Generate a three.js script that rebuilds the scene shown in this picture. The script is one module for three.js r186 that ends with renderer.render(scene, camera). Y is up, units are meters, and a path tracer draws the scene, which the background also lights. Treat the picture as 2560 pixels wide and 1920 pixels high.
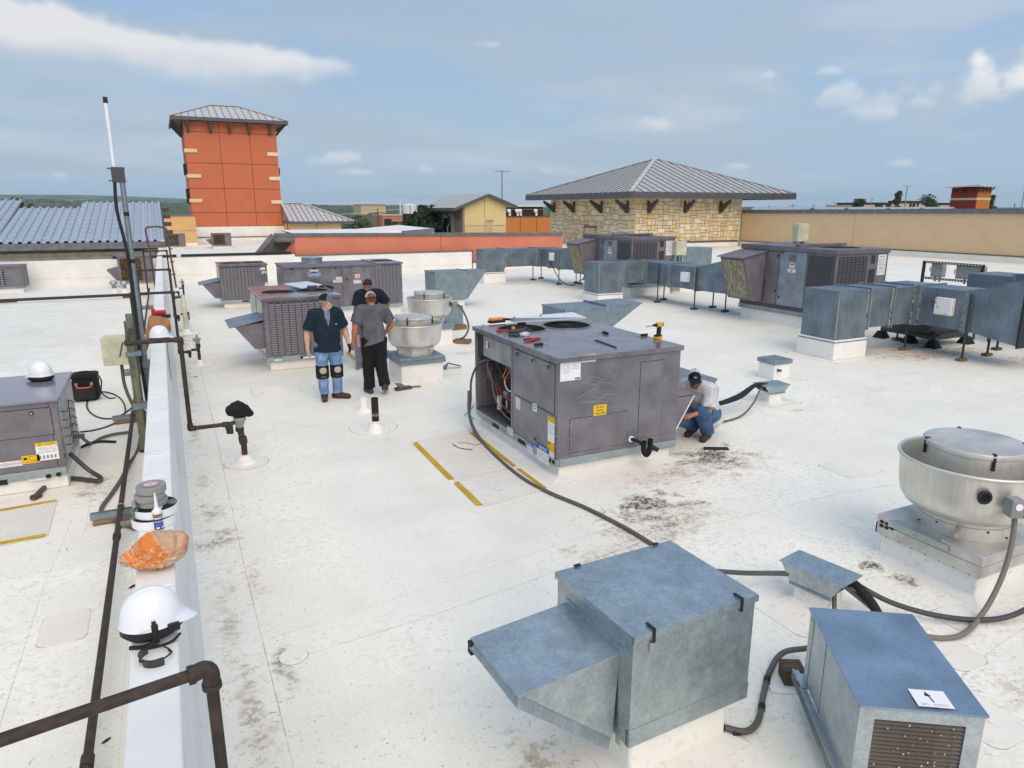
import * as THREE from 'three';
import { mergeGeometries, mergeVertices } from 'three/addons/utils/BufferGeometryUtils.js';
import { FontLoader } from 'three/addons/loaders/FontLoader.js';
import { TextGeometry } from 'three/addons/geometries/TextGeometry.js';
import { RoundedBoxGeometry } from 'three/addons/geometries/RoundedBoxGeometry.js';

const scene = new THREE.Scene();
const D2R = Math.PI / 180;
// ---------------------------------------------------------------- camera
const CAM = { x: 0, y: 3.1, z: 0, pitch: 14.0, yaw: 25.81, f: 1765.3 };
const camera = new THREE.PerspectiveCamera(2 * Math.atan(960 / CAM.f) / D2R, 4 / 3, 0.05, 9000);
camera.position.set(CAM.x, CAM.y, CAM.z);
camera.rotation.order = 'YXZ';
camera.rotation.set(-CAM.pitch * D2R, -CAM.yaw * D2R, 0);
const renderer = new THREE.WebGLRenderer({ antialias: true });
renderer.toneMapping = THREE.LinearToneMapping;
renderer.toneMappingExposure = 1.36;
renderer.shadowMap.enabled = true;

// ---------------------------------------------------------------- random numbers and noise
function rng(seed) { let a = seed >>> 0; return () => { a = (a + 0x6D2B79F5) | 0; let t = Math.imul(a ^ (a >>> 15), 1 | a); t = (t + Math.imul(t ^ (t >>> 7), 61 | t)) ^ t; return ((t ^ (t >>> 14)) >>> 0) / 4294967296; }; }
const hash2 = (x, y, s) => { let h = Math.imul(x | 0, 374761393) ^ Math.imul(y | 0, 668265263) ^ Math.imul(s | 0, 1274126177); h = Math.imul(h ^ (h >>> 13), 1274126177); return ((h ^ (h >>> 16)) >>> 0) / 4294967296; };
function vnoise(x, y, s = 0) {
const xi = Math.floor(x), yi = Math.floor(y); let fx = x - xi, fy = y - yi;
fx = fx * fx * (3 - 2 * fx); fy = fy * fy * (3 - 2 * fy);
const a = hash2(xi, yi, s), b = hash2(xi + 1, yi, s), c = hash2(xi, yi + 1, s), d = hash2(xi + 1, yi + 1, s);
return a + (b - a) * fx + (c - a) * fy + (a - b - c + d) * fx * fy;
}
function fbm(x, y, o = 4, s = 0) { let v = 0, a = .5, t = 0; for (let i = 0; i < o; i++) { v += a * vnoise(x, y, s + i * 17); t += a; a *= .5; x = x * 2.03 + 11.3; y = y * 2.03 + 5.7; } return v / t; }
const clamp = (v, a = 0, b = 1) => Math.min(b, Math.max(a, v));
const sm = (a, b, v) => { const t = clamp((v - a) / (b - a)); return t * t * (3 - 2 * t); };
const lerp = (a, b, t) => a + (b - a) * t;

// ---------------------------------------------------------------- photo measurements: a pixel of the photograph gives a direction; G, P, Q meet it with a level, a Z or an X plane
const _p = CAM.pitch * D2R, _y = CAM.yaw * D2R;
const FW = [Math.sin(_y) * Math.cos(_p), -Math.sin(_p), -Math.cos(_y) * Math.cos(_p)], RT = [Math.cos(_y), 0, Math.sin(_y)];
const UP = [RT[1] * FW[2] - RT[2] * FW[1], RT[2] * FW[0] - RT[0] * FW[2], RT[0] * FW[1] - RT[1] * FW[0]];
const ray = (px, py) => [0, 1, 2].map((i) => FW[i] + RT[i] * (px - 1280) / CAM.f - UP[i] * (py - 960) / CAM.f);
const G = ([px, py], h = 0) => { const d = ray(px, py), t = (h - CAM.y) / d[1]; return [d[0] * t, h, d[2] * t]; };
const P = ([px, py], Z) => { const d = ray(px, py), t = Z / d[2]; return [d[0] * t, CAM.y + d[1] * t, Z]; };
const Q = ([px, py], X) => { const d = ray(px, py), t = X / d[0]; return [X, CAM.y + d[1] * t, d[2] * t]; };
const cr = (ox, oy, w) => (x, y) => [ox + x * w / 2212, oy + y * w / 2212];
const g1 = cr(0, 200, 640), g2 = cr(0, 620, 640), g3 = cr(0, 1000, 640), g4 = cr(0, 1440, 640), cb = cr(500, 580, 640), cd = cr(640, 380, 640), ce = cr(1240, 360, 640), cR = cr(1800, 360, 760), ck = cr(1640, 820, 920);
const r1 = cr(2140, 640, 420), r2 = cr(380, 540, 380), r4 = cr(1300, 380, 560), r5 = cr(700, 440, 420), r7 = cr(1900, 440, 660), n4 = cr(1000, 560, 500), r6 = (x, y) => [400 + x * 360 / 1493, 240 + y * 360 / 1493];

// ---------------------------------------------------------------- sky: hazy blue with layered cloud, one float map
const SUN = new THREE.Vector3(-0.09, 0.62, 0.77).normalize();
{
const W = 2048, Hh = 1024, data = new Float32Array(W * Hh * 4);
const dirOf = (px, py) => { const d = ray(px, py), l = Math.hypot(...d); return [Math.atan2(d[0], -d[2]), Math.asin(d[1] / l)]; };
const puff = (u, v, cu, cv, ru, rv, s) => { const a = (u - cu) / ru, b = (v - cv) / rv; const n = fbm(u * 46 + s, v * 60, 5, s); return sm(.12, .62, (1.15 - Math.hypot(a, b < 0 ? b * 1.9 : b)) * .75 + (n - .5) * 1.25); };
const cum = [[2130, 190, 95, 55], [1830, 220, 120, 30], [1975, 225, 30, 18], [1655, 165, 18, 12], [1780, 157, 32, 10], [1400, 275, 46, 17], [918, 368, 20, 11], [700, 350, 85, 22], [1180, 370, 20, 9], [1890, 250, 60, 18], [760, 375, 60, 10], [1950, 355, 40, 10], [1590, 362, 22, 8], [125, 380, 16, 9], [1050, 98, 30, 9]].map(([x, y, rx, ry], i) => { const [u, v] = dirOf(x * 1.1573, y * 1.1573); return [u, v, rx * 1.1573 / 1765, ry * 1.1573 / 1765, 31 + i * 7]; });
const [bu0, bv0] = dirOf(-200, -40), [bu1, bv1] = dirOf(925, 158);
for (let j = 0; j < Hh; j++) {
const v = (j + .5) / Hh * Math.PI - Math.PI / 2;       // row 0 is straight down
for (let i = 0; i < W; i++) {
const u = ((i + .5) / W - .5) * 2 * Math.PI + Math.PI / 2;   // azimuth from -Z towards +X
let az = u; while (az > Math.PI) az -= 2 * Math.PI; while (az < -Math.PI) az += 2 * Math.PI;
const k = (j * W + i) * 4, el = Math.max(v, 0), E = el / D2R;
let c = [lerp(.285, .10, sm(2, 32, E)), lerp(.385, .265, sm(2, 32, E)), lerp(.49, .585, sm(2, 32, E))];
const hz = Math.exp(-E / 3.2); c = [lerp(c[0], .30, hz * .55), lerp(c[1], .41, hz * .55), lerp(c[2], .50, hz * .55)];
// clouds are laid out on a level sheet, so they stretch and thin towards the horizon
const s = 1 / (Math.sin(el) + .10), cx = Math.sin(az) * Math.cos(el) * s, cz = -Math.cos(az) * Math.cos(el) * s;
const warp = fbm(cx * 1.1 + 3, cz * 1.1 + 9, 3, 5) * 1.4;
const big = fbm(cx * .55 + warp + 1.7, cz * .8 - warp * .6 + 4.4, 5, 11), fine = fbm(cx * 2.2 + warp, cz * 2.9, 5, 23);
const streak = fbm(az * 3 + 7, E * .42 + warp * .5, 5, 77);
let cov = sm(.36, .66, big * .66 + fine * .20 + streak * .20);
const shade = sm(.35, .75, fbm(cx * .9 + 8, cz * 1.2 - 2, 4, 41));
// grey-blue cloud bases low down, white where the sheet is thin and towards the overhead sun
const grey = [.275, .342, .405], white = [.57, .58, .595];
const up = sm(32, 74, E), cl = [0, 1, 2].map((q) => lerp(lerp(grey[q], white[q], shade * .38 + streak * .22), white[q] * [1.86, 1.76, 1.62][q], up * .85));
cov = lerp(cov * .72 * (1 - .55 * sm(.62, .95, az) * sm(13, 19, E)), .45 + cov * .55, up);
c = c.map((q, n) => lerp(q, cl[n], cov * .9));
// the dark veil and the long lit cloud edge over the left of the view
const veil = sm(-.26, -.62, az) * sm(4, 10, E) * (1 - sm(26, 34, E)) * fbm(az * 5, E * .3, 4, 91); c = c.map((q, n) => lerp(q, [.235, .30, .365][n], veil * .7));
const t = clamp((az - bu0) / (bu1 - bu0), -.6, 1.2), line = lerp(bv0, bv1, t) + (fbm(az * 14, 3, 4, 55) - .5) * .022, dv = (line - el) ;
if (az < bu1 + .06 && az > -2.6) {
const w = lerp(.05, .022, clamp(t)) , end = 1 - sm(bu1 - .07, bu1 + .01, az + (fbm(az * 20, el * 30, 3, 8) - .5) * .1);
const edge = sm(-.006, .007, dv + (fbm(az * 60, el * 70, 3, 12) - .5) * .012) * (1 - sm(w * .35, w * 1.5, dv + (fbm(az * 9, el * 26, 4, 3) - .5) * .05));
c = c.map((q, n) => lerp(q, [.58, .58, .59][n], edge * end * .9 * sm(bu1, bu1 - .05, az)));
}
for (const [cu, cv, ru, rv, sd] of cum) if (Math.abs(az - cu) < ru * 2.6 && Math.abs(el - cv) < rv * 3) { const a = puff(az, el, cu, cv, ru, rv, sd), lit = sm(-.7, .9, (el - cv) / rv + (az - cu) / ru * .4); c = c.map((q, n) => lerp(q, lerp([.40, .45, .51][n], [.70, .68, .67][n], lit), a * (rv > .03 ? .85 : .38))); }
if (v < 0) { const d = sm(0, -.5, v); c = [lerp(c[0], .22, d), lerp(c[1], .23, d), lerp(c[2], .22, d)]; }
data[k] = c[0] * 1.05; data[k + 1] = c[1] * 1.05; data[k + 2] = c[2] * 1.05; data[k + 3] = 1;
}
}
const t = new THREE.DataTexture(data, W, Hh, THREE.RGBAFormat, THREE.FloatType);
t.mapping = THREE.EquirectangularReflectionMapping; t.magFilter = t.minFilter = THREE.LinearFilter; t.colorSpace = THREE.LinearSRGBColorSpace; t.needsUpdate = true;
scene.background = t; scene.environment = t; scene.backgroundIntensity = 1; scene.environmentIntensity = 1;
}
const sun = new THREE.DirectionalLight(0xffe9cf, 1.5);
sun.position.copy(SUN).multiplyScalar(60).add(new THREE.Vector3(8, 0, -14)); sun.target.position.set(8, 0, -14);
sun.castShadow = true; sun.shadow.radius = 95; sun.shadow.mapSize.set(4096, 4096);
Object.assign(sun.shadow.camera, { left: -45, right: 45, top: 45, bottom: -45, near: 1, far: 160 });
scene.add(sun, sun.target);
scene.fog = new THREE.FogExp2(new THREE.Color().setRGB(.33, .42, .50), 0.00009);

// ---------------------------------------------------------------- geometry helpers
function boxUV(g) {           // uv in metres, projected along the face's main axis
const p = g.attributes.position, n = g.attributes.normal, uv = new Float32Array(p.count * 2);
for (let i = 0; i < p.count; i++) {
const ax = Math.abs(n.getX(i)), ay = Math.abs(n.getY(i)), az = Math.abs(n.getZ(i));
if (ay >= ax && ay >= az) { uv[2 * i] = p.getX(i); uv[2 * i + 1] = p.getZ(i); } else if (ax >= az) { uv[2 * i] = p.getZ(i); uv[2 * i + 1] = p.getY(i); } else { uv[2 * i] = p.getX(i); uv[2 * i + 1] = p.getY(i); }
}
g.setAttribute('uv', new THREE.BufferAttribute(uv, 2)); return g;
}
function fin(g) { if (g.index) g = g.toNonIndexed(); if (!g.attributes.normal) g.computeVertexNormals(); for (const k of Object.keys(g.attributes)) if (!['position', 'normal', 'uv'].includes(k)) g.deleteAttribute(k); g.clearGroups?.(); return boxUV(g); }
const bx = (x0, x1, y0, y1, z0, z1) => fin(new THREE.BoxGeometry(Math.abs(x1 - x0), Math.abs(y1 - y0), Math.abs(z1 - z0)).translate((x0 + x1) / 2, (y0 + y1) / 2, (z0 + z1) / 2));
const rb = (x0, x1, y0, y1, z0, z1, r = .01, s = 2) => fin(new RoundedBoxGeometry(Math.abs(x1 - x0), Math.abs(y1 - y0), Math.abs(z1 - z0), s, Math.min(r, Math.abs(x1 - x0) / 2.02, Math.abs(y1 - y0) / 2.02, Math.abs(z1 - z0) / 2.02)).translate((x0 + x1) / 2, (y0 + y1) / 2, (z0 + z1) / 2));
const V = (a) => a.isVector3 ? a : new THREE.Vector3(...a);
function cyl(p0, p1, r0, r1 = r0, seg = 12, open = false) {
const a = V(p0), b = V(p1), d = b.clone().sub(a), L = d.length(), g = new THREE.CylinderGeometry(r1, r0, L, seg, 1, open);
g.applyQuaternion(new THREE.Quaternion().setFromUnitVectors(new THREE.Vector3(0, 1, 0), d.normalize())); g.translate((a.x + b.x) / 2, (a.y + b.y) / 2, (a.z + b.z) / 2); return fin(g);
}
function bar(p0, p1, w, h) {  // square bar between two points
const a = V(p0), b = V(p1), d = b.clone().sub(a), L = d.length(), g = new THREE.BoxGeometry(w, h, L);
const m = new THREE.Matrix4().lookAt(a, b, Math.abs(d.y) > .98 * L ? new THREE.Vector3(1, 0, 0) : new THREE.Vector3(0, 1, 0)); g.applyMatrix4(m); g.translate((a.x + b.x) / 2, (a.y + b.y) / 2, (a.z + b.z) / 2); return fin(g);
}
function tube(pts, r, seg = 10, tens = .5, n) { const c = new THREE.CatmullRomCurve3(pts.map(V), false, 'catmullrom', tens); return fin(new THREE.TubeGeometry(c, n || Math.max(8, pts.length * 8), r, seg, false)); }
function pipe(pts, r, seg = 10) {  // straight runs with fittings at the corners
const out = []; for (let i = 0; i + 1 < pts.length; i++) out.push(cyl(pts[i], pts[i + 1], r, r, seg)); for (let i = 1; i + 1 < pts.length; i++) { out.push(fin(new THREE.SphereGeometry(r * 1.32, 12, 8).translate(...V(pts[i]).toArray()))); for (const j of [i - 1, i + 1]) { const a = V(pts[i]), d = V(pts[j]).sub(a).normalize(); out.push(cyl(a, a.clone().addScaledVector(d, r * 2.4), r * 1.32, r * 1.32, seg)); } } return out;
}
const lathe = (pr, seg = 40, x = 0, y = 0, z = 0) => fin(new THREE.LatheGeometry(pr.map(([a, b]) => new THREE.Vector2(a, b)), seg).translate(x, y, z));
function ext(poly, axis, a, b, bevel = 0) {   // polygon pulled along an axis: x -> (z,y), z -> (x,y), y -> (x,z)
const s = new THREE.Shape(poly.map(([u, v]) => new THREE.Vector2(u, v))), lo = Math.min(a, b), hi = Math.max(a, b);
const g = new THREE.ExtrudeGeometry(s, { depth: hi - lo - 2 * bevel, bevelEnabled: bevel > 0, bevelSize: bevel, bevelThickness: bevel, bevelOffset: -bevel, bevelSegments: 1 });
g.translate(0, 0, lo + bevel);
if (axis === 'x') g.applyMatrix4(new THREE.Matrix4().set(0, 0, 1, 0, 0, 1, 0, 0, 1, 0, 0, 0, 0, 0, 0, 1));
if (axis === 'y') g.applyMatrix4(new THREE.Matrix4().set(1, 0, 0, 0, 0, 0, 1, 0, 0, 1, 0, 0, 0, 0, 0, 1));
if (axis !== 'z') { const p = g.attributes.position.array, n = g.toNonIndexed ? g : g; for (let i = 0; i + 8 < p.length; i += 9) for (let q = 0; q < 3; q++) { const t = p[i + 3 + q]; p[i + 3 + q] = p[i + 6 + q]; p[i + 6 + q] = t; } n.computeVertexNormals(); }
return fin(g);
}
function hexa(b, t) {         // solid with a four-cornered bottom b and top t (same turn), flat faces
const v = [...b, ...t], F = [[3, 2, 1, 0], [4, 5, 6, 7], [0, 1, 5, 4], [1, 2, 6, 5], [2, 3, 7, 6], [3, 0, 4, 7]], pos = [];
let c = [0, 0, 0]; v.forEach((q) => q.forEach((w, i) => c[i] += w / 8));
for (const f of F) for (const tri of [[0, 1, 2], [0, 2, 3]]) {
const [A, B, C] = tri.map((k) => v[f[k]]); const n = V(B).sub(V(A)).cross(V(C).sub(V(A))); const out = n.dot(V(A).sub(V(c))) > 0;
pos.push(...A, ...(out ? B : C), ...(out ? C : B));
}
const g = new THREE.BufferGeometry(); g.setAttribute('position', new THREE.Float32BufferAttribute(pos, 3)); g.computeVertexNormals(); return fin(g);
}
const slab = (quad, th, nrm) => hexa(quad, quad.map((q) => q.map((w, i) => w + nrm[i] * th)));
const merge = (g) => Array.isArray(g) ? (g.length > 1 ? mergeGeometries(g.map((q) => q.index ? q.toNonIndexed() : q)) : g[0]) : g;
// ---------------------------------------------------------------- object helpers
const taken = {};
function numbered(n) { const k = taken[n] || 0; taken[n] = k + 1; return k ? n + '_' + String(k).padStart(3, '0') : n; }
const shadow = (o) => { o.traverse((q) => { if (q.isMesh) q.castShadow = q.receiveShadow = true; }); return o; };
function thing(name, label, category, pos = [0, 0, 0], o = {}) {
const g = new THREE.Group(); g.name = numbered(name); g.position.set(...pos); if (o.ry) g.rotation.y = o.ry; g.userData = { label, category }; if (o.group) g.userData.group = o.group; scene.add(g); return g;
}
function part(name, geo, mat, parent, label) { const m = new THREE.Mesh(merge(geo), mat); m.name = name; if (label) m.userData.label = label; m.castShadow = m.receiveShadow = true; parent.add(m); return m; }
function single(name, label, category, geo, mat, o = {}) { const m = new THREE.Mesh(merge(geo), mat); m.name = numbered(name); m.userData = { label, category }; if (o.group) m.userData.group = o.group; if (o.kind) m.userData.kind = o.kind; m.castShadow = m.receiveShadow = true; if (o.pos) m.position.set(...o.pos); if (o.ry) m.rotation.y = o.ry; scene.add(m); return m; }
function struct(name, geo, mat) { const m = new THREE.Mesh(merge(geo), mat); m.name = numbered(name); m.userData = { kind: 'structure' }; m.castShadow = m.receiveShadow = true; scene.add(m); return m; }
function copyOf(root, pos, label, ry = 0) { const r = root.clone(); r.name = numbered(root.name.replace(/_\d\d\d$/, '')); r.userData = { ...root.userData }; if (label) r.userData.label = label; r.position.set(...pos); r.rotation.y = ry; scene.add(r); return r; }
// ---------------------------------------------------------------- textures
function tex(w, h, fn, o = {}) {   // fn(x, y) in 0..1 -> [r,g,b] linear-ish sRGB 0..1 or one number
const d = new Uint8Array(w * h * 4); for (let j = 0; j < h; j++) for (let i = 0; i < w; i++) { const c = fn((i + .5) / w, (j + .5) / h), k = (j * w + i) * 4; for (let q = 0; q < 3; q++) d[k + q] = 255 * clamp(c.length ? c[q] : c); d[k + 3] = 255; }
const t = new THREE.DataTexture(d, w, h); t.wrapS = t.wrapT = THREE.RepeatWrapping; t.magFilter = THREE.LinearFilter; t.minFilter = THREE.LinearMipmapLinearFilter; t.generateMipmaps = true; if (!o.data) t.colorSpace = THREE.SRGBColorSpace; if (o.rep) t.repeat.set(...o.rep); t.needsUpdate = true; return t;
}
const wrapN = (x, y, f, o, s) => { // tileable fbm on the unit square
let v = 0, a = .5, t = 0; for (let i = 0; i < o; i++) { const n = f << i, X = x * n, Y = y * n, xi = Math.floor(X), yi = Math.floor(Y); let fx = X - xi, fy = Y - yi; fx = fx * fx * (3 - 2 * fx); fy = fy * fy * (3 - 2 * fy); const h = (p, q) => hash2(((p % n) + n) % n, ((q % n) + n) % n, s + i * 13); const A = h(xi, yi), B = h(xi + 1, yi), C = h(xi, yi + 1), D = h(xi + 1, yi + 1); v += a * (A + (B - A) * fx + (C - A) * fy + (A - B - C + D) * fx * fy); t += a; a *= .5; } return v / t; };
function canvas(w, h, draw) { const c = document.createElement('canvas'); c.width = w; c.height = h; draw(c.getContext('2d'), w, h); const t = new THREE.CanvasTexture(c); t.colorSpace = THREE.SRGBColorSpace; t.anisotropy = 8; return t; }
const mat = (color, o = {}) => new THREE.MeshStandardMaterial({ color, roughness: .7, metalness: 0, ...o });
const sc = (r, g, b) => new THREE.Color().setRGB(r / 255, g / 255, b / 255, THREE.SRGBColorSpace);
// a flat printed sticker facing +x, -x, +y or +z, centred at pos
function sticker(name, parent, pos, face, w, h, draw, o = {}) {
const k = o.res || 900, t = canvas(Math.max(32, Math.round(w * k)), Math.max(32, Math.round(h * k)), draw), m = new THREE.MeshStandardMaterial({ map: t, roughness: o.rough ?? .55 });
const g = new THREE.BoxGeometry(w, h, .0016); if (face === '-x') g.rotateY(-Math.PI / 2); if (face === '+x') g.rotateY(Math.PI / 2); if (face === '+y') g.rotateX(-Math.PI / 2); if (o.turn) { if (face === '+y') g.rotateY(o.turn); }
g.translate(...pos); const q = new THREE.Mesh(g, m); q.name = name; q.castShadow = q.receiveShadow = true; if (o.label) q.userData.label = o.label; parent.add(q); return q;
}
// ================================================================ materials
const spangle = tex(512, 512, (x, y) => { const n = wrapN(x, y, 8, 5, 3), m = wrapN(x, y, 48, 2, 9); const v = .88 + (n - .5) * .17 + (m - .5) * .12; return [v * .985, v, v * 1.012]; });
spangle.repeat.set(1.4, 1.4);
const spangleR = tex(256, 256, (x, y) => .44 + (wrapN(x, y, 12, 4, 21) - .5) * .3, { data: true }); spangleR.repeat.set(1.7, 1.7);
const weather = tex(512, 512, (x, y) => { const st = wrapN(x, y * .12, 64, 3, 5), n = wrapN(x, y, 4, 5, 31), s = wrapN(x, y, 64, 2, 8); const v = .82 + (st - .5) * .17 + (n - .5) * .24 + (s - .5) * .08; return [v * .97, v, v * 1.03]; });
weather.repeat.set(.9, .9);
const brushed = tex(512, 512, (x, y) => { const st = wrapN(x, y * .03, 64, 3, 15), n = wrapN(x, y, 5, 5, 71); const v = .92 + (st - .5) * .08 + (n - .5) * .13; return [v, v * .995, v * .975]; });
const dust = tex(512, 512, (x, y) => { const n = wrapN(x, y, 6, 6, 51), s = wrapN(x, y, 90, 1, 61); const v = .90 + (n - .5) * .26 - (s > .86 ? .1 : 0); return [v, v * .99, v * .975]; });
const dustR = tex(256, 256, (x, y) => .5 + (wrapN(x, y, 8, 5, 81) - .5) * .7, { data: true });
const stuccoB = tex(256, 256, (x, y) => wrapN(x, y, 24, 4, 91), { data: true }); stuccoB.repeat.set(1.5, 1.5);
const mott = tex(256, 256, (x, y) => { const n = wrapN(x, y, 4, 6, 17); const v = .96 + (n - .5) * .07; return [v, v, v]; }); mott.repeat.set(.35, .35);
const membT = tex(512, 512, (x, y) => { const n = wrapN(x, y, 4, 6, 117), m = wrapN(x, y, 40, 3, 119); let v = .955 + (n - .5) * .10 - sm(.62, .8, m) * .08 * sm(.4, .7, n); return [v, v * .992, v * .972]; }); membT.repeat.set(.5, .5);
const rustT = tex(512, 512, (x, y) => { const n = wrapN(x, y, 10, 5, 217), m = wrapN(x, y, 4, 4, 219); const k = sm(.42, .66, n * .6 + m * .4); return [lerp(.215, .30, k), lerp(.19, .235, k), lerp(.175, .20, k)]; }); rustT.repeat.set(4, 4);
const M = {
galv: mat(sc(198, 208, 208), { metalness: .82, roughness: 1, map: spangle, roughnessMap: spangleR, bumpMap: spangleR, bumpScale: .0005 }),
galvDull: mat(sc(158, 172, 178), { metalness: .62, roughness: 1, map: spangle, roughnessMap: dustR, bumpMap: spangleR, bumpScale: .0005 }),
duct: mat(sc(148, 160, 167), { metalness: .5, roughness: .55, map: weather }),
ductTape: mat(sc(168, 168, 164), { roughness: .85, map: dust }),
alum: mat(sc(236, 234, 228), { metalness: .55, roughness: .36, map: brushed }),
alumDull: mat(sc(222, 221, 217), { metalness: .45, roughness: .5, map: dust }),
rtu: mat(sc(128, 127, 135), { roughness: .34, map: dust, roughnessMap: dustR, metalness: .0 }),
rtuOld: mat(sc(124, 121, 128), { roughness: .6, map: dust }),
rtuDoor: mat(sc(142, 156, 168), { roughness: .55, map: dust }),
panelGap: mat(sc(30, 30, 33), { roughness: .9 }),
coil: mat(sc(62, 61, 64), { roughness: .75, metalness: .2 }),
coilRust: mat(sc(168, 146, 112), { roughness: .9, map: tex(256, 256, (x, y) => { const n = wrapN(x, y, 40, 3, 7); const k = sm(.45, .62, n); return [lerp(.25, .66, k), lerp(.23, .58, k), lerp(.2, .42, k)]; }) }),
louver: mat(sc(116, 115, 121), { roughness: .5, metalness: .1 }),
black: mat(sc(26, 26, 28), { roughness: .6 }), blackSoft: mat(sc(22, 22, 26), { roughness: .95 }), rubber: mat(sc(30, 30, 31), { roughness: .8 }),
memb: mat(sc(241, 240, 235), { roughness: .62, map: membT }),
membClean: mat(sc(247, 247, 245), { roughness: .55, map: membT }),
steel: mat(sc(190, 192, 194), { metalness: .9, roughness: .35 }), screw: mat(sc(178, 180, 184), { metalness: .8, roughness: .4 }),
pipeRust: mat(sc(255, 255, 255), { roughness: .72, map: rustT, metalness: .15 }),
pipeGalv: mat(sc(160, 170, 172), { metalness: .7, roughness: .5, map: spangle }),
conduit: mat(sc(104, 101, 97), { roughness: .6, map: dust }), conduitDark: mat(sc(70, 69, 72), { roughness: .55 }), conduitTan: mat(sc(122, 114, 104), { roughness: .6 }), cable: mat(sc(24, 24, 25), { roughness: .5 }),
wood: mat(sc(160, 138, 112), { roughness: .9, map: tex(256, 256, (x, y) => { const n = wrapN(x * .12, y, 32, 4, 37); const v = .55 + n * .5; return [v, v * .96, v * .9]; }) }),
woodGrey: mat(sc(142, 146, 132), { roughness: .92, map: tex(256, 256, (x, y) => { const n = wrapN(x, y * .08, 32, 4, 47), m = wrapN(x, y, 8, 4, 49); const v = .6 + n * .35 + (m - .5) * .3; return [v, v, v * .93]; }) }),
cream: mat(sc(224, 226, 196), { roughness: .6, map: dust }), boxGrey: mat(sc(158, 162, 164), { roughness: .5, map: dust }), white: mat(sc(236, 237, 238), { roughness: .45 }), hat: new THREE.MeshPhysicalMaterial({ color: sc(240, 243, 246), roughness: .32, clearcoat: .4, clearcoatRoughness: .25 }),
yellow: mat(sc(214, 178, 34), { roughness: .75, map: dust }), orange: mat(sc(232, 140, 30), { roughness: .5 }), red: mat(sc(190, 40, 32), { roughness: .45 }), green: mat(sc(30, 84, 56), { roughness: .5 }), blue: mat(sc(40, 70, 150), { roughness: .5 }), copper: mat(sc(184, 110, 70), { metalness: .8, roughness: .35 }),
redWall: mat(sc(216, 132, 104), { roughness: .92, map: mott, bumpMap: stuccoB, bumpScale: .004 }), tower: mat(sc(206, 118, 82), { roughness: .92, map: mott, bumpMap: stuccoB, bumpScale: .004 }), towerGap: mat(sc(142, 76, 52), { roughness: .95 }),
tan: mat(sc(222, 192, 152), { roughness: .92, map: mott, bumpMap: stuccoB, bumpScale: .004 }), peach: mat(sc(226, 180, 124), { roughness: .92, map: mott }), sand: mat(sc(218, 192, 152), { roughness: .92, map: mott }), taupe: mat(sc(164, 142, 122), { roughness: .92, map: mott }), cornYellow: mat(sc(238, 214, 156), { roughness: .92, map: mott }), orangeWall: mat(sc(212, 132, 66), { roughness: .92, map: mott }), pinkWall: mat(sc(205, 140, 112), { roughness: .92, map: mott }), brick: mat(sc(168, 70, 44), { roughness: .92, map: mott }), jointTan: mat(sc(118, 98, 76), { roughness: .95 }),
coping: mat(sc(126, 129, 133), { roughness: .5, metalness: .3, map: dust }), copingDark: mat(sc(104, 106, 110), { roughness: .5, metalness: .3, map: dust }), bracket: mat(sc(78, 76, 74), { roughness: .7 }), soffit: mat(sc(126, 120, 112), { roughness: .85 }),
seamRoof: mat(sc(220, 220, 217), { roughness: .5, metalness: .15, map: dust }), seamRoofDark: mat(sc(200, 201, 200), { roughness: .5, metalness: .15, map: dust }), seam: mat(sc(96, 99, 102), { roughness: .5, metalness: .3 }),
corr: mat(sc(204, 214, 224), { roughness: .42, metalness: .45, map: dust }), concrete: mat(sc(142, 136, 122), { roughness: .9, map: dust }), darkBrown: mat(sc(52, 44, 38), { roughness: .9 }),
grout: mat(sc(160, 144, 116), { roughness: .95 }),
};
M.stone = [[236, 218, 180], [232, 210, 168], [240, 224, 190], [226, 208, 172], [228, 196, 142], [234, 212, 168], [218, 198, 162], [242, 228, 198]].map(([r, g, b], i) => mat(sc(r, g, b), { roughness: .9, map: mott, bumpMap: stuccoB, bumpScale: .012 }));
M.filter = mat(sc(196, 192, 180), { roughness: .9, metalness: .2, map: tex(256, 256, (x, y) => { const n = wrapN(x, y * .25, 64, 2, 7), k = sm(.3, .75, n); return [lerp(.62, .86, k), lerp(.61, .85, k), lerp(.55, .78, k)]; }) }); M.filter.map.repeat.set(.7, .7);
M.whiteRust = mat(sc(255, 255, 255), { roughness: .6, map: tex(256, 256, (x, y) => { const n = wrapN(x, y, 10, 4, 3), k = sm(.63, .8, n); return [lerp(.9, .62, k), lerp(.9, .38, k), lerp(.88, .18, k)]; }) }); M.whiteRust.map.repeat.set(1.3, 1.3);
M.standGrey = mat(sc(66, 72, 72), { roughness: .6 }); M.galvPale = mat(sc(206, 214, 214), { metalness: .55, roughness: .42, map: spangle }); M.galvBlue = mat(sc(150, 172, 194), { metalness: .5, roughness: .36, map: dust }); M.louverDark = mat(sc(112, 106, 98), { roughness: .6, metalness: .3, map: dust }); M.woodDark = mat(sc(112, 94, 76), { roughness: .9, map: M.wood.map });
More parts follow.
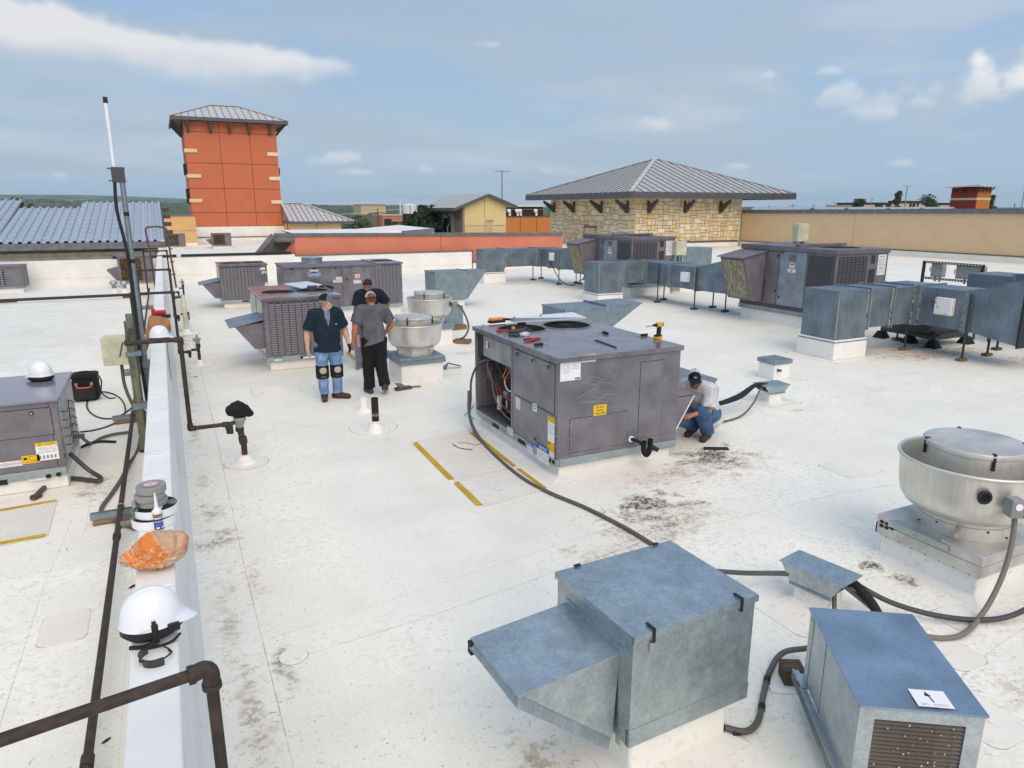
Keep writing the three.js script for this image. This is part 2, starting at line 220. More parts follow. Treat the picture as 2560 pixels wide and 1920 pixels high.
M.rtuGloss = mat(sc(128, 128, 140), { roughness: .14, metalness: .1 }); M.castIron = mat(sc(52, 46, 42), { roughness: .8, map: rustT }); M.castIron.color = sc(150, 140, 134); M.ladder = mat(sc(96, 70, 62), { roughness: .7 }); M.orange2 = mat(sc(196, 92, 66), { roughness: .7 }); M.smoke = new THREE.MeshPhysicalMaterial({ color: sc(66, 60, 52), roughness: .08, transmission: .45, thickness: 0, side: THREE.DoubleSide }); M.green2 = mat(sc(92, 176, 140), { roughness: .6 }); M.toolYellow = mat(sc(226, 160, 30), { roughness: .5 }); M.red2 = mat(sc(150, 40, 34), { roughness: .45 }); M.panelWhite = mat(sc(214, 224, 232), { roughness: .35, metalness: .2 }); M.panelGrey = mat(sc(132, 136, 144), { roughness: .35, metalness: .3 });
M.kneeCap = mat(sc(176, 170, 150), { roughness: .7 }); M.kneeCap2 = mat(sc(96, 86, 70), { roughness: .8 });
M.brickDark = mat(sc(150, 58, 48), { roughness: .92, map: mott });
M.louverTall = mat(sc(84, 81, 86), { roughness: .6 }); M.shed = mat(sc(150, 138, 122), { roughness: .9 });
M.patch = mat(sc(247, 244, 236), { roughness: .62, map: membT });
// ================================================================ roof membrane: one sheet, laid in tiles that each carry their own dirt
const STAINS = [ // x, z, rx, rz, strength, kind (0 grey grime, 1 brown silt, 2 red rust, 3 black mud)
[6.05, -6.6, .75, .45, .95, 3], [5.9, -6.3, 1.1, .5, .55, 1], [5.0, -6.35, .8, .35, .35, 2], [4.35, -5.7, .7, .45, .9, 3], [3.95, -5.15, .95, .5, .6, 1], [4.6, -5.3, .6, .3, .5, 1], [3.3, -4.95, .8, .2, .35, 1],
[.12, -7.55, .22, .34, .85, 1], [.16, -6.85, .26, .3, .8, 1], [.12, -8.6, .14, .5, .45, 1], [.14, -5.2, .12, .9, .45, 1], [.2, -4.1, .13, .8, .5, 1], [.1, -10.6, .12, 1.2, .5, 1], [.12, -14, .16, 2.6, .6, 1], [.14, -19, .2, 3, .7, 1], [.3, -25, .3, 3, .5, 1], [.4, -6.0, .14, .5, .4, 2], [.45, -4.6, .1, .4, .45, 3],
[-1.06, -9.1, .16, .42, 1, 3], [-1.0, -8.9, .3, .5, .5, 1], [1.6, -2.75, .32, .7, .6, 1], [2.6, -1.6, .4, .4, .3, 1], [1.2, -2.1, .5, .5, .35, 0],
[5.4, -3.75, .16, .16, .95, 3], [5.45, -3.45, .14, .2, .7, 3], [13.4, -10.3, .7, .35, .95, 2], [14.5, -9.6, 1.2, .5, .8, 2], [15.6, -9.6, 1.2, .5, .8, 1], [16.6, -8.3, 1.4, .5, .9, 2], [14.9, -10.2, .8, .3, .6, 3], [15.7, -16.9, .9, .5, .8, 1], [14.4, -17.2, 1.2, .5, .5, 0], [14.2, -20, 1.1, .8, .7, 0], [13.4, -27.0, 1.4, .6, .6, 1], [14.5, -26, 1.2, .8, .5, 0],
[.6, -12.1, .5, .3, .5, 0], [1.2, -13.2, .6, .3, .35, 0], [.6, -15.6, .4, .25, .3, 0], [4.6, -12.3, .6, .3, .4, 0], [4.9, -14.6, .5, .3, .7, 1], [5.7, -14.2, .5, .2, .5, 1], [2.4, -9.5, .5, .5, .2, 0], [8.9, -7.7, .3, .12, .6, 1], [4.9, -2.2, .5, .3, .35, 1], [6.4, -2.5, .9, .3, .4, 1], [4.7, -1.4, .6, .5, .35, 1], [-3.5, -20, 3.5, 6, .35, 0], [-5, -15, 3, 3, .3, 0], [-1.5, -26, 2, 3, .3, 0], [-4, -30, 4, 2, .3, 0], [11, -8, 1.3, .25, .45, 0], [12.4, -8.6, 1.2, .2, .4, 0], [9.6, -11.8, 2.2, .5, .3, 0],
];
const ring = (x, z, rx, rz = rx, n = 28) => Array.from({ length: n }, (_, i) => [x + rx * Math.cos(i / n * 6.2832), z + rz * Math.sin(i / n * 6.2832)]);
const rrect = (x0, x1, z0, z1, r = .08) => { const o = []; for (const [cx, cz, a] of [[x1 - r, z1 - r, 0], [x0 + r, z1 - r, 90], [x0 + r, z0 + r, 180], [x1 - r, z0 + r, 270]]) for (let i = 0; i <= 4; i++) { const t = (a + i * 22.5) * D2R; o.push([cx + r * Math.cos(t), cz + r * Math.sin(t)]); } return o; };
const PATCHES = [ring(.64, -8.98, .26), ring(2.46, -9.72, .34), ring(.38, -15.4, .3), ring(.26, -19.6, .32), rrect(-1.15, -.83, -6.0, -5.55, .06), rrect(.42, .62, -4.75, -4.55, .1), rrect(3.2, 3.5, -2.0, -1.72), rrect(5.1, 5.45, -3.05, -2.75), rrect(4.62, 4.95, -2.75, -2.45), rrect(3.95, 4.75, -3.95, -3.2, .12), rrect(8.45, 9.15, -8.65, -7.95), rrect(9.65, 10.5, -9.85, -9.05), rrect(12.1, 13.45, -11.2, -9.85, .12), rrect(12.7, 14.1, -21.1, -19.85, .12), rrect(2.78, 3.02, -1.55, -1.28, .05), rrect(6.8, 7.2, -2.2, -1.85), rrect(-4.2, -3.7, -12.4, -12, .1), rrect(6.3, 6.9, -2.55, -2.1), rrect(5.6, 6.0, -2.2, -1.8), rrect(4.1, 4.5, -2.3, -1.9), rrect(1.1, 1.9, -12.9, -12.3), rrect(6.6, 7.5, -3.9, -3.3), rrect(7.0, 7.6, -5.8, -5.3)];
const SKIN = [[.12, .115, .11], [.40, .30, .20], [.50, .27, .18], [.15, .115, .08]];
function roofTile(x0, x1, z0, z1, res) {
const w = Math.round((x1 - x0) * res), h = Math.round((z1 - z0) * res), c = document.createElement('canvas'); c.width = w; c.height = h; const g = c.getContext('2d'), im = g.createImageData(w, h), d = im.data;
const st = STAINS.filter(([x, z, rx, rz]) => x + rx * 2 > x0 && x - rx * 2 < x1 && z + rz * 2 > z0 && z - rz * 2 < z1);
for (let j = 0; j < h; j++) for (let i = 0; i < w; i++) {
const X = x0 + (i + .5) / res, Z = z0 + (j + .5) / res;
const a = fbm(X * .35 + 40, Z * .35 + 17, 4, 3), b = fbm(X * 2.1, Z * 2.1, 4, 13), f = vnoise(X * 70, Z * 70, 23), q = fbm(X * 26 + 3, Z * 38, 3, 33);
let v = .935 + (a - .5) * .075 + (b - .5) * .075 + (f - .5) * .035;
v -= sm(.52, .78, q) * sm(.40, .68, b * .5 + a * .5) * .075;
let r = v, gg = v * .985, bb = v * .928;
for (const [sx, sz, rx, rz, k, kind] of st) {
const u = (X - sx) / rx, t = (Z - sz) / rz, dd = u * u + t * t; if (dd > 4.4) continue;
const n = kind === 0 ? fbm(X * 3 + sx, Z * 5, 4, 43) : fbm(X * 7 + sx * 3, Z * 9, 5, 53), gr = fbm(X * 34 + 7, Z * 40, 3, 63), e = sm(.40, .78, (1.2 - Math.sqrt(dd)) * .42 + n * .78 - .14) * k * (kind === 0 ? .2 : (kind === 3 ? .85 : .7) * (.3 + .78 * sm(.42, .62, gr))); const s = SKIN[kind];
r = lerp(r, s[0] + (kind === 0 ? .45 : .12), e); gg = lerp(gg, s[1] + (kind === 0 ? .45 : .12), e); bb = lerp(bb, s[2] + (kind === 0 ? .44 : .10), e);
}
const p = (j * w + i) * 4; d[p] = 255 * r; d[p + 1] = 255 * gg; d[p + 2] = 255 * bb; d[p + 3] = 255;
}
g.putImageData(im, 0, 0);
const R = rng(Math.round(x0 * 131 + z0 * 977 + 5000)); const A = (x1 - x0) * (z1 - z0); g.lineCap = 'round';
const T = (X, Z) => [(X - x0) * res, (Z - z0) * res];
// scuffs, leaf crumbs and curled scratches
for (let n = 0; n < A * 170; n++) {
const X = x0 + R() * (x1 - x0), Z = z0 + R() * (z1 - z0), dens = fbm(X * .9 + 3, Z * .9 + 8, 3, 73); if (R() > sm(.34, .70, dens) * 1.1 + .05) continue;
const big = R() < .04, L = (.006 + R() * R() * (big ? .10 : .034)), an = R() * 6.28, cu = (R() - .5) * 3, k = .24 + R() * .45 * (big ? 1.2 : .9); const br = R();
g.strokeStyle = `rgba(${60 + br * 50},${54 + br * 36},${48 + br * 20},${k})`; g.lineWidth = Math.max(.6, (.0012 + R() * (big ? .004 : .0026)) * res); g.beginPath(); const [px, py] = T(X, Z); g.moveTo(px, py); g.quadraticCurveTo(px + Math.cos(an) * L * res * .5, py + Math.sin(an) * L * res * .5, px + Math.cos(an + cu) * L * res, py + Math.sin(an + cu) * L * res); g.stroke();
}
for (let n = 0; n < A * 22; n++) { const X = x0 + R() * (x1 - x0), Z = z0 + R() * (z1 - z0); g.fillStyle = `rgba(50,44,38,${.25 + R() * .5})`; g.beginPath(); const [px, py] = T(X, Z); g.ellipse(px, py, (.002 + R() * .005) * res, (.002 + R() * .003) * res, R() * 3, 0, 7); g.fill(); }
// mud and leaf litter crumbs gather in the stains
for (const [sx, sz, rx, rz, k, kind] of st) if (kind) for (let n = 0; n < rx * rz * 900 * k; n++) { const a = R() * 6.28, q = Math.pow(R(), .7) * 1.3, X = sx + Math.cos(a) * rx * q, Z = sz + Math.sin(a) * rz * q, L = .006 + R() * .045, an = R() * 6.28; const [px, py] = T(X, Z); g.strokeStyle = `rgba(${46 + R() * 50},${36 + R() * 36},${26 + R() * 24},${.2 + R() * .5})`; g.lineWidth = Math.max(.6, (.0012 + R() * .0034) * res); g.beginPath(); g.moveTo(px, py); g.lineTo(px + Math.cos(an) * L * res, py + Math.sin(an) * L * res); g.stroke(); }
// dirt caught along the lap edges of the sheets
const line = (pts, k, wd) => { g.strokeStyle = `rgba(74,66,58,${k})`; for (let i = 0; i + 1 < pts.length; i++) { const N = 40; for (let q = 0; q < N; q++) { g.globalAlpha = .35 + .65 * vnoise(q * .35 + i * 9, pts[0][0] * 7 + pts[0][1], 6); const a = q / N, b = (q + 1) / N, X0 = lerp(pts[i][0], pts[i + 1][0], a), Z0 = lerp(pts[i][1], pts[i + 1][1], a), X1 = lerp(pts[i][0], pts[i + 1][0], b), Z1 = lerp(pts[i][1], pts[i + 1][1], b); g.lineWidth = Math.max(.7, wd * res * (.5 + R())); g.beginPath(); g.moveTo(...T(X0, Z0)); g.lineTo(...T(X1, Z1)); g.stroke(); } } };
for (const [pts, k] of LAPS) line(pts, k, .004); for (const p of PATCHES) if (p.some(([x, z]) => x > x0 - .5 && x < x1 + .5 && z > z0 - .5 && z < z1 + .5)) line([...p, p[0]].map(([x, z]) => { const c = [0, 1].map((q) => p.reduce((m, v) => m + v[q], 0) / p.length); return [c[0] + (x - c[0]) * 1.012, c[1] + (z - c[1]) * 1.012]; }), .45, .0035); g.globalAlpha = 1;
// footprints and drips stay faint; grey tracks on the far bay
const t = new THREE.CanvasTexture(c); t.colorSpace = THREE.SRGBColorSpace; t.anisotropy = 8; t.flipY = false; return t;
}
// lap lines measured on the roof: [[x,z] ...], darkness
const LAPS = [
[[[.35, -3.35], [.34, -6.3], [.38, -11], [.4, -30]], .62], [[[.4, -4.62], [1.5, -4.7], [3.0, -4.92], [4.1, -5.06], [6.5, -5.05], [9, -4.7], [16, -4.6]], .55], [[[.42, -4.95], [2.6, -5.25], [4.4, -5.52], [8, -5.2], [16, -5.15]], .28], [[[.5, -2.5], [1.4, -2.62], [2.1, -2.7]], .5], [[[1.95, -2.72], [2.9, -1.2]], .45],
[[[-.55, 2], [-.56, -34]], .3], [[[-1.25, 1], [-1.22, -6.5], [-1.15, -8]], .4], [[[-12, -16.1], [-4, -15.8], [-.5, -15.6]], .45], [[[-1.0, -7.6], [-1.02, -8.6]], .3], [[[.5, -10.2], [2.4, -10.15], [3.8, -10.4]], .3], [[[.5, -13.0], [1.6, -13.0], [3.2, -12.9]], .35],
[[[6.4, -6.8], [9.2, -7.0], [14, -6.85], [20, -6.8]], .35], [[[5.6, -3.9], [8.5, -4.0], [18, -4.0]], .22], [[[3.2, -2.9], [4.2, -3.0]], .4], [[[4.4, -2.4], [5.2, -2.55], [6.6, -2.7]], .42], [[[4.6, -1.2], [6, -1.4]], .4], [[[8.5, -8.4], [9.2, -8.6], [11, -9.8]], .2], [[[10, -7.4], [11.2, -8.4], [12.8, -8.9], [15, -9.0]], .3], [[[.5, -20], [12, -20]], .16], [[[.5, -27], [14, -27]], .14], [[[5.0, -14], [5, -26]], .14], [[[9, -9], [9, -34]], .14],
];
const roof = struct('roof_deck', bx(-44, 44.2, -.6, -.012, -84, 14), M.memb);
function roofSheet(x0, x1, z0, z1, mt) { const g = new THREE.BoxGeometry(x1 - x0, .012, z1 - z0); g.translate((x0 + x1) / 2, -.006, (z0 + z1) / 2); const m = new THREE.Mesh(g, mt); m.name = 'membrane_sheet'; m.receiveShadow = m.castShadow = true; roof.add(m); return m; }
{
const tiles = [[-4, 0, -8, 0, 230], [0, 4, -8, 0, 256], [4, 8, -8, 0, 230], [8, 12, -8, 0, 150], [-8, -4, -16, 0, 100], [-4, 4, -16, -8, 128], [4, 12, -16, -8, 128], [12, 20, -16, 0, 100], [-12, -4, -34, -16, 50], [-4, 4, -34, -16, 64], [4, 12, -34, -16, 60], [12, 20, -34, -16, 56]];
for (const [x0, x1, z0, z1, res] of tiles) {
const t = roofTile(x0, x1, z0, z1, res), m = new THREE.MeshStandardMaterial({ color: 0xffffff, map: t, roughness: .62 });
const s = roofSheet(x0, x1, z0, z1, m), p = s.geometry.attributes.position, uv = s.geometry.attributes.uv; for (let i = 0; i < p.count; i++) uv.setXY(i, (p.getX(i) - x0) / (x1 - x0), (p.getZ(i) - z0) / (z1 - z0));
}
const far = roofTile(60, 76, 60, 76, 64); far.wrapS = far.wrapT = THREE.RepeatWrapping; const fm = new THREE.MeshStandardMaterial({ map: far, roughness: .62 });
for (const [x0, x1, z0, z1] of [[-44, -8, -16, 14], [-8, 44.2, 0, 14], [20, 44.2, -34, 0], [-44, -12, -34, -16], [-44, 44.2, -84, -34]]) { const s = roofSheet(x0, x1, z0, z1, fm), p = s.geometry.attributes.position, uv = s.geometry.attributes.uv; for (let i = 0; i < p.count; i++) uv.setXY(i, p.getX(i) / 16, p.getZ(i) / 16); }
}
// lap strips and flashing patches: thin sheets welded on the deck
function patch(poly, y = .003) { const s = new THREE.Shape(poly.map(([x, z]) => new THREE.Vector2(x, -z))); const g = new THREE.ExtrudeGeometry(s, { depth: .003, bevelEnabled: false, curveSegments: 20 }); g.rotateX(-Math.PI / 2); g.translate(0, y - .003, 0); const m = part('membrane_patch', fin(g), M.patch, roof); return m; }
for (const p of PATCHES) patch(p);

// ================================================================ white parapet between the two bays
{
const w = thing('parapet_wall', 'long white membrane-covered parapet dividing the two roof bays', 'parapet', [-.22, 0, 0]);
part('wall_core', bx(-.085, .085, 0, 1.235, -34, 4), M.membClean, w);
part('base_cant', ext([[.085, 0], [.17, 0], [.115, .09], [.085, .2]], 'z', -34, 4), M.memb, w);
part('base_cant', ext([[-.085, 0], [-.17, 0], [-.115, .09], [-.085, .2]], 'z', -34, 4), M.memb, w);
const R = rng(5); let z = 3.9; while (z > -33.9) { const L = 1.9 + R() * .9, a = Math.max(z - L, -33.98); part('cap_sheet', rb(-.094 - R() * .002, .092 + R() * .002, 1.14 + R() * .02, 1.247 + R() * .003, a - .002, z - .004, .012, 2), M.membClean, w); z = a; }
}
// far cross wall behind the roof units
{
const Z = -34, a = P(r2(330, 600), Z)[1];
const w = thing('cross_parapet', 'white membrane cross wall with black metal edge at far end of roof', 'parapet', [0, 0, Z]);
part('wall_panel', bx(-.13, 5.35, 0, a - .02, -.3, 0), M.membClean, w); part('wall_panel', bx(-26, -.31, 0, a - .02, -.3, 0), M.membClean, w);
part('wall_panel', bx(5.35, 14.15, 0, .93, -.3, 0), M.membClean, w);
part('base_flashing', bx(-.13, 14.15, .28, .30, 0, .012), M.memb, w); part('base_flashing', bx(-26, -.31, .3, .32, 0, .012), M.memb, w);
part('edge_strip', bx(.6, 5.2, a + .005, a + .10, -.32, .012), M.black, w); part('edge_strip', bx(-2, .42, a + .005, a + .10, -.32, .012), M.black, w);
part('termination_bar', bx(5.4, 14.2, .93, .98, -.3, .02), M.coping, w); part('termination_bar', bx(14.15, 14.22, .42, .98, -.3, .02), M.coping, w); part('termination_bar', bx(14.22, 20.4, .36, .42, -.3, .02), M.coping, w); part('wall_panel', bx(14.22, 20.4, 0, .36, -.3, 0), M.membClean, w);
}
// red stucco wall with grey coping and sloping eave
{
const Z = -34.32, xl = P(r2(2080, 400), Z)[0], xr = P(n4(1800, 100), Z)[0], t0 = P(r2(2070, 300), Z)[1], t1 = P(n4(1800, 125), Z)[1], c0 = P(r2(2060, 250), Z)[1], xj = P(n4(452, 200), Z)[0];
const w = thing('stucco_wall', 'long salmon red stucco wall with grey metal coping behind the roof units', 'wall', [0, 0, Z]);
const body = (a, b) => hexa([[a, 0, 0], [b, 0, 0], [b, 0, -.3], [a, 0, -.3]], [[a, lerp(t0, t1, (a - xl) / (xr - xl)), 0], [b, lerp(t0, t1, (b - xl) / (xr - xl)), 0], [b, lerp(t0, t1, (b - xl) / (xr - xl)), -.3], [a, lerp(t0, t1, (a - xl) / (xr - xl)), -.3]]);
part('stucco_panel', body(xl, xj - .012), M.redWall, w); part('stucco_panel', body(xj + .012, xr), M.redWall, w); part('joint', bx(xj - .012, xj + .012, 0, 1.6, -.28, -.02), M.towerGap, w);
const cop = (a, b) => { const f = (x) => lerp(t0, t1, (x - xl) / (xr - xl)); return hexa([[a, f(a), .06], [b, f(b), .06], [b, f(b), -.36], [a, f(a), -.36]], [[a, f(a) + .15, .08], [b, f(b) + .15, .08], [b, f(b) + .15, -.38], [a, f(a) + .15, -.38]]); };
let x = xl - .85; while (x < xr) { const b = Math.min(x + 3.05, xr); part('coping', cop(x, b - .01), M.coping, w); x = b; }
// raking edge in front of a dark recess
const e1 = P(r2(1752, 290), Z).slice(0, 2), e2 = P(r2(1520, 575), Z).slice(0, 2), q0 = P(r2(1600, 585), Z), q1 = P(r2(1800, 360), Z);
part('rake_fascia', bar([e1[0] + .03, e1[1] + .04, -.15], [e2[0], e2[1], -.15], .5, .16), M.coping, w); part('rake_fascia', bar([e1[0] + .14, e1[1] - .1, -.2], [e2[0] + .12, e2[1] - .02, -.2], .4, .1), M.copingDark, w);
part('eave_fascia', hexa([[xl, t0 - .18, .04], [e1[0] + .1, t0 - .18, .04], [e1[0] + .1, t0 - .18, -.4], [xl, t0 - .18, -.4]], [[xl, t0 - .01, .06], [e1[0] + .02, t0 - .01, .06], [e1[0] + .02, t0 - .01, -.4], [xl, t0 - .01, -.4]]), M.coping, w);
part('recess_back', ext([[q0[0], .6], [q0[0], q0[1]], [q1[0], q1[1]], [xl, q1[1]], [xl, .6]], 'z', -1.1, -1), M.soffit, w); part('soffit', bx(q1[0], xl, t0 - .24, t0 - .185, -1, -.01), M.soffit, w); part('return_wall', hexa([[xl - .75, .6, -.98], [xl, .6, -.02], [xl, .6, -.3], [xl - .6, .6, -1]], [[xl - .1, t0 - .26, -.2], [xl, t0 - .25, -.02], [xl, t0 - .25, -.3], [xl - .08, t0 - .26, -.3]]), M.redWall, w);
}
// ================================================================ buildings beyond the roof
function hipRoof(parent, x0, x1, z0, z1, ye, rx0, rx1, rz0, rz1, yr, spacing, mRoof, mSeam, fas = .3) {  // eave rectangle, ridge line; standing seams as ribs
const E = [[x0, ye, z1], [x1, ye, z1], [x1, ye, z0], [x0, ye, z0]], Rg = [[rx0, yr, rz1], [rx1, yr, rz1], [rx1, yr, rz0], [rx0, yr, rz0]];
const rf = part('roof', hexa(E, Rg), mRoof, parent);
const faces = [[E[0], E[1], Rg[1], Rg[0]], [E[1], E[2], Rg[2], Rg[1]], [E[2], E[3], Rg[3], Rg[2]], [E[3], E[0], Rg[0], Rg[3]]];
const ln = (p, q, t) => p.map((w, i) => lerp(w, q[i], t));
faces.forEach(([a, b, c, d], fi) => {
if (fi === 1 || fi === 2) return;                 // the two far slopes are never seen
const L = Math.hypot(b[0] - a[0], b[2] - a[2]), along = [(b[0] - a[0]) / L, (b[2] - a[2]) / L]; const td = ((d[0] - a[0]) * along[0] + (d[2] - a[2]) * along[1]), tc = ((c[0] - a[0]) * along[0] + (c[2] - a[2]) * along[1]);
const mid = ln(d, c, .5), foot = [a[0] + along[0] * (td + tc) / 2, a[1], a[2] + along[1] * (td + tc) / 2], up = [mid[0] - foot[0], mid[1] - foot[1], mid[2] - foot[2]];
for (let s = spacing * .5; s < L; s += spacing) { let t = 1; if (s < td) t = s / td; else if (s > tc) t = (L - s) / (L - tc); const p0 = [a[0] + along[0] * s, a[1] + .02, a[2] + along[1] * s], p1 = p0.map((w, i) => w + up[i] * t * .985); part('standing_seam', bar(p0, p1, .045, .05), mSeam, rf); }
});
for (const [p, q] of [[E[0], Rg[0]], [E[1], Rg[1]], [E[3], Rg[3]]]) part('hip_cap', bar([p[0], p[1] + .05, p[2]], [q[0], q[1] + .05, q[2]], .34, .06), M.seamRoof, rf);
if (rx1 - rx0 > .5) part('ridge_cap', bar([rx0, yr + .03, (rz0 + rz1) / 2], [rx1, yr + .03, (rz0 + rz1) / 2], .24, .06), mSeam, rf);
part('fascia', [bx(x0, x1, ye - fas, ye + .01, z1 - .06, z1 + .03), bx(x0 - .03, x0 + .06, ye - fas, ye + .01, z0, z1), bx(x1 - .06, x1 + .03, ye - fas, ye + .01, z0, z1)], M.copingDark, parent);
part('soffit', bx(x0 + .05, x1 - .05, ye - fas * .55, ye - fas * .45, z0, z1 - .05), M.soffit, parent);
return rf;
}
{ // tall terracotta tower
const Z = -75.5, x0 = 2.72, x1 = 10.95, t = thing('stucco_tower', 'tall terracotta stucco tower with hipped metal roof and stone corner blocks', 'tower', [0, 0, Z]);
const dz = -8, yt = 10.95, gap = .05;
part('core', bx(x0 + .05, x1 - .05, 0, yt, dz, -.05), M.towerGap, t);
const ys = [1.35, ...[1210, 960, 700, 380].map((q) => P(r6(640, q), Z)[1]), yt], xs = [x0, x0 + 3.05, x0 + 5.75, x1];
for (let j = 0; j < 5; j++) for (let i = 0; i < 3; i++) part('stucco_panel', bx(xs[i] + (i ? gap / 2 : 0), xs[i + 1] - (i < 2 ? gap / 2 : 0), ys[j] + gap / 2, ys[j + 1] - (j < 4 ? gap / 2 : 0), -.1, 0), M.tower, t);
for (let j = 0; j < 5; j++) part('stucco_panel', bx(x0 - .001, x0 + .1, ys[j] + gap / 2, ys[j + 1] - gap / 2, dz, -.102), M.tower, t);
part('base_wall', bx(x0 + .12, x1 + .12, 0, 1.34, -.2, .12), M.membClean, t); part('base_flashing', bx(x0 + .1, x1 + 4, 0, .28, -.2, .3), M.memb, t); part('drip_edge', bx(x0 + .1, x1 + .5, .3, .38, -.1, .32), M.copingDark, t);
const R = rng(9); for (const q of [565, 828, 1085]) { const y = P(r6(300, q), Z)[1]; part('corner_stone', rb(x0 - .12, x0 + .95 + R() * .2, y - .17, y + .17, -1.2, .1, .03, 1), M.stone[1], t); } for (const q of [605, 856, 1100]) { const y = P(r6(1200, q), Z)[1]; part('corner_stone', rb(x1 - .85 - R() * .15, x1 + .1, y - .17, y + .17, -1.2, .1, .03, 1), M.stone[2], t); }
for (const [y0, y1] of [[6.2, 7.2], [3.5, 4.9]]) part('wall_lamp', bx(x0 - .28, x0, y0, y1, -3, -1.6), M.black, t);
part('wall_lamp', bx(x1, x1 + .3, 6.3, 7.0, -2.4, -1.4), M.black, t);
const ye = 11.22; hipRoof(t, 1.7, 11.98, dz - 1, 1.0, ye, 5.35, 8.25, dz / 2 - .05, dz / 2 + .05, 12.85, .62, M.seamRoof, M.seam, .3);
for (const bxx of [280, 514, 713, 913, 1130]) { const x = P(r6(bxx, 300), Z)[0]; part('bracket', ext([[-.02, yt - 1.05], [.12, yt - 1.05], [.95, yt - .12], [.95, yt + .02], [.75, yt + .02], [.14, yt - .72], [.14, yt], [-.02, yt]], 'x', x - .1, x + .1), M.bracket, t); }
for (const z of [-1, -3.4, -5.8]) part('bracket', ext([[x0 + .02, yt - 1.05], [x0 - .12, yt - 1.05], [x0 - .95, yt - .12], [x0 - .95, yt + .02], [x0 - .75, yt + .02], [x0 - .14, yt - .72], [x0 - .14, yt], [x0 + .02, yt]], 'z', z - .1, z + .1), M.bracket, t);
part('bracket', ext([[x1 - .02, yt - 1.05], [x1 + .12, yt - 1.05], [x1 + .95, yt - .12], [x1 + .95, yt + .02], [x1 + .75, yt + .02], [x1 + .14, yt - .72], [x1 + .14, yt], [x1 - .02, yt]], 'z', -1.1, -.9), M.bracket, t);
}
{ // small peach parapet block left of the tower
const t = thing('stucco_block', 'low peach stucco block with grey coping in front of the tower', 'building', [0, 0, -67.5]);
part('wall', bx(.2, 2.62, 1.22, 2.42, -6, 0), M.peach, t); part('wall', bx(.2, 2.62, .2, 1.19, -6, 0), M.peach, t); part('joint', bx(.22, 2.6, 1.19, 1.22, -5.9, -.02), M.jointTan, t); part('coping', bx(.15, 2.66, 2.42, 2.52, -6, .05), M.coping, t); part('base', bx(.2, 2.62, 0, .2, -6, .03), M.memb, t);
}
{ // sand wing with hipped roof right of the tower
const Z = -71, a = P(cd(305, 600), Z), b = P(cd(825, 597), Z), w0 = P(cd(312, 700), Z), w1 = P(cd(740, 700), Z), rid = P(cd(240, 466), Z);
const t = thing('hipped_wing', 'sand stucco wing with grey standing seam hipped roof beside the tower', 'building', [0, 0, Z]);
part('wall', bx(w0[0], w1[0], 0, a[1] - .2, -9, 0), M.sand, t); part('joint', bx(lerp(w0[0], w1[0], .49), lerp(w0[0], w1[0], .49) + .05, 0, a[1] - .25, -.1, .006), M.jointTan, t);
part('gable_wall', bx(w0[0] - .06, w0[0] - .002, 0, a[1] + .1, -9, -.02), M.peach, t);
hipRoof(t, a[0] - .1, b[0] + .1, -9.4, .6, a[1], a[0] - .05, a[0] + 1.9, -4.5, -4.4, rid[1] + .22, .47, M.seamRoof, M.seam, .24);
part('downspout', bx(w0[0] - .12, w0[0] - .061, .2, 2.1, -1.9, -1.75), M.towerGap, t);
}
{ // white low-slope roof behind the red wall
const Z = -52, a0 = P(r5(330, 752), Z), a = [a0[0] + 6, a0[1], a0[2]], b = P(r5(2025, 690), Z), b2 = P(r5(2025, 735), Z), c = P(r5(1560, 645), Z - 12);
const t = thing('low_slope_roof', 'bright white low-slope roof with grey fascia beyond the red wall', 'roof', [0, 0, 0]);
part('roof_sheet', hexa([[a[0] - 6, a[1] - .6, Z], [b[0], b[1] - .35, Z], [c[0], c[1] - .3, Z - 12], [a[0] - 6, c[1] - .3, Z - 12]], [[a[0] - 6, a[1] - .25, Z], [b[0], b[1], Z], [c[0], c[1], Z - 12], [a[0] - 6, c[1] - .8, Z - 12]]), M.membClean, t);
part('fascia', hexa([[a[0] + 1, b2[1] - .5, Z + .06], [b[0], b2[1], Z + .06], [b[0], b2[1], Z - .1], [a[0] + 1, b2[1] - .5, Z - .1]], [[a[0] + 1, a[1] + .05, Z + .06], [b[0] + .03, b[1] + .02, Z + .06], [b[0] + .03, b[1] + .02, Z - .1], [a[0] + 1, a[1] + .05, Z - .1]]), M.coping, t);
part('wall', bx(a[0] - 6, b[0] - .2, -.2, a[1] - .5, Z - 11, Z - .2), M.sand, t);
}
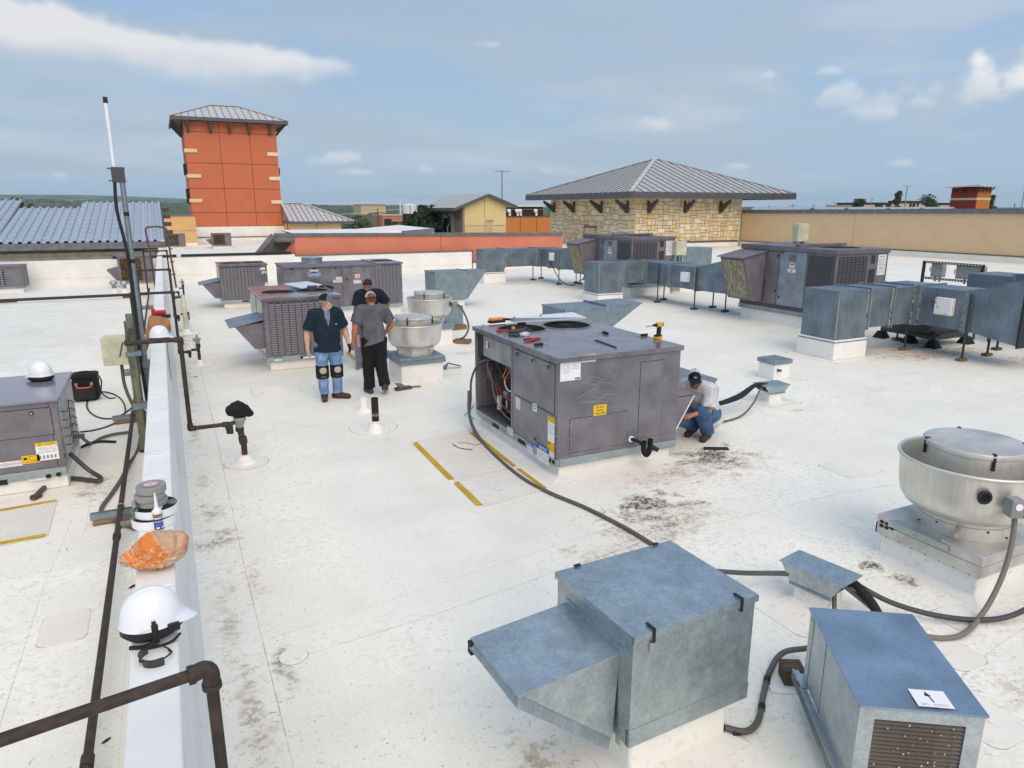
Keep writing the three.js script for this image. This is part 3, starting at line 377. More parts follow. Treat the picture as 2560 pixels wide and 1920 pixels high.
{ // gabled shop block with a poster
const Z = -88, x0 = P(cd(1557, 600), Z)[0], xc = P(cd(1785, 600), Z)[0], x1 = P(cd(2160, 600), Z)[0], ye = P(cd(1785, 470), Z)[1], yr = P(cd(2000, 375), Z)[1];
const t = thing('gabled_shop', 'yellow and taupe gabled shop block with grey metal roof and poster', 'building', [0, 0, Z]);
// seen corner-on: the taupe side faces -x, the yellow gable faces +z
const dep = 13, X0 = xc, W = x1 - xc;
part('side_wall', bx(X0, X0 + .3, -9, ye - .1, -dep, 0), M.taupe, t);
part('gable_wall', ext([[X0 + .3, -9], [x1, -9], [x1, ye + .05], [X0 + W * .55, yr - .15], [X0 + .3, ye + .05]], 'z', -.35, -.001), M.cornYellow, t);
part('joint', bx(X0 + .32, x1 - .02, P(cd(1900, 640), Z)[1], P(cd(1900, 640), Z)[1] + .05, -.1, .012), M.jointTan, t); part('joint', bx(X0 + W * .5, X0 + W * .5 + .05, -2, yr - .4, -.1, .012), M.jointTan, t);
const dr = part('door', bx(P(cd(1990, 640), Z)[0], P(cd(2043, 640), Z)[0], P(cd(2000, 697), Z)[1] - 1, P(cd(2000, 600), Z)[1], 0, .05), M.sand, t); part('door_frame', bx(P(cd(1985, 640), Z)[0], P(cd(2048, 640), Z)[0], P(cd(2000, 598), Z)[1], P(cd(2000, 592), Z)[1], 0, .08), M.jointTan, dr);
const xm = X0 + W * .55, o = .75; const sl = (xa, ya, xb, yb) => hexa([[xa, ya, o], [xb, yb, o], [xb, yb, -dep], [xa, ya, -dep]], [[xa, ya + .22, o], [xb, yb + .22, o], [xb, yb + .22, -dep], [xa, ya + .22, -dep]]);
const rf = part('roof', [sl(X0 - 1.5, ye - .42, xm, yr), sl(xm, yr, x1 + 1.3, ye - .15)], M.seamRoof, t);
for (let z = o - .4; z > -dep; z -= .8) part('standing_seam', bar([X0 - 1.5, ye - .2, z], [xm, yr + .22, z], .04, .03), M.seam, rf);
part('fascia', [bx(X0 - 1.56, X0 - 1.48, ye - .62, ye - .18, -dep, o), bar([X0 - 1.5, ye - .42, o + .03], [xm, yr + .04, o + .03], .1, .36), bar([xm, yr + .04, o + .03], [x1 + 1.3, ye - .1, o + .03], .1, .36)], M.copingDark, t);
for (const z of [-1.2, -4.2, -7.2, -10.4]) part('bracket', bar([X0 - .02, ye - 1.7, z], [X0 - 1.2, ye - .5, z], .18, .22), M.bracket, t);
part('poster_frame', bx(X0 - .06, X0, P(cd(1665, 700), Z)[1] - 2, P(cd(1665, 540), Z)[1], -7.6, -3.1), M.sand, t);
const ps = new THREE.PlaneGeometry(2.9, 5.6); ps.rotateY(-Math.PI / 2); ps.translate(X0 - .1, P(cd(1665, 560), Z)[1] - 2.9, -5.4);
const pt = canvas(128, 256, (g, w, h) => { g.fillStyle = '#10131c'; g.fillRect(0, 0, w, h); g.strokeStyle = '#e8e8e6'; g.lineWidth = 5; g.strokeRect(2, 2, w - 4, h - 4); g.fillStyle = '#e9ebec'; g.beginPath(); g.ellipse(66, 70, 11, 14, 0, 0, 7); g.fill(); g.beginPath(); g.moveTo(50, 90); g.lineTo(84, 86); g.lineTo(94, 150); g.lineTo(88, 236); g.lineTo(72, 236); g.lineTo(66, 170); g.lineTo(56, 238); g.lineTo(40, 238); g.lineTo(46, 150); g.closePath(); g.fill(); g.lineWidth = 10; g.strokeStyle = '#e9ebec'; g.beginPath(); g.moveTo(58, 98); g.lineTo(74, 60); g.lineTo(92, 40); g.stroke(); g.lineWidth = 4; g.beginPath(); g.moveTo(92, 40); g.lineTo(104, 14); g.stroke(); });
const pm = new THREE.Mesh(ps, new THREE.MeshStandardMaterial({ map: pt, roughness: .6 })); pm.name = 'poster'; t.add(pm);
}
{ // dark flat-roofed hall and orange wall behind
const Z = -112, x0 = P(ce(60, 600), Z)[0], x1 = P(ce(475, 600), Z)[0], yt = P(ce(270, 530), Z)[1], ym = P(ce(270, 632), Z)[1], yb = P(ce(270, 770), Z)[1];
const t = thing('flat_hall', 'dark roofed hall with small white roof vents above an orange wall', 'building', [0, 0, Z]);
part('wall', [bx(x0, P(ce(210, 600), Z)[0] - .05, -9, ym, -30, 0), bx(P(ce(210, 600), Z)[0] + .05, P(ce(352, 600), Z)[0] - .05, -9, ym, -30, 0), bx(P(ce(352, 600), Z)[0] + .05, x1, -9, ym, -30, 0)], M.orangeWall, t);
part('wall_cap', bx(x0, x1, ym, ym + .12, -1, .06), M.copingDark, t);
part('roof_band', bx(x0, x1, ym + .12, yt - .2, -30, -3), M.darkBrown, t); part('roof_edge', bx(x0, x1, yt - .2, yt, -30, -2.9), M.white, t); part('rail', bx(x0, x1, lerp(ym, yt, .62), lerp(ym, yt, .66), -3, -2.8), M.boxGrey, t);
for (const q of [175, 245, 272, 408]) { const x = P(ce(q, 600), Z)[0]; part('roof_vent', [cyl([x, ym + .2, -2.6], [x, ym + .9, -2.6], .22, .22, 10), fin(new THREE.SphereGeometry(.38, 12, 8).translate(x - .15, ym + 1, -2.6))], M.white, t); }
}
// ---------------------------------------------------------------- stone building with hipped roof
{
const Z = -46.6, X = P(r4(1140, 700), Z)[0], x1 = 44, zb = Q(r4(300, 700), X)[2];
const t = thing('stone_building', 'square limestone building with hipped grey metal roof and timber brackets', 'building', [0, 0, 0]);
const ye = P(r4(1110, 458), Z + 1.6)[1], yw = ye + .1, ef = P(r4(1110, 392), Z + 1.6)[1];
part('wall_core', bx(X + .1, x1, 0, yw, zb, Z - .1), M.grout, t);
// rubble stones: rows of uneven height broken into uneven widths, each with its own face
const R = rng(77), stonesOn = (u0, u1, put, holes = []) => {
const split = (a, b, c, d) => { const w = b - a, h = d - c; if (w * h > .10 + R() * .30 || w > .95 || h > .62) { const t = .34 + R() * .32; if (w / h > .85 + R() * .8) { split(a, a + w * t, c, d); split(a + w * t, b, c, d); } else { split(a, b, c, c + h * t); split(a, b, c + h * t, d); } return; } if (!holes.some(([p, q, e, f]) => b > p && a < q && d > e && c < f)) put(a + .014, b - .014, c + .014, d - .014, R() * .06, M.stone[Math.floor(R() * M.stone.length)]); };
const n = Math.round((u1 - u0) / 2.3); for (let i = 0; i < n; i++) split(lerp(u0, u1, i / n), lerp(u0, u1, (i + 1) / n), .02, yw);
};
const stn = (g, m) => part('stone', g, m, t);
const warp = (g) => g;
const dy0 = Q(r4(640, 805), X)[1], dy1 = Q(r4(640, 745), X)[1], dz0 = Q(r4(637, 780), X)[2], dz1 = Q(r4(738, 780), X)[2];
stonesOn(X, x1, (a, b, c, d, k, m) => stn(warp(rb(a, b, c, d, Z - .12, Z - .03 + k, .028, 1)), m));
stonesOn(zb, Z - .05, (a, b, c, d, k, m) => stn(warp(rb(X - k + .02, X + .12, c, d, a, b, .028, 1)), m), [[dz0 - .1, dz1 + .1, 0, dy1 + .1]]);
part('hatch_door', bx(X + .02, X + .1, .9, dy1, dz0, dz1), M.sand, t); part('hatch_lintel', bx(X - .03, X + .1, dy1, dy1 + .09, dz0 - .06, dz1 + .06), M.copingDark, t);
const o = 1.75, xe0 = X - o, ze1 = Z + o, xe1 = x1 + 4.2, ze0 = zb - o;
const mx = (xe0 + xe1) / 2, mz = (ze0 + ze1) / 2, ap = P(r4(1340, 72), mz);
hipRoof(t, xe0, xe1, ze0, ze1, ef, ap[0] - .15, ap[0] + .15, mz - .1, mz + .1, ap[1], .74, M.seamRoofDark, M.seam, ef - ye);
const brk = (u0, u1, f) => [[f, yw - 1.15], [f, yw - .1], [u1, yw - .1], [u1, yw - .3], [f + (u1 - f) * .22, yw - 1.15]];
for (const q of [1265, 1625, 1975]) { const x = P(r4(q, 530), Z)[0]; part('bracket', ext([[Z, yw - 1.2], [Z, yw - .25], [Z + .14, yw - .25], [Z + .14, yw - .62], [Z + 1.2, yw - .12], [Z + 1.2, yw - .34], [Z + .2, yw - 1.2]].map((v) => v), 'x', x - .09, x + .09), M.bracket, t); }
for (const q of [345, 540, 812, 1070]) { const z = Q(r4(q, 530), X)[2]; part('bracket', ext([[X, yw - 1.2], [X, yw - .25], [X - .14, yw - .25], [X - .14, yw - .62], [X - 1.2, yw - .12], [X - 1.2, yw - .34], [X - .2, yw - 1.2]], 'z', z - .09, z + .09), M.bracket, t); }
part('base_flashing', bx(X, 43.7, 0, .34, Z, Z + .08), M.membClean, t); part('coping_strip', bx(X, 43.7, .34, .48, Z, Z + .12), M.copingDark, t);
}
{ // tan stucco wall closing the right of the roof
const X = 44, t = thing('tan_wall', 'long tan stucco wall with grey metal coping along the right roof edge', 'wall', [0, 0, 0]);
const h0 = Q(cR(0, 505), X)[1], h1 = Q(cR(2212, 508), X)[1], z0 = -46.5, z1 = -14, za = Q(cR(0, 505), X)[2], zc = Q(cR(2212, 508), X)[2], H = (z) => lerp(h0, h1, (z - za) / (zc - za)), zj = Q(cR(975, 600), X)[2];
const pan = (a, b) => hexa([[X, .42, a], [X, .42, b], [X + .3, .42, b], [X + .3, .42, a]], [[X, H(a), a], [X, H(b), b], [X + .3, H(b), b], [X + .3, H(a), a]]);
part('stucco_panel', pan(z0, zj - .015), M.tan, t); part('stucco_panel', pan(zj + .015, z1), M.tan, t); part('joint', bx(X + .02, X + .28, .42, 2.8, zj - .015, zj + .015), M.jointTan, t);
let z = z0; while (z < z1) { const b = Math.min(z + 6.2, z1), hc = .3; part('coping', hexa([[X - .09, H(z), z], [X - .09, H(b), b - .02], [X + .4, H(b), b - .02], [X + .4, H(z), z]], [[X - .05, H(z) + hc, z], [X - .05, H(b) + hc, b - .02], [X + .4, H(b) + hc, b - .02], [X + .4, H(z) + hc, z]]), M.coping, t); z = b; }
part('base_flashing', bx(X - .06, X + .2, 0, .36, z0, z1), M.memb, t); part('termination_bar', bx(X - .08, X - .002, .36, .42, z0, z1), M.copingDark, t);
}
// ---------------------------------------------------------------- corrugated canopy on the left
{
const Ze = -40, Zr = -50, t = thing('corrugated_canopy', 'blue grey corrugated metal canopy roof on open joists left of the mast', 'canopy', [0, 0, 0]);
const ye = P(g1(700, 1405), Ze)[1], sheet = (px0, px1, Zt, yt) => {
const f = (px) => P(g1(px, 1405), Ze)[0]; const xa = f(px0), xb = f(px1), n = Math.round((xb - xa) / .36), pr = []; for (let i = 0; i < n; i++) { const u = xa + i * (xb - xa) / n, s = (xb - xa) / n; pr.push([u, 0], [u + s * .52, 0], [u + s * .62, .085], [u + s * .90, .085]); } pr.push([xb, 0]);
const pos = []; const at = ([x, h], top) => top ? [x, yt + h, Zt] : [x, ye + h, Ze]; for (let i = 0; i + 1 < pr.length; i++) { const a = at(pr[i], 0), b = at(pr[i + 1], 0), c = at(pr[i + 1], 1), d = at(pr[i], 1); pos.push(...a, ...b, ...c, ...a, ...c, ...d); }
const low = []; for (const q of pr) low.push(q); const g = new THREE.BufferGeometry(); g.setAttribute('position', new THREE.Float32BufferAttribute(pos, 3)); g.computeVertexNormals(); part('roof_sheet', fin(g), M.corr, t);
part('purlin', bx(xa, xb, yt - .3, yt - .02, Zt, Zt + .12), M.bracket, t); return [xa, xb];
};
const yA = P(g1(800, 1058), Zr)[1], zB = Ze - 8.3, yB = P(g1(350, 1108), zB)[1], yA2 = P(g1(20, 1040), Zr)[1];
sheet(-900, -60, Zr, yA2); sheet(-60, 590, zB, ye + (yA - ye) * (zB - Ze) / (Zr - Ze)); const [xa, xb] = sheet(590, 1425, Zr, yA);
const x0 = P(g1(-900, 1405), Ze)[0];
part('fascia', bx(x0, xb, ye - .32, ye - .01, Ze, Ze + .08), M.coping, t);
part('side_fascia', hexa([[xb, ye - .3, Ze], [xb + .08, ye - .3, Ze], [xb + .08, yA - .3, Zr], [xb, yA - .3, Zr]], [[xb, ye + .04, Ze], [xb + .08, ye + .04, Ze], [xb + .08, yA + .04, Zr], [xb, yA + .04, Zr]]), M.bracket, t);
for (let i = 0; i < 5; i++) { const z = Ze - .8 - i * 2, y = lerp(ye, yA, (z - Ze) / (Zr - Ze)); part('purlin_end', bx(xb + .08, xb + .45, y - .3, y - .08, z - .12, z + .12), M.bracket, t); }
const yb = P(g1(300, 1500), Ze)[1], yb2 = P(g1(300, 1590), Ze)[1];
for (let x = x0; x < xb - .5; x += 1.15) { part('joist_web', bar([x, yb + .04, Ze - .3], [x + .38, ye - .34, Ze - .3], .05, .05), M.seam, t); part('joist_web', bar([x + .76, yb + .04, Ze - .3], [x + .38, ye - .34, Ze - .3], .05, .05), M.seam, t); }
part('beam', bx(x0, xb - .9, lerp(yb, yb2, .42), yb, Ze - .6, Ze - .1), M.concrete, t); part('beam', bx(x0, xb - .9, yb2, lerp(yb, yb2, .40), Ze - .6, Ze - .02), M.concrete, t);
part('column', bx(xb - .9, xb - .5, 0, yb + .1, Ze - .7, Ze - .1), M.soffit, t);
part('back_wall', bx(x0, xb - .4, -.0, yB - .2, Zr - .1, Zr + .1), M.shed, t); part('side_wall', bx(xb - .5, xb - .4, 0, ye, Zr, Ze - 1), M.shed, t); part('ceiling', hexa([[x0, ye - .2, Ze - .5], [xb - .2, ye - .2, Ze - .5], [xb - .2, yB - .35, zB], [x0, yB - .35, zB]], [[x0, ye - .15, Ze - .5], [xb - .2, ye - .15, Ze - .5], [xb - .2, yB - .3, zB], [x0, yB - .3, zB]]), M.shed, t);
}
// ================================================================ rooftop equipment
const cm = cr(1100, 760, 680), ch = cr(1140, 1300, 800), c8 = (x, y) => [1860 + x * .36157, 1320 + y * .36157];
const smallText = (g, x, y, w, n, lh, col = '#555') => { g.fillStyle = col; const R = rng(Math.round(x * 7 + y * 13 + n)); for (let i = 0; i < n; i++) { let u = x; while (u < x + w) { const L = 3 + R() * 12; if (R() < .84) g.fillRect(u, y + i * lh, Math.min(L, x + w - u), Math.max(1, lh * .34)); u += L + 2 + R() * 3; } } };
const bg = (g, w, h, c) => { g.fillStyle = c; g.fillRect(0, 0, w, h); };
const txt = (g, s, x, y, px, col = '#111', o = {}) => { g.fillStyle = col; g.font = `${o.style || 'bold'} ${px}px ${o.font || 'sans-serif'}`; g.textAlign = o.align || 'center'; g.textBaseline = 'middle'; if (o.w) g.fillText(s, x, y, o.w); else g.fillText(s, x, y); };
// a panel on a wall face: dark joint behind, plate in front. face '-x' (u = z) or '+z' (u = x); plane coordinate f
function panelOn(parent, face, f, u0, u1, y0, y1, m, name = 'access_panel', gap = .006, th = .009) {
const box = (a, b, c, d, t0, t1) => face === '-x' ? bx(f - t1, f - t0, c, d, a, b) : bx(a, b, c, d, f + t0, f + t1);
part('panel_joint', box(u0 - gap, u1 + gap, y0 - gap, y1 + gap, -.001, .002), M.panelGap, parent);
return part(name, face === '-x' ? rb(f - th, f + .001, y0, y1, u0, u1, .003, 1) : rb(u0, u1, y0, y1, f - .001, f + th, .003, 1), m, parent);
}
const screwAt = (face, f, u, y, r = .007) => { const g = new THREE.SphereGeometry(r, 8, 5); if (face === '-x') g.translate(f - .004, y, u); else g.translate(u, y, f + .004); return fin(g); };
const screwRow = (face, f, u0, y0, u1, y1, n) => Array.from({ length: n }, (_, i) => screwAt(face, f, lerp(u0, u1, n > 1 ? i / (n - 1) : .5), lerp(y0, y1, n > 1 ? i / (n - 1) : .5)));
// stamped louvre columns in front of a coil
function louvers(parent, face, f, u0, u1, y0, y1, cols, pitch, m = M.louver, coilM = M.coil) {
const P3 = (a, b, c, d, t0, t1) => face === '-x' ? bx(f - t1, f - t0, c, d, a, b) : face === '+x' ? bx(f + t0, f + t1, c, d, a, b) : bx(a, b, c, d, f + t0, f + t1);
part('coil', P3(u0, u1, y0, y1, -.02, .002), coilM, parent);
const W = (u1 - u0) / cols;
for (let i = 0; i < cols; i++) {
const a = u0 + i * W + W * .05, b = u0 + (i + 1) * W - W * .05, gs = [P3(a, a + W * .1, y0, y1, .002, .022), P3(b - W * .1, b, y0, y1, .002, .022)];
for (let y = y0 + pitch * .5; y < y1; y += pitch) { const s = pitch * .42; const q = (u, yy, t) => face === '-x' ? [f - t, yy, u] : face === '+x' ? [f + t, yy, u] : [u, yy, f + t]; gs.push(hexa([q(a + W * .1, y - s, .022), q(b - W * .1, y - s, .022), q(b - W * .1, y - s * .7, .022), q(a + W * .1, y - s * .7, .022)], [q(a + W * .1, y + s * .5, .006), q(b - W * .1, y + s * .5, .006), q(b - W * .1, y + s * .8, .006), q(a + W * .1, y + s * .8, .006)])); }
part('louver_column', gs, m, parent);
}
}
function fanTop(parent, x, z, y, r, m = M.black) {   // grille ring, guard, hub and blades seen through the orifice of a unit's lid
const f = part('condenser_fan', lathe([[r, -.012], [r + .018, -.012], [r + .018, .012], [r, .012], [r - .012, .0], [r, -.012]], 40, x, y, z), M.rtu, parent);
part('fan_well', lathe([[.001, -.16], [r, -.16], [r, -.003]], 36, x, y, z), M.blackSoft, f);
const bl = []; for (let i = 0; i < 4; i++) { const a = i * Math.PI / 2 + .3, g = new THREE.BoxGeometry(r * .8, .006, r * .36); g.rotateX(.45); g.translate(r * .5, -.09, 0); g.rotateY(a); g.translate(x, y, z); bl.push(fin(g)); } part('fan_blades', bl, M.coil, f);
part('fan_hub', cyl([x, y - .12, z], [x, y - .01, z], .075, .07, 16), M.conduitDark, f);
const gr = []; for (let k = 1; k < 9; k++) gr.push(fin(new THREE.TorusGeometry(r * k / 9, .0032, 4, 40).rotateX(Math.PI / 2).translate(x, y + .012, z))); for (let k = 0; k < 8; k++) { const a = k * Math.PI / 8; gr.push(cyl([x - Math.cos(a) * r, y + .01, z - Math.sin(a) * r], [x + Math.cos(a) * r, y + .01, z + Math.sin(a) * r], .0032, .0032, 4)); } part('fan_guard', gr, m, f); return f;
}
function lidWithHoles(x0, x1, z0, z1, y, th, holes) { const s = new THREE.Shape([[x0, -z1], [x1, -z1], [x1, -z0], [x0, -z0]].map((q) => new THREE.Vector2(...q))); for (const [hx, hz, r] of holes) { const p = new THREE.Path(); p.absellipse(hx, -hz, r, r, 0, 6.2832, true); s.holes.push(p); } const g = new THREE.ExtrudeGeometry(s, { depth: th, bevelEnabled: false, curveSegments: 36 }); g.rotateX(-Math.PI / 2); g.translate(0, y - th, 0); return fin(g); }
const warnLabel = (g, w, h) => { bg(g, w, h, '#f2f3f2'); g.fillStyle = '#e8c021'; g.fillRect(0, 0, w, h * .14); smallText(g, w * .1, h * .035, w * .8, 2, h * .045, '#3a3010'); smallText(g, w * .08, h * .18, w * .84, 8, h * .035, '#666'); for (let i = 0; i < 3; i++) { g.strokeStyle = '#777'; g.strokeRect(w * (.1 + i * .29), h * .5, w * .22, h * .07); } g.fillStyle = '#f0b400'; g.fillRect(0, h * .62, w, h * .26); g.fillStyle = '#2a2208'; g.fillRect(w * .12, h * .655, w * .2, h * .07); g.strokeStyle = '#2a2208'; g.strokeRect(w * .38, h * .655, w * .5, h * .07); txt(g, 'FLUSH TO CURB', w / 2, h * .80, w * .1, '#2a2208', { w: w * .85 }); smallText(g, w * .08, h * .9, w * .84, 3, h * .03, '#a33'); };
const blueNote = (g, w, h) => { bg(g, w, h, '#eef0f1'); g.fillStyle = '#23549c'; g.fillRect(0, 0, w, h * .34); txt(g, 'NOTICE', w / 2, h * .18, h * .24, '#eef'); smallText(g, w * .07, h * .46, w * .86, 4, h * .12, '#555'); };

// ---------------------------------------------------------------- the opened unit in the middle of the roof
{
const X = 3.84, Z = -6.74, W = 1.72, D = 2.42, T = 1.47;
const u = thing('rooftop_unit', 'open grey rooftop unit with yellow DO NOT TRUCK sign and tools on top', 'rooftop unit', [X, 0, Z]);
const fx = (x, y) => { const p = Q(cm(x, y), X); return [p[2] - Z, p[1]]; }, fz = (x, y) => { const p = P(cm(x, y), Z); return [p[0] - X, p[1]]; }, ft = (x, y, h = T) => { const p = G(cm(x, y), h); return [p[0] - X, p[2] - Z]; };
const zd = -1.18;                                       // where the open bay begins
part('roof_curb', rb(.05, W - .05, 0, .165, -D + .05, -.05, .02, 2), M.memb, u); part('curb_flashing', hexa([[-.12, .001, .08], [W + .1, .001, .08], [W + .1, .001, -D - .1], [-.12, .001, -D - .1]], [[.045, .035, -.045], [W - .045, .035, -.045], [W - .045, .035, -D + .045], [.045, .035, -D + .045]]), M.memb, u);
part('base_rail', [rb(-.004, .03, .165, .262, -D, 0, .006, 1), rb(.03, W, .165, .262, -.03, .004, .006, 1), bx(W - .03, W + .004, .165, .262, -D, -.03), bx(.03, W - .03, .165, .262, -D, -D + .03), bx(.03, W - .03, .2, .25, -D + .03, -.03)], M.galv, u);
for (const q of [[455, 990], [667, 1122]]) { const [z, y] = fx(...q); part('fork_slot', bx(-.008, .01, y - .028, y + .028, z - .10, z + .10), M.black, u); }
for (const q of [[897, 1270], [925, 1285]]) { const [z, y] = fx(...q); part('pipe_knockout', cyl([-.01, y, z], [.012, y, z], .025, .025, 16), M.black, u); }
// cabinet: closed near half, open bay with back panels, floor and posts
part('cabinet', rb(0, W, .262, T - .03, zd, 0, .008, 2), M.rtu, u);
part('bay_wall', [bx(W - .03, W, .262, T - .03, -D, zd), bx(.02, W - .03, .262, T - .03, -D, -D + .03), bx(.62, .65, .262, T - .03, -D + .03, zd - .0)], M.rtuOld, u);
part('bay_floor', bx(.02, .62, .262, .30, -D + .03, zd - .004), M.conduitDark, u);
part('corner_post', rb(0, .07, .262, T - .03, -D, -D + .055, .004, 1), M.rtu, u); part('top_rail', bx(.0, .06, T - .075, T - .031, -D + .055, zd - .004), M.rtu, u); part('door_post', rb(-.004, .06, .262, T - .032, zd - .05, zd - .002, .004, 1), M.rtu, u);
// lid with two condenser fans in the far half
const f1 = [.50, -1.93], f2 = [1.22, -1.93], fr = .335;
part('lid', lidWithHoles(-.025, W + .025, -D - .025, .028, T, .03, [[...f1, fr], [...f2, fr]]), M.rtu, u); part('lid_lip', [bx(-.026, -.02, T - .055, T - .028, -D - .02, .026), bx(-.02, W + .02, T - .055, T - .028, .022, .029)], M.rtu, u);
fanTop(u, ...f1, T, fr); fanTop(u, ...f2, T, fr);
part('lid_rib', bar([ft(1265, 298)[0], T + .008, ft(1265, 298)[1]], [ft(1432, 358)[0], T + .008, ft(1432, 358)[1]], .02, .016), M.conduitDark, u);
// filter door with three latches
const dz0 = -1.12, dz1 = -.075, dy0 = fx(620, 660)[1], dy1 = 1.375; panelOn(u, '-x', 0, dz0, dz1, .80, dy1, M.rtu, 'filter_door');
for (const q of [[643, 385], [765, 437], [897, 490]]) { const [z, y] = fx(...q); const l = part('door_latch', [cyl([-.008, y, z], [-.028, y, z], .014, .014, 12)], M.steel, u); part('latch_tab', bx(-.034, -.026, y - .05, y - .008, z - .012, z + .012), M.black, l); }
part('panel_seam', [bx(-.003, .0, .262, .79, -.035, -.03), bx(-.003, 0, .775, .782, -1.13, -.05)], M.panelGap, u);
part('cabinet_screws', [...screwRow('-x', 0, -1.15, 1.40, -1.15, .32, 8), ...screwRow('-x', 0, -.055, 1.40, -.02, .30, 10), ...screwRow('-x', 0, -1.12, .76, -.05, .76, 9), ...screwRow('-x', 0, -1.1, 1.405, -.08, 1.405, 6), ...[[1605, 415], [1595, 610], [1590, 798], [1582, 985], [1625, 510], [1618, 652], [1613, 790], [1607, 1062], [1650, 1102], [1782, 438], [1825, 480], [1818, 620], [1812, 758], [1806, 892], [1800, 1028], [1760, 1082], [1672, 455], [1055, 985], [1055, 1095], [1052, 1198], [1095, 1212], [1350, 905], [1230, 930], [1470, 885], [1518, 1005], [1515, 1108], [1470, 1140], [1345, 1165], [1375, 1168], [1225, 1190], [1205, 1203], [1032, 1240], [1112, 952], [960, 740], [966, 905], [965, 1080], [972, 1260]].map(([x, y]) => screwAt('+z', 0, ...fz(x, y), .0075)), ...screwRow('+z', .028, .3, T - .042, W - .05, T - .042, 9)], M.screw, u);
// end panels on the camera side
const rz = (x, y) => fz(x, y); const lp0 = rz(1050, 1225), lp1 = rz(1525, 870); panelOn(u, '+z', 0, lp0[0], lp1[0], lp0[1] + .02, lp1[1], M.rtu, 'blower_panel', .004, .006); const q0 = rz(1605, 1105), q1 = rz(1830, 432); panelOn(u, '+z', 0, q0[0], q1[0] - .01, q0[1] + .02, q1[1] - .03, M.rtu, 'return_panel', .004, .006);
// condensate trap
const [tx, ty] = fz(1553, 1097), tr = part('condensate_trap', tube([[tx, ty, .0], [tx + .03, ty - .005, .09], [tx + .07, ty - .03, .16]], .022, 10), M.black, u); part('trap_bend', tube([[tx + .07, ty + .01, .165], [tx + .072, ty - .1, .17], [tx + .11, ty - .165, .175], [tx + .15, ty - .1, .18], [tx + .155, ty + .03, .18]], .034, 12), M.blackSoft, tr); part('trap_outlet', cyl([tx + .16, ty - .06, .19], [tx + .24, ty - .11, .22], .028, .028, 12), M.black, tr); part('trap_flange', cyl([tx, ty, .004], [tx, ty, .014], .04, .04, 20), M.white, tr);
// printed matter
const st = (nm, a, b, face, dr, o) => { const A = face === '-x' ? fx(...a) : fz(...a), B = face === '-x' ? fx(...b) : fz(...b), w = Math.abs(B[0] - A[0]), h = Math.abs(B[1] - A[1]), c = (A[0] + B[0]) / 2, y = (A[1] + B[1]) / 2; return sticker(nm, u, face === '-x' ? [-(o?.off ?? .003), y, c] : [c, y, o?.off ?? .003], face, w, h, dr, o); };
st('spec_sheet', [976, 632], [1145, 420], '+z', (g, w, h) => { bg(g, w, h, '#eef0f2'); g.fillStyle = '#1d2d5a'; g.beginPath(); g.ellipse(w * .44, h * .07, w * .07, h * .022, 0, 0, 7); g.fill(); smallText(g, w * .06, h * .12, w * .42, 16, h * .036, '#6b6f76'); smallText(g, w * .54, h * .16, w * .4, 11, h * .036, '#6b6f76'); g.strokeStyle = '#7c8087'; g.strokeRect(w * .07, h * .72, w * .36, h * .2); g.beginPath(); g.ellipse(w * .3, h * .82, 9, 12, 0, 0, 7); g.stroke(); g.fillStyle = '#1a1a1e'; g.fillRect(w * .72, h * .9, w * .24, h * .075); g.fillStyle = '#fff'; g.font = `bold ${h * .05}px sans-serif`; g.fillText('ifm', w * .755, h * .957); });
st('caution_sheet', [1148, 478], [1268, 404], '+z', (g, w, h) => { bg(g, w, h, '#eceee4'); g.fillStyle = '#e6cf3a'; g.fillRect(0, 0, w * .62, h * .2); g.fillRect(0, h * .52, w * .62, h * .18); smallText(g, w * .05, h * .04, w * .5, 2, h * .08, '#554a12'); smallText(g, w * .04, h * .26, w * .9, 4, h * .07, '#7a7c70'); smallText(g, w * .04, h * .74, w * .9, 3, h * .07, '#7a7c70'); });
st('warning_sign', [1246, 912], [1354, 812], '+z', (g, w, h) => { bg(g, w, h, '#f1c31c'); ['DO NOT', 'TRUCK', 'THIS END'].forEach((s, i) => txt(g, s, w / 2, h * (.22 + i * .29), h * .27, '#2b2615', { w: w * .92 })); }, { label: 'yellow sign reading DO NOT TRUCK THIS END' });
st('handling_label', [876, 1222], [934, 935], '-x', warnLabel); st('icon_label', [755, 862], [790, 775], '-x', (g, w, h) => { bg(g, w, h, '#eceeef'); for (let i = 0; i < 4; i++) { g.fillStyle = '#333'; g.fillRect(w * .16, h * (.08 + i * .22), w * .28, h * .13); g.fillRect(w * .58, h * (.08 + i * .22), w * .24, h * .13); } }); st('blank_label', [617, 845], [655, 770], '-x', (g, w, h) => { bg(g, w, h, '#c9cdca'); g.strokeStyle = '#eee'; g.lineWidth = 6; g.strokeRect(0, 0, w, h); }); st('vent_slot', [763, 1112], [791, 1085], '-x', (g, w, h) => { bg(g, w, h, '#8c8c90'); g.fillStyle = '#1b1b1d'; g.fillRect(w * .12, h * .2, w * .76, h * .6); });
st('rail_notice', [793, 1252], [890, 1180], '-x', blueNote, { off: .008 }); st('rail_notice', [715, 1195], [757, 1142], '-x', blueNote, { off: .008 }); st('rail_notice', [552, 1050], [600, 1020], '-x', (g, w, h) => { bg(g, w, h, '#d8dadb'); smallText(g, 4, 6, w - 8, 3, h * .3, '#777'); }, { off: .008 });
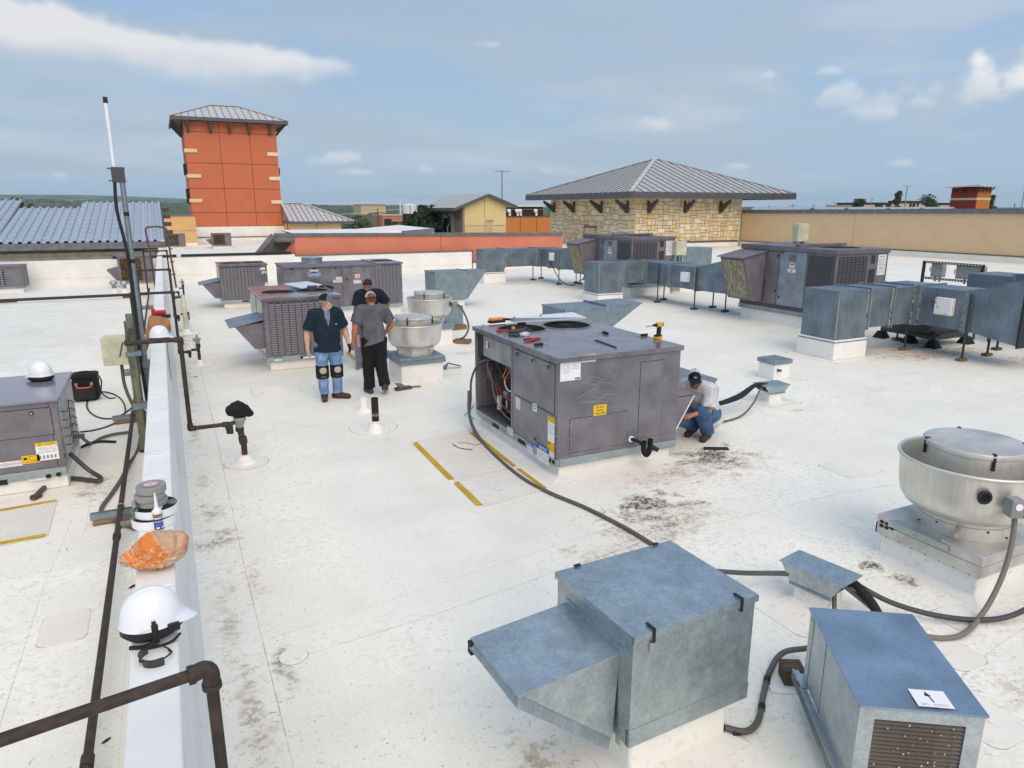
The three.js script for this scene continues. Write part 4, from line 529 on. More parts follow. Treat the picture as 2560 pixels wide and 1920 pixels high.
// scraped streaks in the paint: thin light scratches
const R = rng(41), scr = []; for (let i = 0; i < 20; i++) { const t = i / 20, [cx, cy] = fz(lerp(1180, 1430, R()), lerp(545, 860, t) + (R() - .5) * 40), L = .06 + R() * .16, a = -.12 + (R() - .5) * .5 + (i % 5 === 0 ? .5 : 0); scr.push(tube([[cx - L, cy - L * a * .6, .0015], [cx, cy + .012 * (R() - .3), .0015], [cx + L * .8, cy + L * a, .0015]], .0011 + R() * .0012, 4, .5, 6)); } for (let i = 0; i < 8; i++) { const [cx, cy] = fz(1150 + R() * 120, 1110 + R() * 60); scr.push(tube([[cx, cy, .0075], [cx + .03 + R() * .05, cy - .02 - R() * .02, .0075]], .0014, 4, .5, 4)); } for (let i = 0; i < 10; i++) { const [cz, cy] = fx(660 + R() * 110, 965 + R() * 80); scr.push(tube([[-.0015, cy, cz], [-.0015, cy + .01, cz + .05], [-.0015, cy - .03, cz + .11]], .001, 4, .5, 5)); } part('paint_scratches', scr, mat(sc(168, 168, 174), { roughness: .8 }), u);
// open bay: control box, compressors, wires, tubing
const cb0 = part('control_box', rb(.005, .25, 1.10, 1.39, -2.13, -1.235, .008, 1), M.boxGrey, u); part('terminal_board', bx(.02, .3, 1.08, 1.4, -D + .08, -2.16), M.black, u);
sticker('hazard_label', u, [.003, 1.28, -1.95], '-x', .13, .1, (g, w, h) => { bg(g, w, h, '#e9eae6'); g.fillStyle = '#3a2a22'; g.fillRect(w * .36, h * .06, w * .6, h * .88); g.fillStyle = '#b65a32'; for (let i = 0; i < 5; i++) g.fillRect(w * .42, h * (.12 + i * .17), w * .48, h * .08); g.fillStyle = '#333'; g.fillRect(w * .1, h * .3, w * .14, h * .2); });
sticker('circuit_card', u, [.03, 1.25, -2.30], '-x', .1, .2, (g, w, h) => { bg(g, w, h, '#e2e4e6'); g.fillStyle = '#444'; for (let i = 0; i < 6; i++) g.fillRect(w * .3, h * (.1 + i * .14), w * .2, h * .08); });
const comp = (z, x, r) => { const c = part('compressor', lathe([[.001, 0], [r * 1.05, 0], [r * 1.05, .02], [r, .03], [r, .30], [r * .93, .335], [r * .6, .365], [.001, .375]], 26, x, .325, z), M.black, u); part('compressor_label', new THREE.CylinderGeometry(r + .002, r + .002, .1, 24, 1, true, Math.PI * 1.1, 1.4).translate(x, .325 + .15, z), M.alumDull, c); part('terminal_cover', rb(x - r - .03, x - r + .02, .56, .66, z - .05, z + .05, .01, 1), M.boxGrey, c); for (const s of [-1, 1]) part('grommet', cyl([x + s * r * .8, .30, z + r * .5], [x + s * r * .8, .33, z + r * .5], .03, .02, 10), M.rubber, c); };
comp(-1.40, .3, .125); comp(-1.74, .3, .12); part('compressor_rail', [bx(.12, .17, .30, .325, -1.95, zd - .02), bx(.42, .47, .30, .325, -1.95, zd - .02)], M.black, u);
part('filter_drier', cyl([.2, .33, -2.02], [.2, .52, -2.02], .035, .035, 14), M.white, u); part('junction_box', rb(.08, .14, .75, .95, -2.2, -2.06, .02, 2), M.conduitDark, u); part('contactor_plate', bx(.28, .3, .84, 1.06, -1.95, -1.62), M.galvDull, u);
const wr = rng(8), wire = (m, pts, r = .006) => part('wire', tube(pts.map(([z, y, x]) => [x ?? .1, y, z]), r, 6), m, u);
wire(M.conduitTan, [[-2.10, 1.09], [-2.12, .95, .06], [-2.02, .8, .08], [-1.9, .6, .06], [-1.6, .42, .04], [-1.24, .36, .05]], .009); wire(M.copper, [[-2.05, .75, .12], [-1.9, .66, .1], [-1.7, .5, .08], [-1.3, .44, .08]], .008); wire(M.copper, [[-1.62, 1.09, .14], [-1.6, .98, .1], [-1.66, .9, .1], [-1.58, .83, .1]], .014); wire(M.copper, [[-1.55, 1.09, .14], [-1.5, 1.0, .12], [-1.56, .92, .1], [-1.62, .82, .1]], .011);
wire(M.white, [[-1.6, .85, .08], [-1.5, .78, .06], [-1.36, .76, .05], [-1.22, .82, .06]], .008); wire(M.blue, [[-1.62, .84, .1], [-1.52, .75, .06], [-1.38, .74, .06], [-1.3, .86, .07], [-1.3, .98, .1]], .006); wire(M.red, [[-2.0, .72, .15], [-1.8, .62, .14], [-1.6, .58, .13], [-1.45, .63, .13]], .008); for (let i = 0; i < 9; i++) wire([M.cable, M.cable, M.conduitTan][i % 3], [[-2.15 + wr() * .2, 1.08, .2], [-2.1 + wr() * .3, .9 - wr() * .1, .15 + wr() * .1], [-1.9 + wr() * .4, .75 + wr() * .15, .12 + wr() * .1], [-1.4 - wr() * .3, .9 + wr() * .15, .15]], .005); wire(M.cable, [[-2.2, .78, .09], [-2.16, .62, .08], [-2.1, .52, .1], [-2.02, .45, .1]], .006);
for (let i = 0; i < 4; i++) part('refrigerant_tube', tube([[.35, .7, -1.3 - i * .14], [.28, .78 + i * .03, -1.4 - i * .12], [.4, .86, -1.6 - i * .06], [.55, .8, -1.9]], .011, 8), i % 2 ? M.copper : M.black, u);
part('knob', [cyl([.06, T, -2.26], [.06, T + .045, -2.26], .017, .014, 12), cyl([.06, T, -2.26], [.06, T + .008, -2.26], .026, .026, 12)], M.steel, u);
// outdoor air hood on the far side
const hz0 = -1.55, hz1 = -.26, hx = W; part('air_hood', ext([[hx, .25], [hx + .17, .25], [hx + .46, .72], [hx, .73]], 'z', hz0, hz1), M.rtu, u); part('hood_top', hexa([[hx, .93, hz0], [hx + .58, .73, hz0 - .03], [hx + .58, .73, hz1 + .03], [hx, .93, hz1]], [[hx, .945, hz0], [hx + .59, .742, hz0 - .03], [hx + .59, .742, hz1 + .03], [hx, .945, hz1]]), M.rtu, u); part('hood_side', ext([[hx, .735], [hx + .56, .735], [hx, .928]], 'z', hz1 - .008, hz1 + .006), M.rtu, u);
part('hood_screen', hexa([[hx + .175, .25, hz1], [hx + .195, .25, hz1], [hx + .195, .25, hz0], [hx + .175, .25, hz0]], [[hx + .466, .72, hz1], [hx + .486, .72, hz1], [hx + .486, .72, hz0], [hx + .466, .72, hz0]]), M.white, u); part('drip_block', rb(hx - .0, hx + .16, .17, .25, hz1 - .3, hz1 + .02, .01, 1), M.black, u);
}
// ---------------------------------------------------------------- unit with stamped louvres and a lid being worked on
function louverUnit(label, pos, W, D, T, rail, cols, o = {}) {
const u = thing('rooftop_unit', label, 'rooftop unit', pos); const b = rail + .09, lw = o.lw || W;
part('roof_curb', rb(.05, W - .05, 0, rail, -D + .05, -.06, .02, 1), M.memb, u); part('base_rail', [bx(0, W, rail, b, -.03, 0), bx(0, .03, rail, b, -D, -.03), bx(W - .03, W, rail, b, -D, -.03), bx(.03, W - .03, b - .02, b - .001, -D, -.03)], M.galv, u); part('fork_slot', bx(W * .42, W * .56, rail + .02, b - .02, -.01, .004), M.black, u);
part('cabinet', rb(0, W, b, T - .03, -D, 0, .008, 2), M.rtu, u);
const fr = Math.min(.33, W * .235), fs = [[W * .28, -D * .42], [W * .74, -D * .42]]; part('lid', lidWithHoles(-.025, W + .025, -D - .025, .028, T, .03, fs.map(([x, z]) => [x, z, fr])), o.lidM || M.rtu, u); fs.forEach(([x, z]) => fanTop(u, x, z, T, fr)); part('lid_lip', bx(-.02, W + .02, T - .055, T - .028, .022, .029), M.rtu, u);
louvers(u, '+z', .002, W * .06, lw * .93, b + .05, T - .09, cols, o.pitch || .045, M.louver, M.coil);
part('cabinet_screws', [...screwRow('+z', 0, .02, b + .05, .02, T - .1, 8), ...screwRow('+z', 0, W - .02, b + .05, W - .02, T - .1, 8), ...screwRow('-x', 0, -.03, b + .05, -.03, T - .1, 8)], M.screw, u);
panelOn(u, '-x', 0, -D * .96, -D * .50, b + .45, T - .08, M.rtu, 'access_panel'); panelOn(u, '-x', 0, -D * .46, -.08, b + .04, T - .08, M.rtu, 'access_panel');
const h = o.hood; if (h) { part('air_hood', ext([[0, h.y0], [-h.d * .3, h.y0], [-h.d * .86, h.y1 - .06], [0, h.y1 - .02]], 'z', h.z0, h.z1), M.rtu, u); part('hood_top', hexa([[-h.d, h.y1 - .09, h.z0 - .03], [0, h.y1 + .03, h.z0 - .03], [0, h.y1 + .03, h.z1 + .03], [-h.d, h.y1 - .09, h.z1 + .03]], [[-h.d, h.y1 - .075, h.z0 - .03], [0, h.y1 + .045, h.z0 - .03], [0, h.y1 + .045, h.z1 + .03], [-h.d, h.y1 - .075, h.z1 + .03]]), M.galvDull, u); }
return u;
}
{
const u = louverUnit('grey rooftop unit with stamped louvre columns and a loose white panel on top', [1.57, 0, -14.12], 1.47, 2.3, 1.43, .19, 10, { hood: { y0: .42, y1: .95, d: .62, z0: -1.35, z1: -.28 }, lw: 1.42 });
sticker('rail_notice', u, [.19, .235, .005], '+z', .14, .06, blueNote); sticker('rail_notice', u, [.82, .235, .005], '+z', .3, .06, blueNote); sticker('rating_plate', u, [1.40, 1.02, .012], '+z', .11, .14, (g, w, h) => { bg(g, w, h, '#e6e8e4'); g.fillStyle = '#d8c83a'; g.fillRect(0, 0, w, h * .25); smallText(g, 6, h * .35, w - 12, 5, h * .11); });
const m = louverUnit('smaller grey rooftop unit with dark louvres and folded hood near cross wall', [1.46, 0, -24.0], 1.42, 1.5, 1.37, .17, 9, { hood: { y0: .32, y1: .84, d: .62, z0: -1.2, z1: -.2 }, lw: 1.12, pitch: .06 });
for (const [x, y, w, h] of [[1.28, 1.22, .16, .08], [1.28, 1.1, .05, .09], [1.36, .72, .1, .12]]) sticker('paint_swipe', m, [x, y, .004], '+z', w, h, (g, W, H) => { bg(g, W, H, '#d9dbdd'); g.fillStyle = '#8d8b91'; g.fillRect(0, 0, W * .3, H * .4); }); sticker('rating_plate', m, [1.36, 1.1, .004], '+z', .07, .07, (g, w, h) => { bg(g, w, h, '#d8cfa8'); smallText(g, 4, 8, w - 8, 4, h * .2, '#776'); });
}
// ---------------------------------------------------------------- long unit with the oval maker's badge
{
const X = 2.96, Z = -20.7, T = 1.5, u = thing('rooftop_unit', 'long grey rooftop unit with blue oval badge and striped coil end', 'rooftop unit', [X, 0, Z]); const W = 3.38, D = 1.75, k = .2; const fz = (x, y) => { const p = P(cb(x, y), Z); return [p[0] - X, p[1]]; };
part('roof_curb', bx(.05, W - .05, 0, k, -D + .05, -.05), M.memb, u); part('base_rail', bx(0, W, k, k + .1, -D, 0), M.galv, u); part('cabinet', rb(0, W, k + .1, T - .03, -D, -.0, .01, 2), M.rtu, u);
const xs = [fz(735, 600)[0], fz(1232, 600)[0], fz(1245, 600)[0], fz(1495, 600)[0], fz(1508, 600)[0], fz(1748, 600)[0]];
part('lid', lidWithHoles(-.03, W * .63, -D - .03, .035, T, .035, []), M.rtuOld, u); part('lid', lidWithHoles(W * .63 + .005, W * .765, -D - .03, .035, T, .035, []), M.rtuOld, u); part('lid', lidWithHoles(W * .765 + .005, W + .03, -D - .03, .035, T + .03, .05, [[W * .885, -D * .45, .34]]), M.rtu, u); fanTop(u, W * .885, -D * .45, T + .03, .34);
panelOn(u, '+z', 0, xs[0], xs[1], fz(900, 440)[1], T - .075, M.rtu, 'filter_door'); panelOn(u, '+z', 0, xs[0], xs[1], k + .16, fz(900, 455)[1], M.rtu, 'access_panel'); panelOn(u, '+z', 0, xs[2], xs[3] - .02, k + .14, T - .09, M.rtu, 'access_panel');
louvers(u, '+z', .002, xs[4] + .06, xs[5] - .05, k + .2, T - .1, 7, .05, M.louver, mat(sc(118, 112, 112), { roughness: .5, metalness: .3 }));
for (const q of [[790, 322], [983, 316], [1170, 313], [1270, 408]]) { const [x, y] = fz(...q); part('door_latch', cyl([x, y, .008], [x, y, .03], .025, .025, 14), M.black, u); }
{ const a = fz(927, 0)[0], b = fz(1044, 0)[0], [cx, cy] = fz(985, 365); sticker('maker_badge', u, [cx, cy, .012], '+z', (b - a), .15, (g, w, h) => { bg(g, w, h, '#75737a'); g.fillStyle = '#e8ecf2'; g.beginPath(); g.ellipse(w / 2, h / 2, w * .495, h * .485, 0, 0, 7); g.fill(); g.fillStyle = '#1f3f8a'; g.beginPath(); g.ellipse(w / 2, h / 2, w * .475, h * .445, 0, 0, 7); g.fill(); txt(g, 'Carrier', w / 2, h * .52, h * .56, '#f2f5fa', { style: 'italic bold', font: 'serif', w: w * .8 }); }, { res: 700, label: 'blue oval badge reading Carrier' }); }
const tg = (a, b, c, d, col, n) => { const A = fz(a, b), B = fz(c, d); sticker('tag_plate', u, [(A[0] + B[0]) / 2, (A[1] + B[1]) / 2, .012], '+z', Math.abs(B[0] - A[0]), Math.abs(B[1] - A[1]), (g, w, h) => { bg(g, w, h, col); smallText(g, 4, h * .2, w - 8, n, h * .26, '#555'); }, { res: 500 }); };
tg(945, 326, 1025, 338, '#c9c7c2', 1); tg(940, 411, 1038, 438, '#54504e', 2); tg(1173, 387, 1228, 408, '#d4d2cd', 2); tg(1148, 414, 1230, 434, '#cfcdc8', 2); tg(1337, 362, 1383, 398, '#e3b9b9', 3); tg(1325, 415, 1392, 441, '#d9d9d4', 2); tg(1318, 305, 1395, 345, '#7e7c80', 3);
part('exhaust_collar', lathe([[.30, 0], [.30, .16], [.32, .16], [.32, .18], [.29, .18], [.001, .165]], 30, .95, T, -D * .62), M.galv, u);
}
// ---------------------------------------------------------------- the two tall units fed by the duct runs
{
const L = 3.25, Wd = 1.88, T = 2.11, b = .52, u = thing('tall_rooftop_unit', 'tall grey rooftop unit with pale blue door and hooded filter beside duct', 'rooftop unit', [14.93, 0, -12.42]);
part('roof_curb', bx(.06, Wd - .06, 0, .3, -L + .06, -.06), M.membClean, u); part('curb_cap', bx(.0, Wd, .3, .42, -L, 0), M.galvDull, u); part('base_rail', bx(.02, Wd - .02, .42, b, -L + .02, -.02), M.conduitDark, u);
part('cabinet', rb(.0, Wd, b, T - .13, -L, 0, .01, 1), M.rtuOld, u); part('lid', [lidWithHoles(-.03, Wd + .03, -L - .03, -1.5, T, .13, []), lidWithHoles(-.03, Wd + .03, -1.5, .03, T - .02, .11, [[Wd * .5, -.72, .5]])], M.rtuOld, u); fanTop(u, Wd * .5, -.72, T - .02, .5); part('lid_channel', bx(.1, Wd, T, T + .06, -1.42, -1.3), M.rtuOld, u);
panelOn(u, '-x', 0, -2.28, -1.86, b + .02, T - .16, M.rtuOld, 'access_panel'); const dr = panelOn(u, '-x', 0, -1.80, -.92, b + .02, T - .14, M.rtuDoor, 'service_door'); for (const [z, y] of [[-1.74, 1.95], [-1.74, .75], [-1.88, 1.85], [-1.88, .9]]) part('hinge', rb(-.03, -.008, y - .04, y + .04, z - .015, z + .015, .004, 1), M.black, u);
sticker('rating_plate', u, [-.012, 1.82, -1.38], '-x', .26, .16, (g, w, h) => { bg(g, w, h, '#6d6a70'); smallText(g, 6, 6, w - 12, 6, h * .15, '#48464c'); }, { res: 400 }); sticker('warning_label', u, [-.012, 1.62, -1.38], '-x', .18, .12, (g, w, h) => { bg(g, w, h, '#e4d4d6'); g.fillStyle = '#b34a55'; g.fillRect(w * .1, h * .15, w * .8, h * .3); smallText(g, 6, h * .55, w - 12, 3, h * .14, '#7a5'); }, { res: 400 }); sticker('warning_label', u, [-.012, 1.48, -1.38], '-x', .26, .09, (g, w, h) => { bg(g, w, h, '#e9e6d2'); g.fillStyle = '#222'; g.fillRect(w * .5, h * .1, w * .1, h * .8); smallText(g, 4, h * .2, w * .4, 3, h * .26); }, { res: 400 }); sticker('spec_label', u, [-.003, .98, -2.08], '-x', .12, .1, (g, w, h) => { bg(g, w, h, '#e2e0d8'); smallText(g, 3, 6, w - 6, 4, h * .22); }, { res: 400 });
louvers(u, '-x', -.002, -.86, -.06, b + .12, T - .2, 6, .06, M.louverTall); louvers(u, '+z', .002, .08, Wd * .58, b + .12, T - .2, 7, .06, M.louverTall); part('coil', bx(Wd * .66, Wd * .74, 1.72, 1.93, .001, .006), M.coil, u); part('coil', bx(Wd * .64, Wd * .76, b + .25, 1.58, .001, .006), M.coil, u); part('drain_hole', cyl([Wd * .93, 1.2, 0], [Wd * .93, 1.2, .02], .05, .05, 16), M.black, u);
sticker('spec_sheet', u, [Wd * .88, 1.68, .004], '+z', .3, .52, (g, w, h) => { bg(g, w, h, '#e9eaea'); txt(g, 'WARNING', w / 2, h * .1, w * .13, '#333'); smallText(g, 8, h * .18, w - 16, 9, h * .045); txt(g, 'WARNING', w / 2, h * .66, w * .13, '#333'); smallText(g, 8, h * .73, w - 16, 5, h * .045); }, { res: 400 });
// hooded filter on the far end
const z0 = -L + .0, z1 = -2.32; part('filter_hood', hexa([[-.08, b + .02, z1], [-.42, b + .08, z1], [-.42, b + .08, z0], [-.08, b + .02, z0]], [[0, 1.93, z1], [-.80, 1.76, z1], [-.80, 1.76, z0], [0, 1.93, z0]]), M.rtuOld, u); part('hood_top', hexa([[0, 1.94, z1 + .05], [-.9, 1.765, z1 + .05], [-.9, 1.765, z0 - .05], [0, 1.94, z0 - .05]], [[0, 1.965, z1 + .05], [-.9, 1.785, z1 + .05], [-.9, 1.785, z0 - .05], [0, 1.965, z0 - .05]]), M.rtuOld, u);
part('hood_filter', hexa([[-.435, b + .14, z1 - .04], [-.45, b + .14, z1 - .04], [-.45, b + .14, z0 + .05], [-.435, b + .14, z0 + .05]], [[-.80, 1.71, z1 - .05], [-.815, 1.71, z1 - .05], [-.815, 1.71, z0 + .05], [-.80, 1.71, z0 + .05]]), M.filter, u);
copyOf(u, [14.93, 0, -21.1], 'tall grey rooftop unit with hooded filter in front of the stone building');
// control boxes on top and side, and the plenums behind each unit
const c1 = thing('control_box', 'small cream control box standing on top of the tall unit by tan wall', 'control box', [16.3, T, -14.9]); part('enclosure', rb(-.19, .19, .06, .56, -.11, .11, .015, 1), M.cream, c1); part('cover', rb(.19, .23, .07, .55, -.1, .1, .01, 1), M.cream, c1); part('foot', [bx(-.14, -.08, 0, .06, -.09, .09), bx(.08, .14, 0, .06, -.09, .09)], M.galv, c1);
const c2 = thing('control_box', 'small cream control box on the corner of the tall unit by stone building', 'control box', [16.95, 1.42, -20.98]); part('enclosure', rb(-.24, .24, .0, .52, -.12, .12, .02, 1), M.cream, c2); part('hinge', bx(-.02, .03, .52, .54, -.06, .06), M.black, c2); part('conduit', cyl([-.05, -.5, 0], [-.05, 0, 0], .025), M.black, c2); part('mount', bx(-.16, -.1, -1.4, 0, -.14, -.13), M.galvDull, c2);
}
// ================================================================ galvanised duct runs
const tapeRag = (R, a, b, y0, y1, face, f) => { const g = []; for (let y = y0; y < y1; y += .045) { if (R() < .22) continue; const w = .02 + R() * .04; g.push(face === '-x' ? bx(f - .004, f, y, y + .04, a - w, a + w * .6) : bx(a - w, a + w * .6, y, y + .04, f, f + .004)); } return g; };
function ductRun(label, o) {
const d = thing('duct_run', label, 'duct', [o.x0, 0, o.z0]); const R = rng(o.seed), W = o.w, T = o.T, B = o.B, ex = o.x1 - o.x0, c = o.curb;
part('roof_curb', rb(-.05, W + .04, 0, c, -W - .03, .05, .02, 1), M.membClean, d); part('curb_bar', [bx(-.058, W + .048, c - .05, c - .03, .05, .056), bx(-.058, -.05, c - .05, c - .03, -W, .05)], M.coping, d);
part('riser', rb(0, W, c + .002, T, -W, 0, .006, 1), M.duct, d); part('corner_bead', bx(-.004, .012, c + .02, T - .02, -.012, .004), M.ductTape, d);
const fl = (x) => { part('flange', [bx(x - .02, x + .02, B - .04, T + .035, .0, .035), bx(x - .02, x + .02, T, T + .035, -W, 0), bx(x - .02, x + .02, B - .04, B, -W, 0)], M.galvDull, d); part('duct_tape', [...tapeRag(R, x - .035, 0, B, T, '+z', .004), ...tapeRag(R, x + .04, 0, B, T, '+z', .004)], M.ductTape, d); };
const fl2 = (z, t = T, b = B) => { part('flange', [bx(ex - .035, ex, b - .04, t + .035, z - .02, z + .02), bx(ex, ex + W, t, t + .035, z - .02, z + .02), bx(ex, ex + W, b - .04, b, z - .02, z + .02)], M.galvDull, d); part('duct_tape', [...tapeRag(R, z - .05, 0, b, t, '-x', ex - .002), ...tapeRag(R, z + .05, 0, b, t, '-x', ex - .002)], M.ductTape, d); };
// straight part along x, elbow, then the part running towards the unit
const n = o.nx || 1; for (let i = 0; i < n; i++) { const a = lerp(W, ex, i / n), b = lerp(W, ex, (i + 1) / n); part('duct_section', rb(a + .002, b - .002, B, T - .004 * i, -W + .01, -.004, .005, 1), M.duct, d); fl(a + .02); } fl(ex - .05);
part('elbow', rb(ex, ex + W, B, T, -W + .01, -.004, .005, 1), M.duct, d);
let z = 0; const zs = o.zs; zs.forEach((ze, i) => { const b = ze - o.z0; part('duct_section', rb(ex, ex + W, B, T - .003 * i, z + .006, b - .004, .005, 1), M.duct, d); fl2(z + .05); z = b; }); fl2(z - .02);
const e = o.end; part('transition', hexa([[ex, B, z + .01], [ex + W, B, z + .01], [ex + W + .1, e.b, e.z - o.z0], [ex + e.dx, e.b, e.z - o.z0]], [[ex, T, z + .01], [ex + W, T, z + .01], [ex + W + .1, e.t, e.z - o.z0], [ex + e.dx, e.t, e.z - o.z0]]), M.duct, d); if (e.flange) part('flange', bx(ex + e.dx - .03, ex + W + .1, e.b - .04, e.t + .04, e.z - o.z0, e.z - o.z0 + .04), M.black, d);
for (const [x, zz, top, foot] of o.legs) { const l = part('leg', [bx(x - o.x0 - .02, x - o.x0 + .02, .05, top, zz - o.z0 - .004, zz - o.z0 + .004), bx(x - o.x0 - .004, x - o.x0 + .004, .05, top, zz - o.z0 - .02, zz - o.z0 + .03)], M.conduitDark, d); part('foot', rb(x - o.x0 - .11, x - o.x0 + .11, 0, .06, zz - o.z0 - .07, zz - o.z0 + .07, .015, 1), foot ? M.wood : M.conduitDark, l); }
return d;
}
ductRun('galvanised duct run with rusty white access cover and taped joints over stained roof', { seed: 3, x0: 12.36, z0: -10.12, x1: 14.78, w: .9, T: 1.44, B: .62, curb: .42, nx: 2, zs: [-8.95], end: { z: -7.9, b: .48, t: 1.78, dx: -.05, flange: 1 }, legs: [[14.72, -10.2, 1.4, 1], [14.72, -8.9, 1.4, 1], [15.75, -9.0, .7, 1], [15.7, -11.1, .7, 1], [16.6, -9.3, .7, 0]] });
ductRun('galvanised duct run on slotted legs leading to the tall unit with pale door', { seed: 5, x0: 12.95, z0: -20.1, x1: 14.82, w: .92, T: 1.32, B: .60, curb: .3, nx: 1, zs: [-18.85, -17.45], end: { z: -15.68, b: .62, t: 1.75, dx: .12 }, legs: [[14.78, -19.3, 1.3, 0], [15.4, -19.76, .62, 0], [14.78, -17.42, 1.3, 0], [15.6, -17.5, .62, 0], [15.3, -16.6, .64, 0]] });
ductRun('galvanised duct run with spattered riser box in front of the red wall', { seed: 7, x0: 12.0, z0: -27.45, x1: 14.55, w: .92, T: 1.41, B: .66, curb: .46, nx: 1, zs: [-26.6, -25.7], end: { z: -24.37, b: .66, t: 1.75, dx: .4 }, legs: [[14.52, -27.9, 1.38, 0], [15.2, -28.4, .68, 0], [14.6, -25.72, 1.38, 0], [15.6, -26, .68, 0], [15.5, -25.5, .7, 0]] });
{ // access covers on the ducts
const cov = (label, x, y, z, w, h, m, rust) => { const t = thing('access_cover', label, 'cover', [x, y, z]); part('cover_box', rb(-.12, 0, -h / 2, h / 2, -w / 2, w / 2, .012, 1), m, t); part('cover_lip', rb(-.132, -.12, -h / 2 + .015, h / 2 - .015, -w / 2 + .015, w / 2 - .015, .004, 1), rust || m, t); return t; };
cov('white metal cover with rusty edges on the side of the duct', 14.778, 1.08, -9.42, .38, .36, M.whiteRust, M.whiteRust); cov('white metal cover with worn paint on duct beside the slotted legs', 14.818, .98, -17.9, .34, .3, M.whiteRust, M.white); cov('plain white control box on duct below the red wall', 14.548, 1.13, -26.15, .26, .32, M.white);
single('control_cable', 'black cable drooping from white control box to the tall unit', 'cable', tube([[14.4, .96, -26.1], [14.35, .55, -25.6], [14.3, .2, -24.9], [14.4, .12, -24.3], [14.7, .42, -23.9]], .018, 8), M.cable);
}
{ // return ducts behind
const a = Q(r1(1480, 225), 17.4), b = Q(r1(2085, 268), 17.4); const d = thing('return_duct', 'dark galvanised return duct behind the duct with rusty cover', 'duct', [17.4, 0, 0]); part('duct_section', rb(0, 1.1, a[1] - .75, a[1], a[2], b[2], .01, 1), M.duct, d); part('duct_section', hexa([[0, a[1] - .75, b[2] + .05], [1.2, a[1] - .75, b[2] + .05], [1.2, a[1] - .7, b[2] + 1.6], [-.1, a[1] - .7, b[2] + 1.6]], [[0, a[1] + .06, b[2] + .05], [1.2, a[1] + .06, b[2] + .05], [1.2, a[1] + .3, b[2] + 1.6], [-.1, a[1] + .3, b[2] + 1.6]]), M.duct, d); part('flange', bx(-.05, 1.2, a[1] - .8, a[1] + .06, b[2] - .01, b[2] + .05), M.galvDull, d); part('leg', [bx(.05, .09, 0, a[1] - .75, a[2] + .3, a[2] + .34), bx(.05, .09, 0, a[1] - .75, b[2] - .4, b[2] - .36)], M.conduitDark, d);
const e = thing('supply_plenum', 'galvanised plenum box on white curb behind the tall unit by stone building', 'duct', [17.6, 0, -21.6]); part('roof_curb', bx(-.05, 1.5, 0, .45, -.95, .05), M.membClean, e); part('plenum', rb(0, 1.45, .452, 1.62, -.9, 0, .01, 1), M.galvDull, e); part('plenum_neck', rb(-.85, -.002, .55, 1.64, -.88, -.02, .01, 1), M.galvDull, e); part('flange', [bx(-.03, .03, .5, 1.68, 0, .03)], M.galv, e);
}
{ // strut frame with two disconnect boxes
const X = 20.5, t0 = Q(r1(905, 62), X), t1 = Q(r1(1680, 118), X), yb = Q(r1(905, 285), X)[1]; const f = thing('strut_rack', 'black slotted strut rack carrying two grey disconnect boxes', 'rack', [X, 0, 0]);
for (const z of [t0[2], t1[2]]) part('post', bx(-.03, .03, 0, t0[1], z - .035, z + .035), M.black, f);
for (const y of [t0[1] - .03, yb]) { const g = [bx(-.035, -.03, y - .03, y + .03, t0[2], t1[2])], hs = []; for (let z = t0[2] + .06; z < t1[2] - .05; z += .09) hs.push(bx(-.0375, -.034, y - .012, y + .012, z, z + .05)); const r = part('rail', [...g, bx(-.03, .03, y + .02, y + .03, t0[2], t1[2])], M.black, f); part('slot', hs, M.memb, r); }
const bxs = (a, b, c, d, nm) => { const p = Q(r1(a, b), X), q = Q(r1(c, d), X); const t = thing('disconnect_box', nm, 'electrical box', [X + .05, (p[1] + q[1]) / 2, (p[2] + q[2]) / 2], { group: 'disconnects on the strut rack' }); const w = Math.abs(q[2] - p[2]) / 2, h = Math.abs(q[1] - p[1]) / 2; part('enclosure', rb(-.0, .2, -h, h, -w, w, .015, 1), M.boxGrey, t); part('cover', rb(-.02, -.001, -h + .02, h - .02, -w + .02, w - .02, .005, 1), M.boxGrey, t); part('conduit_hub', [cyl([.1, -h - .14, -w * .4], [.1, -h, -w * .4], .03), cyl([.1, -h - .14, w * .4], [.1, -h, w * .4], .03)], M.galvDull, t); part('lever', bx(-.035, -.02, -.05, .07, -w - .015, -w + .005), M.black, t); };
bxs(985, 85, 1105, 285, 'narrow grey disconnect box on the strut rack'); bxs(1310, 120, 1640, 330, 'wide grey disconnect box on the strut rack');
}
{ // equipment stand on rubber feet under the near duct
const f = thing('equipment_stand', 'dark steel equipment stand on black rubber feet under the duct', 'stand', [16.6, 0, -10.4]);
const ft = [[330, 1075], [700, 1140], [1005, 1208], [1440, 1150], [500, 940]].map((q) => { const p = G(r1(...q)); return [p[0] - 16.6, p[2] + 10.4]; });
for (const [x, z] of ft) part('rubber_foot', new THREE.CylinderGeometry(.1, .2, .17, 4, 1).rotateY(Math.PI / 4).translate(x, .085, z), M.rubber, f);
const br = (i, j) => part('frame_bar', bar([ft[i][0], .22, ft[i][1]], [ft[j][0], .22, ft[j][1]], .07, .09), M.standGrey, f); br(0, 1); br(1, 2); br(2, 3); br(0, 4); br(4, 3); const cx = (ft[1][0] + ft[3][0]) / 2, cz = (ft[1][1] + ft[3][1]) / 2; part('frame_bar', bar([ft[2][0], .3, ft[2][1]], [cx + .3, .55, cz - .2], .06, .08), M.standGrey, f);
part('equipment_box', rb(cx - .75, cx + .35, .3, .66, cz - .75, cz + .25, .02, 1), M.standGrey, f); part('platform', bx(cx - .6, cx + .5, .262, .3, cz - .6, cz + .4), M.standGrey, f);
}
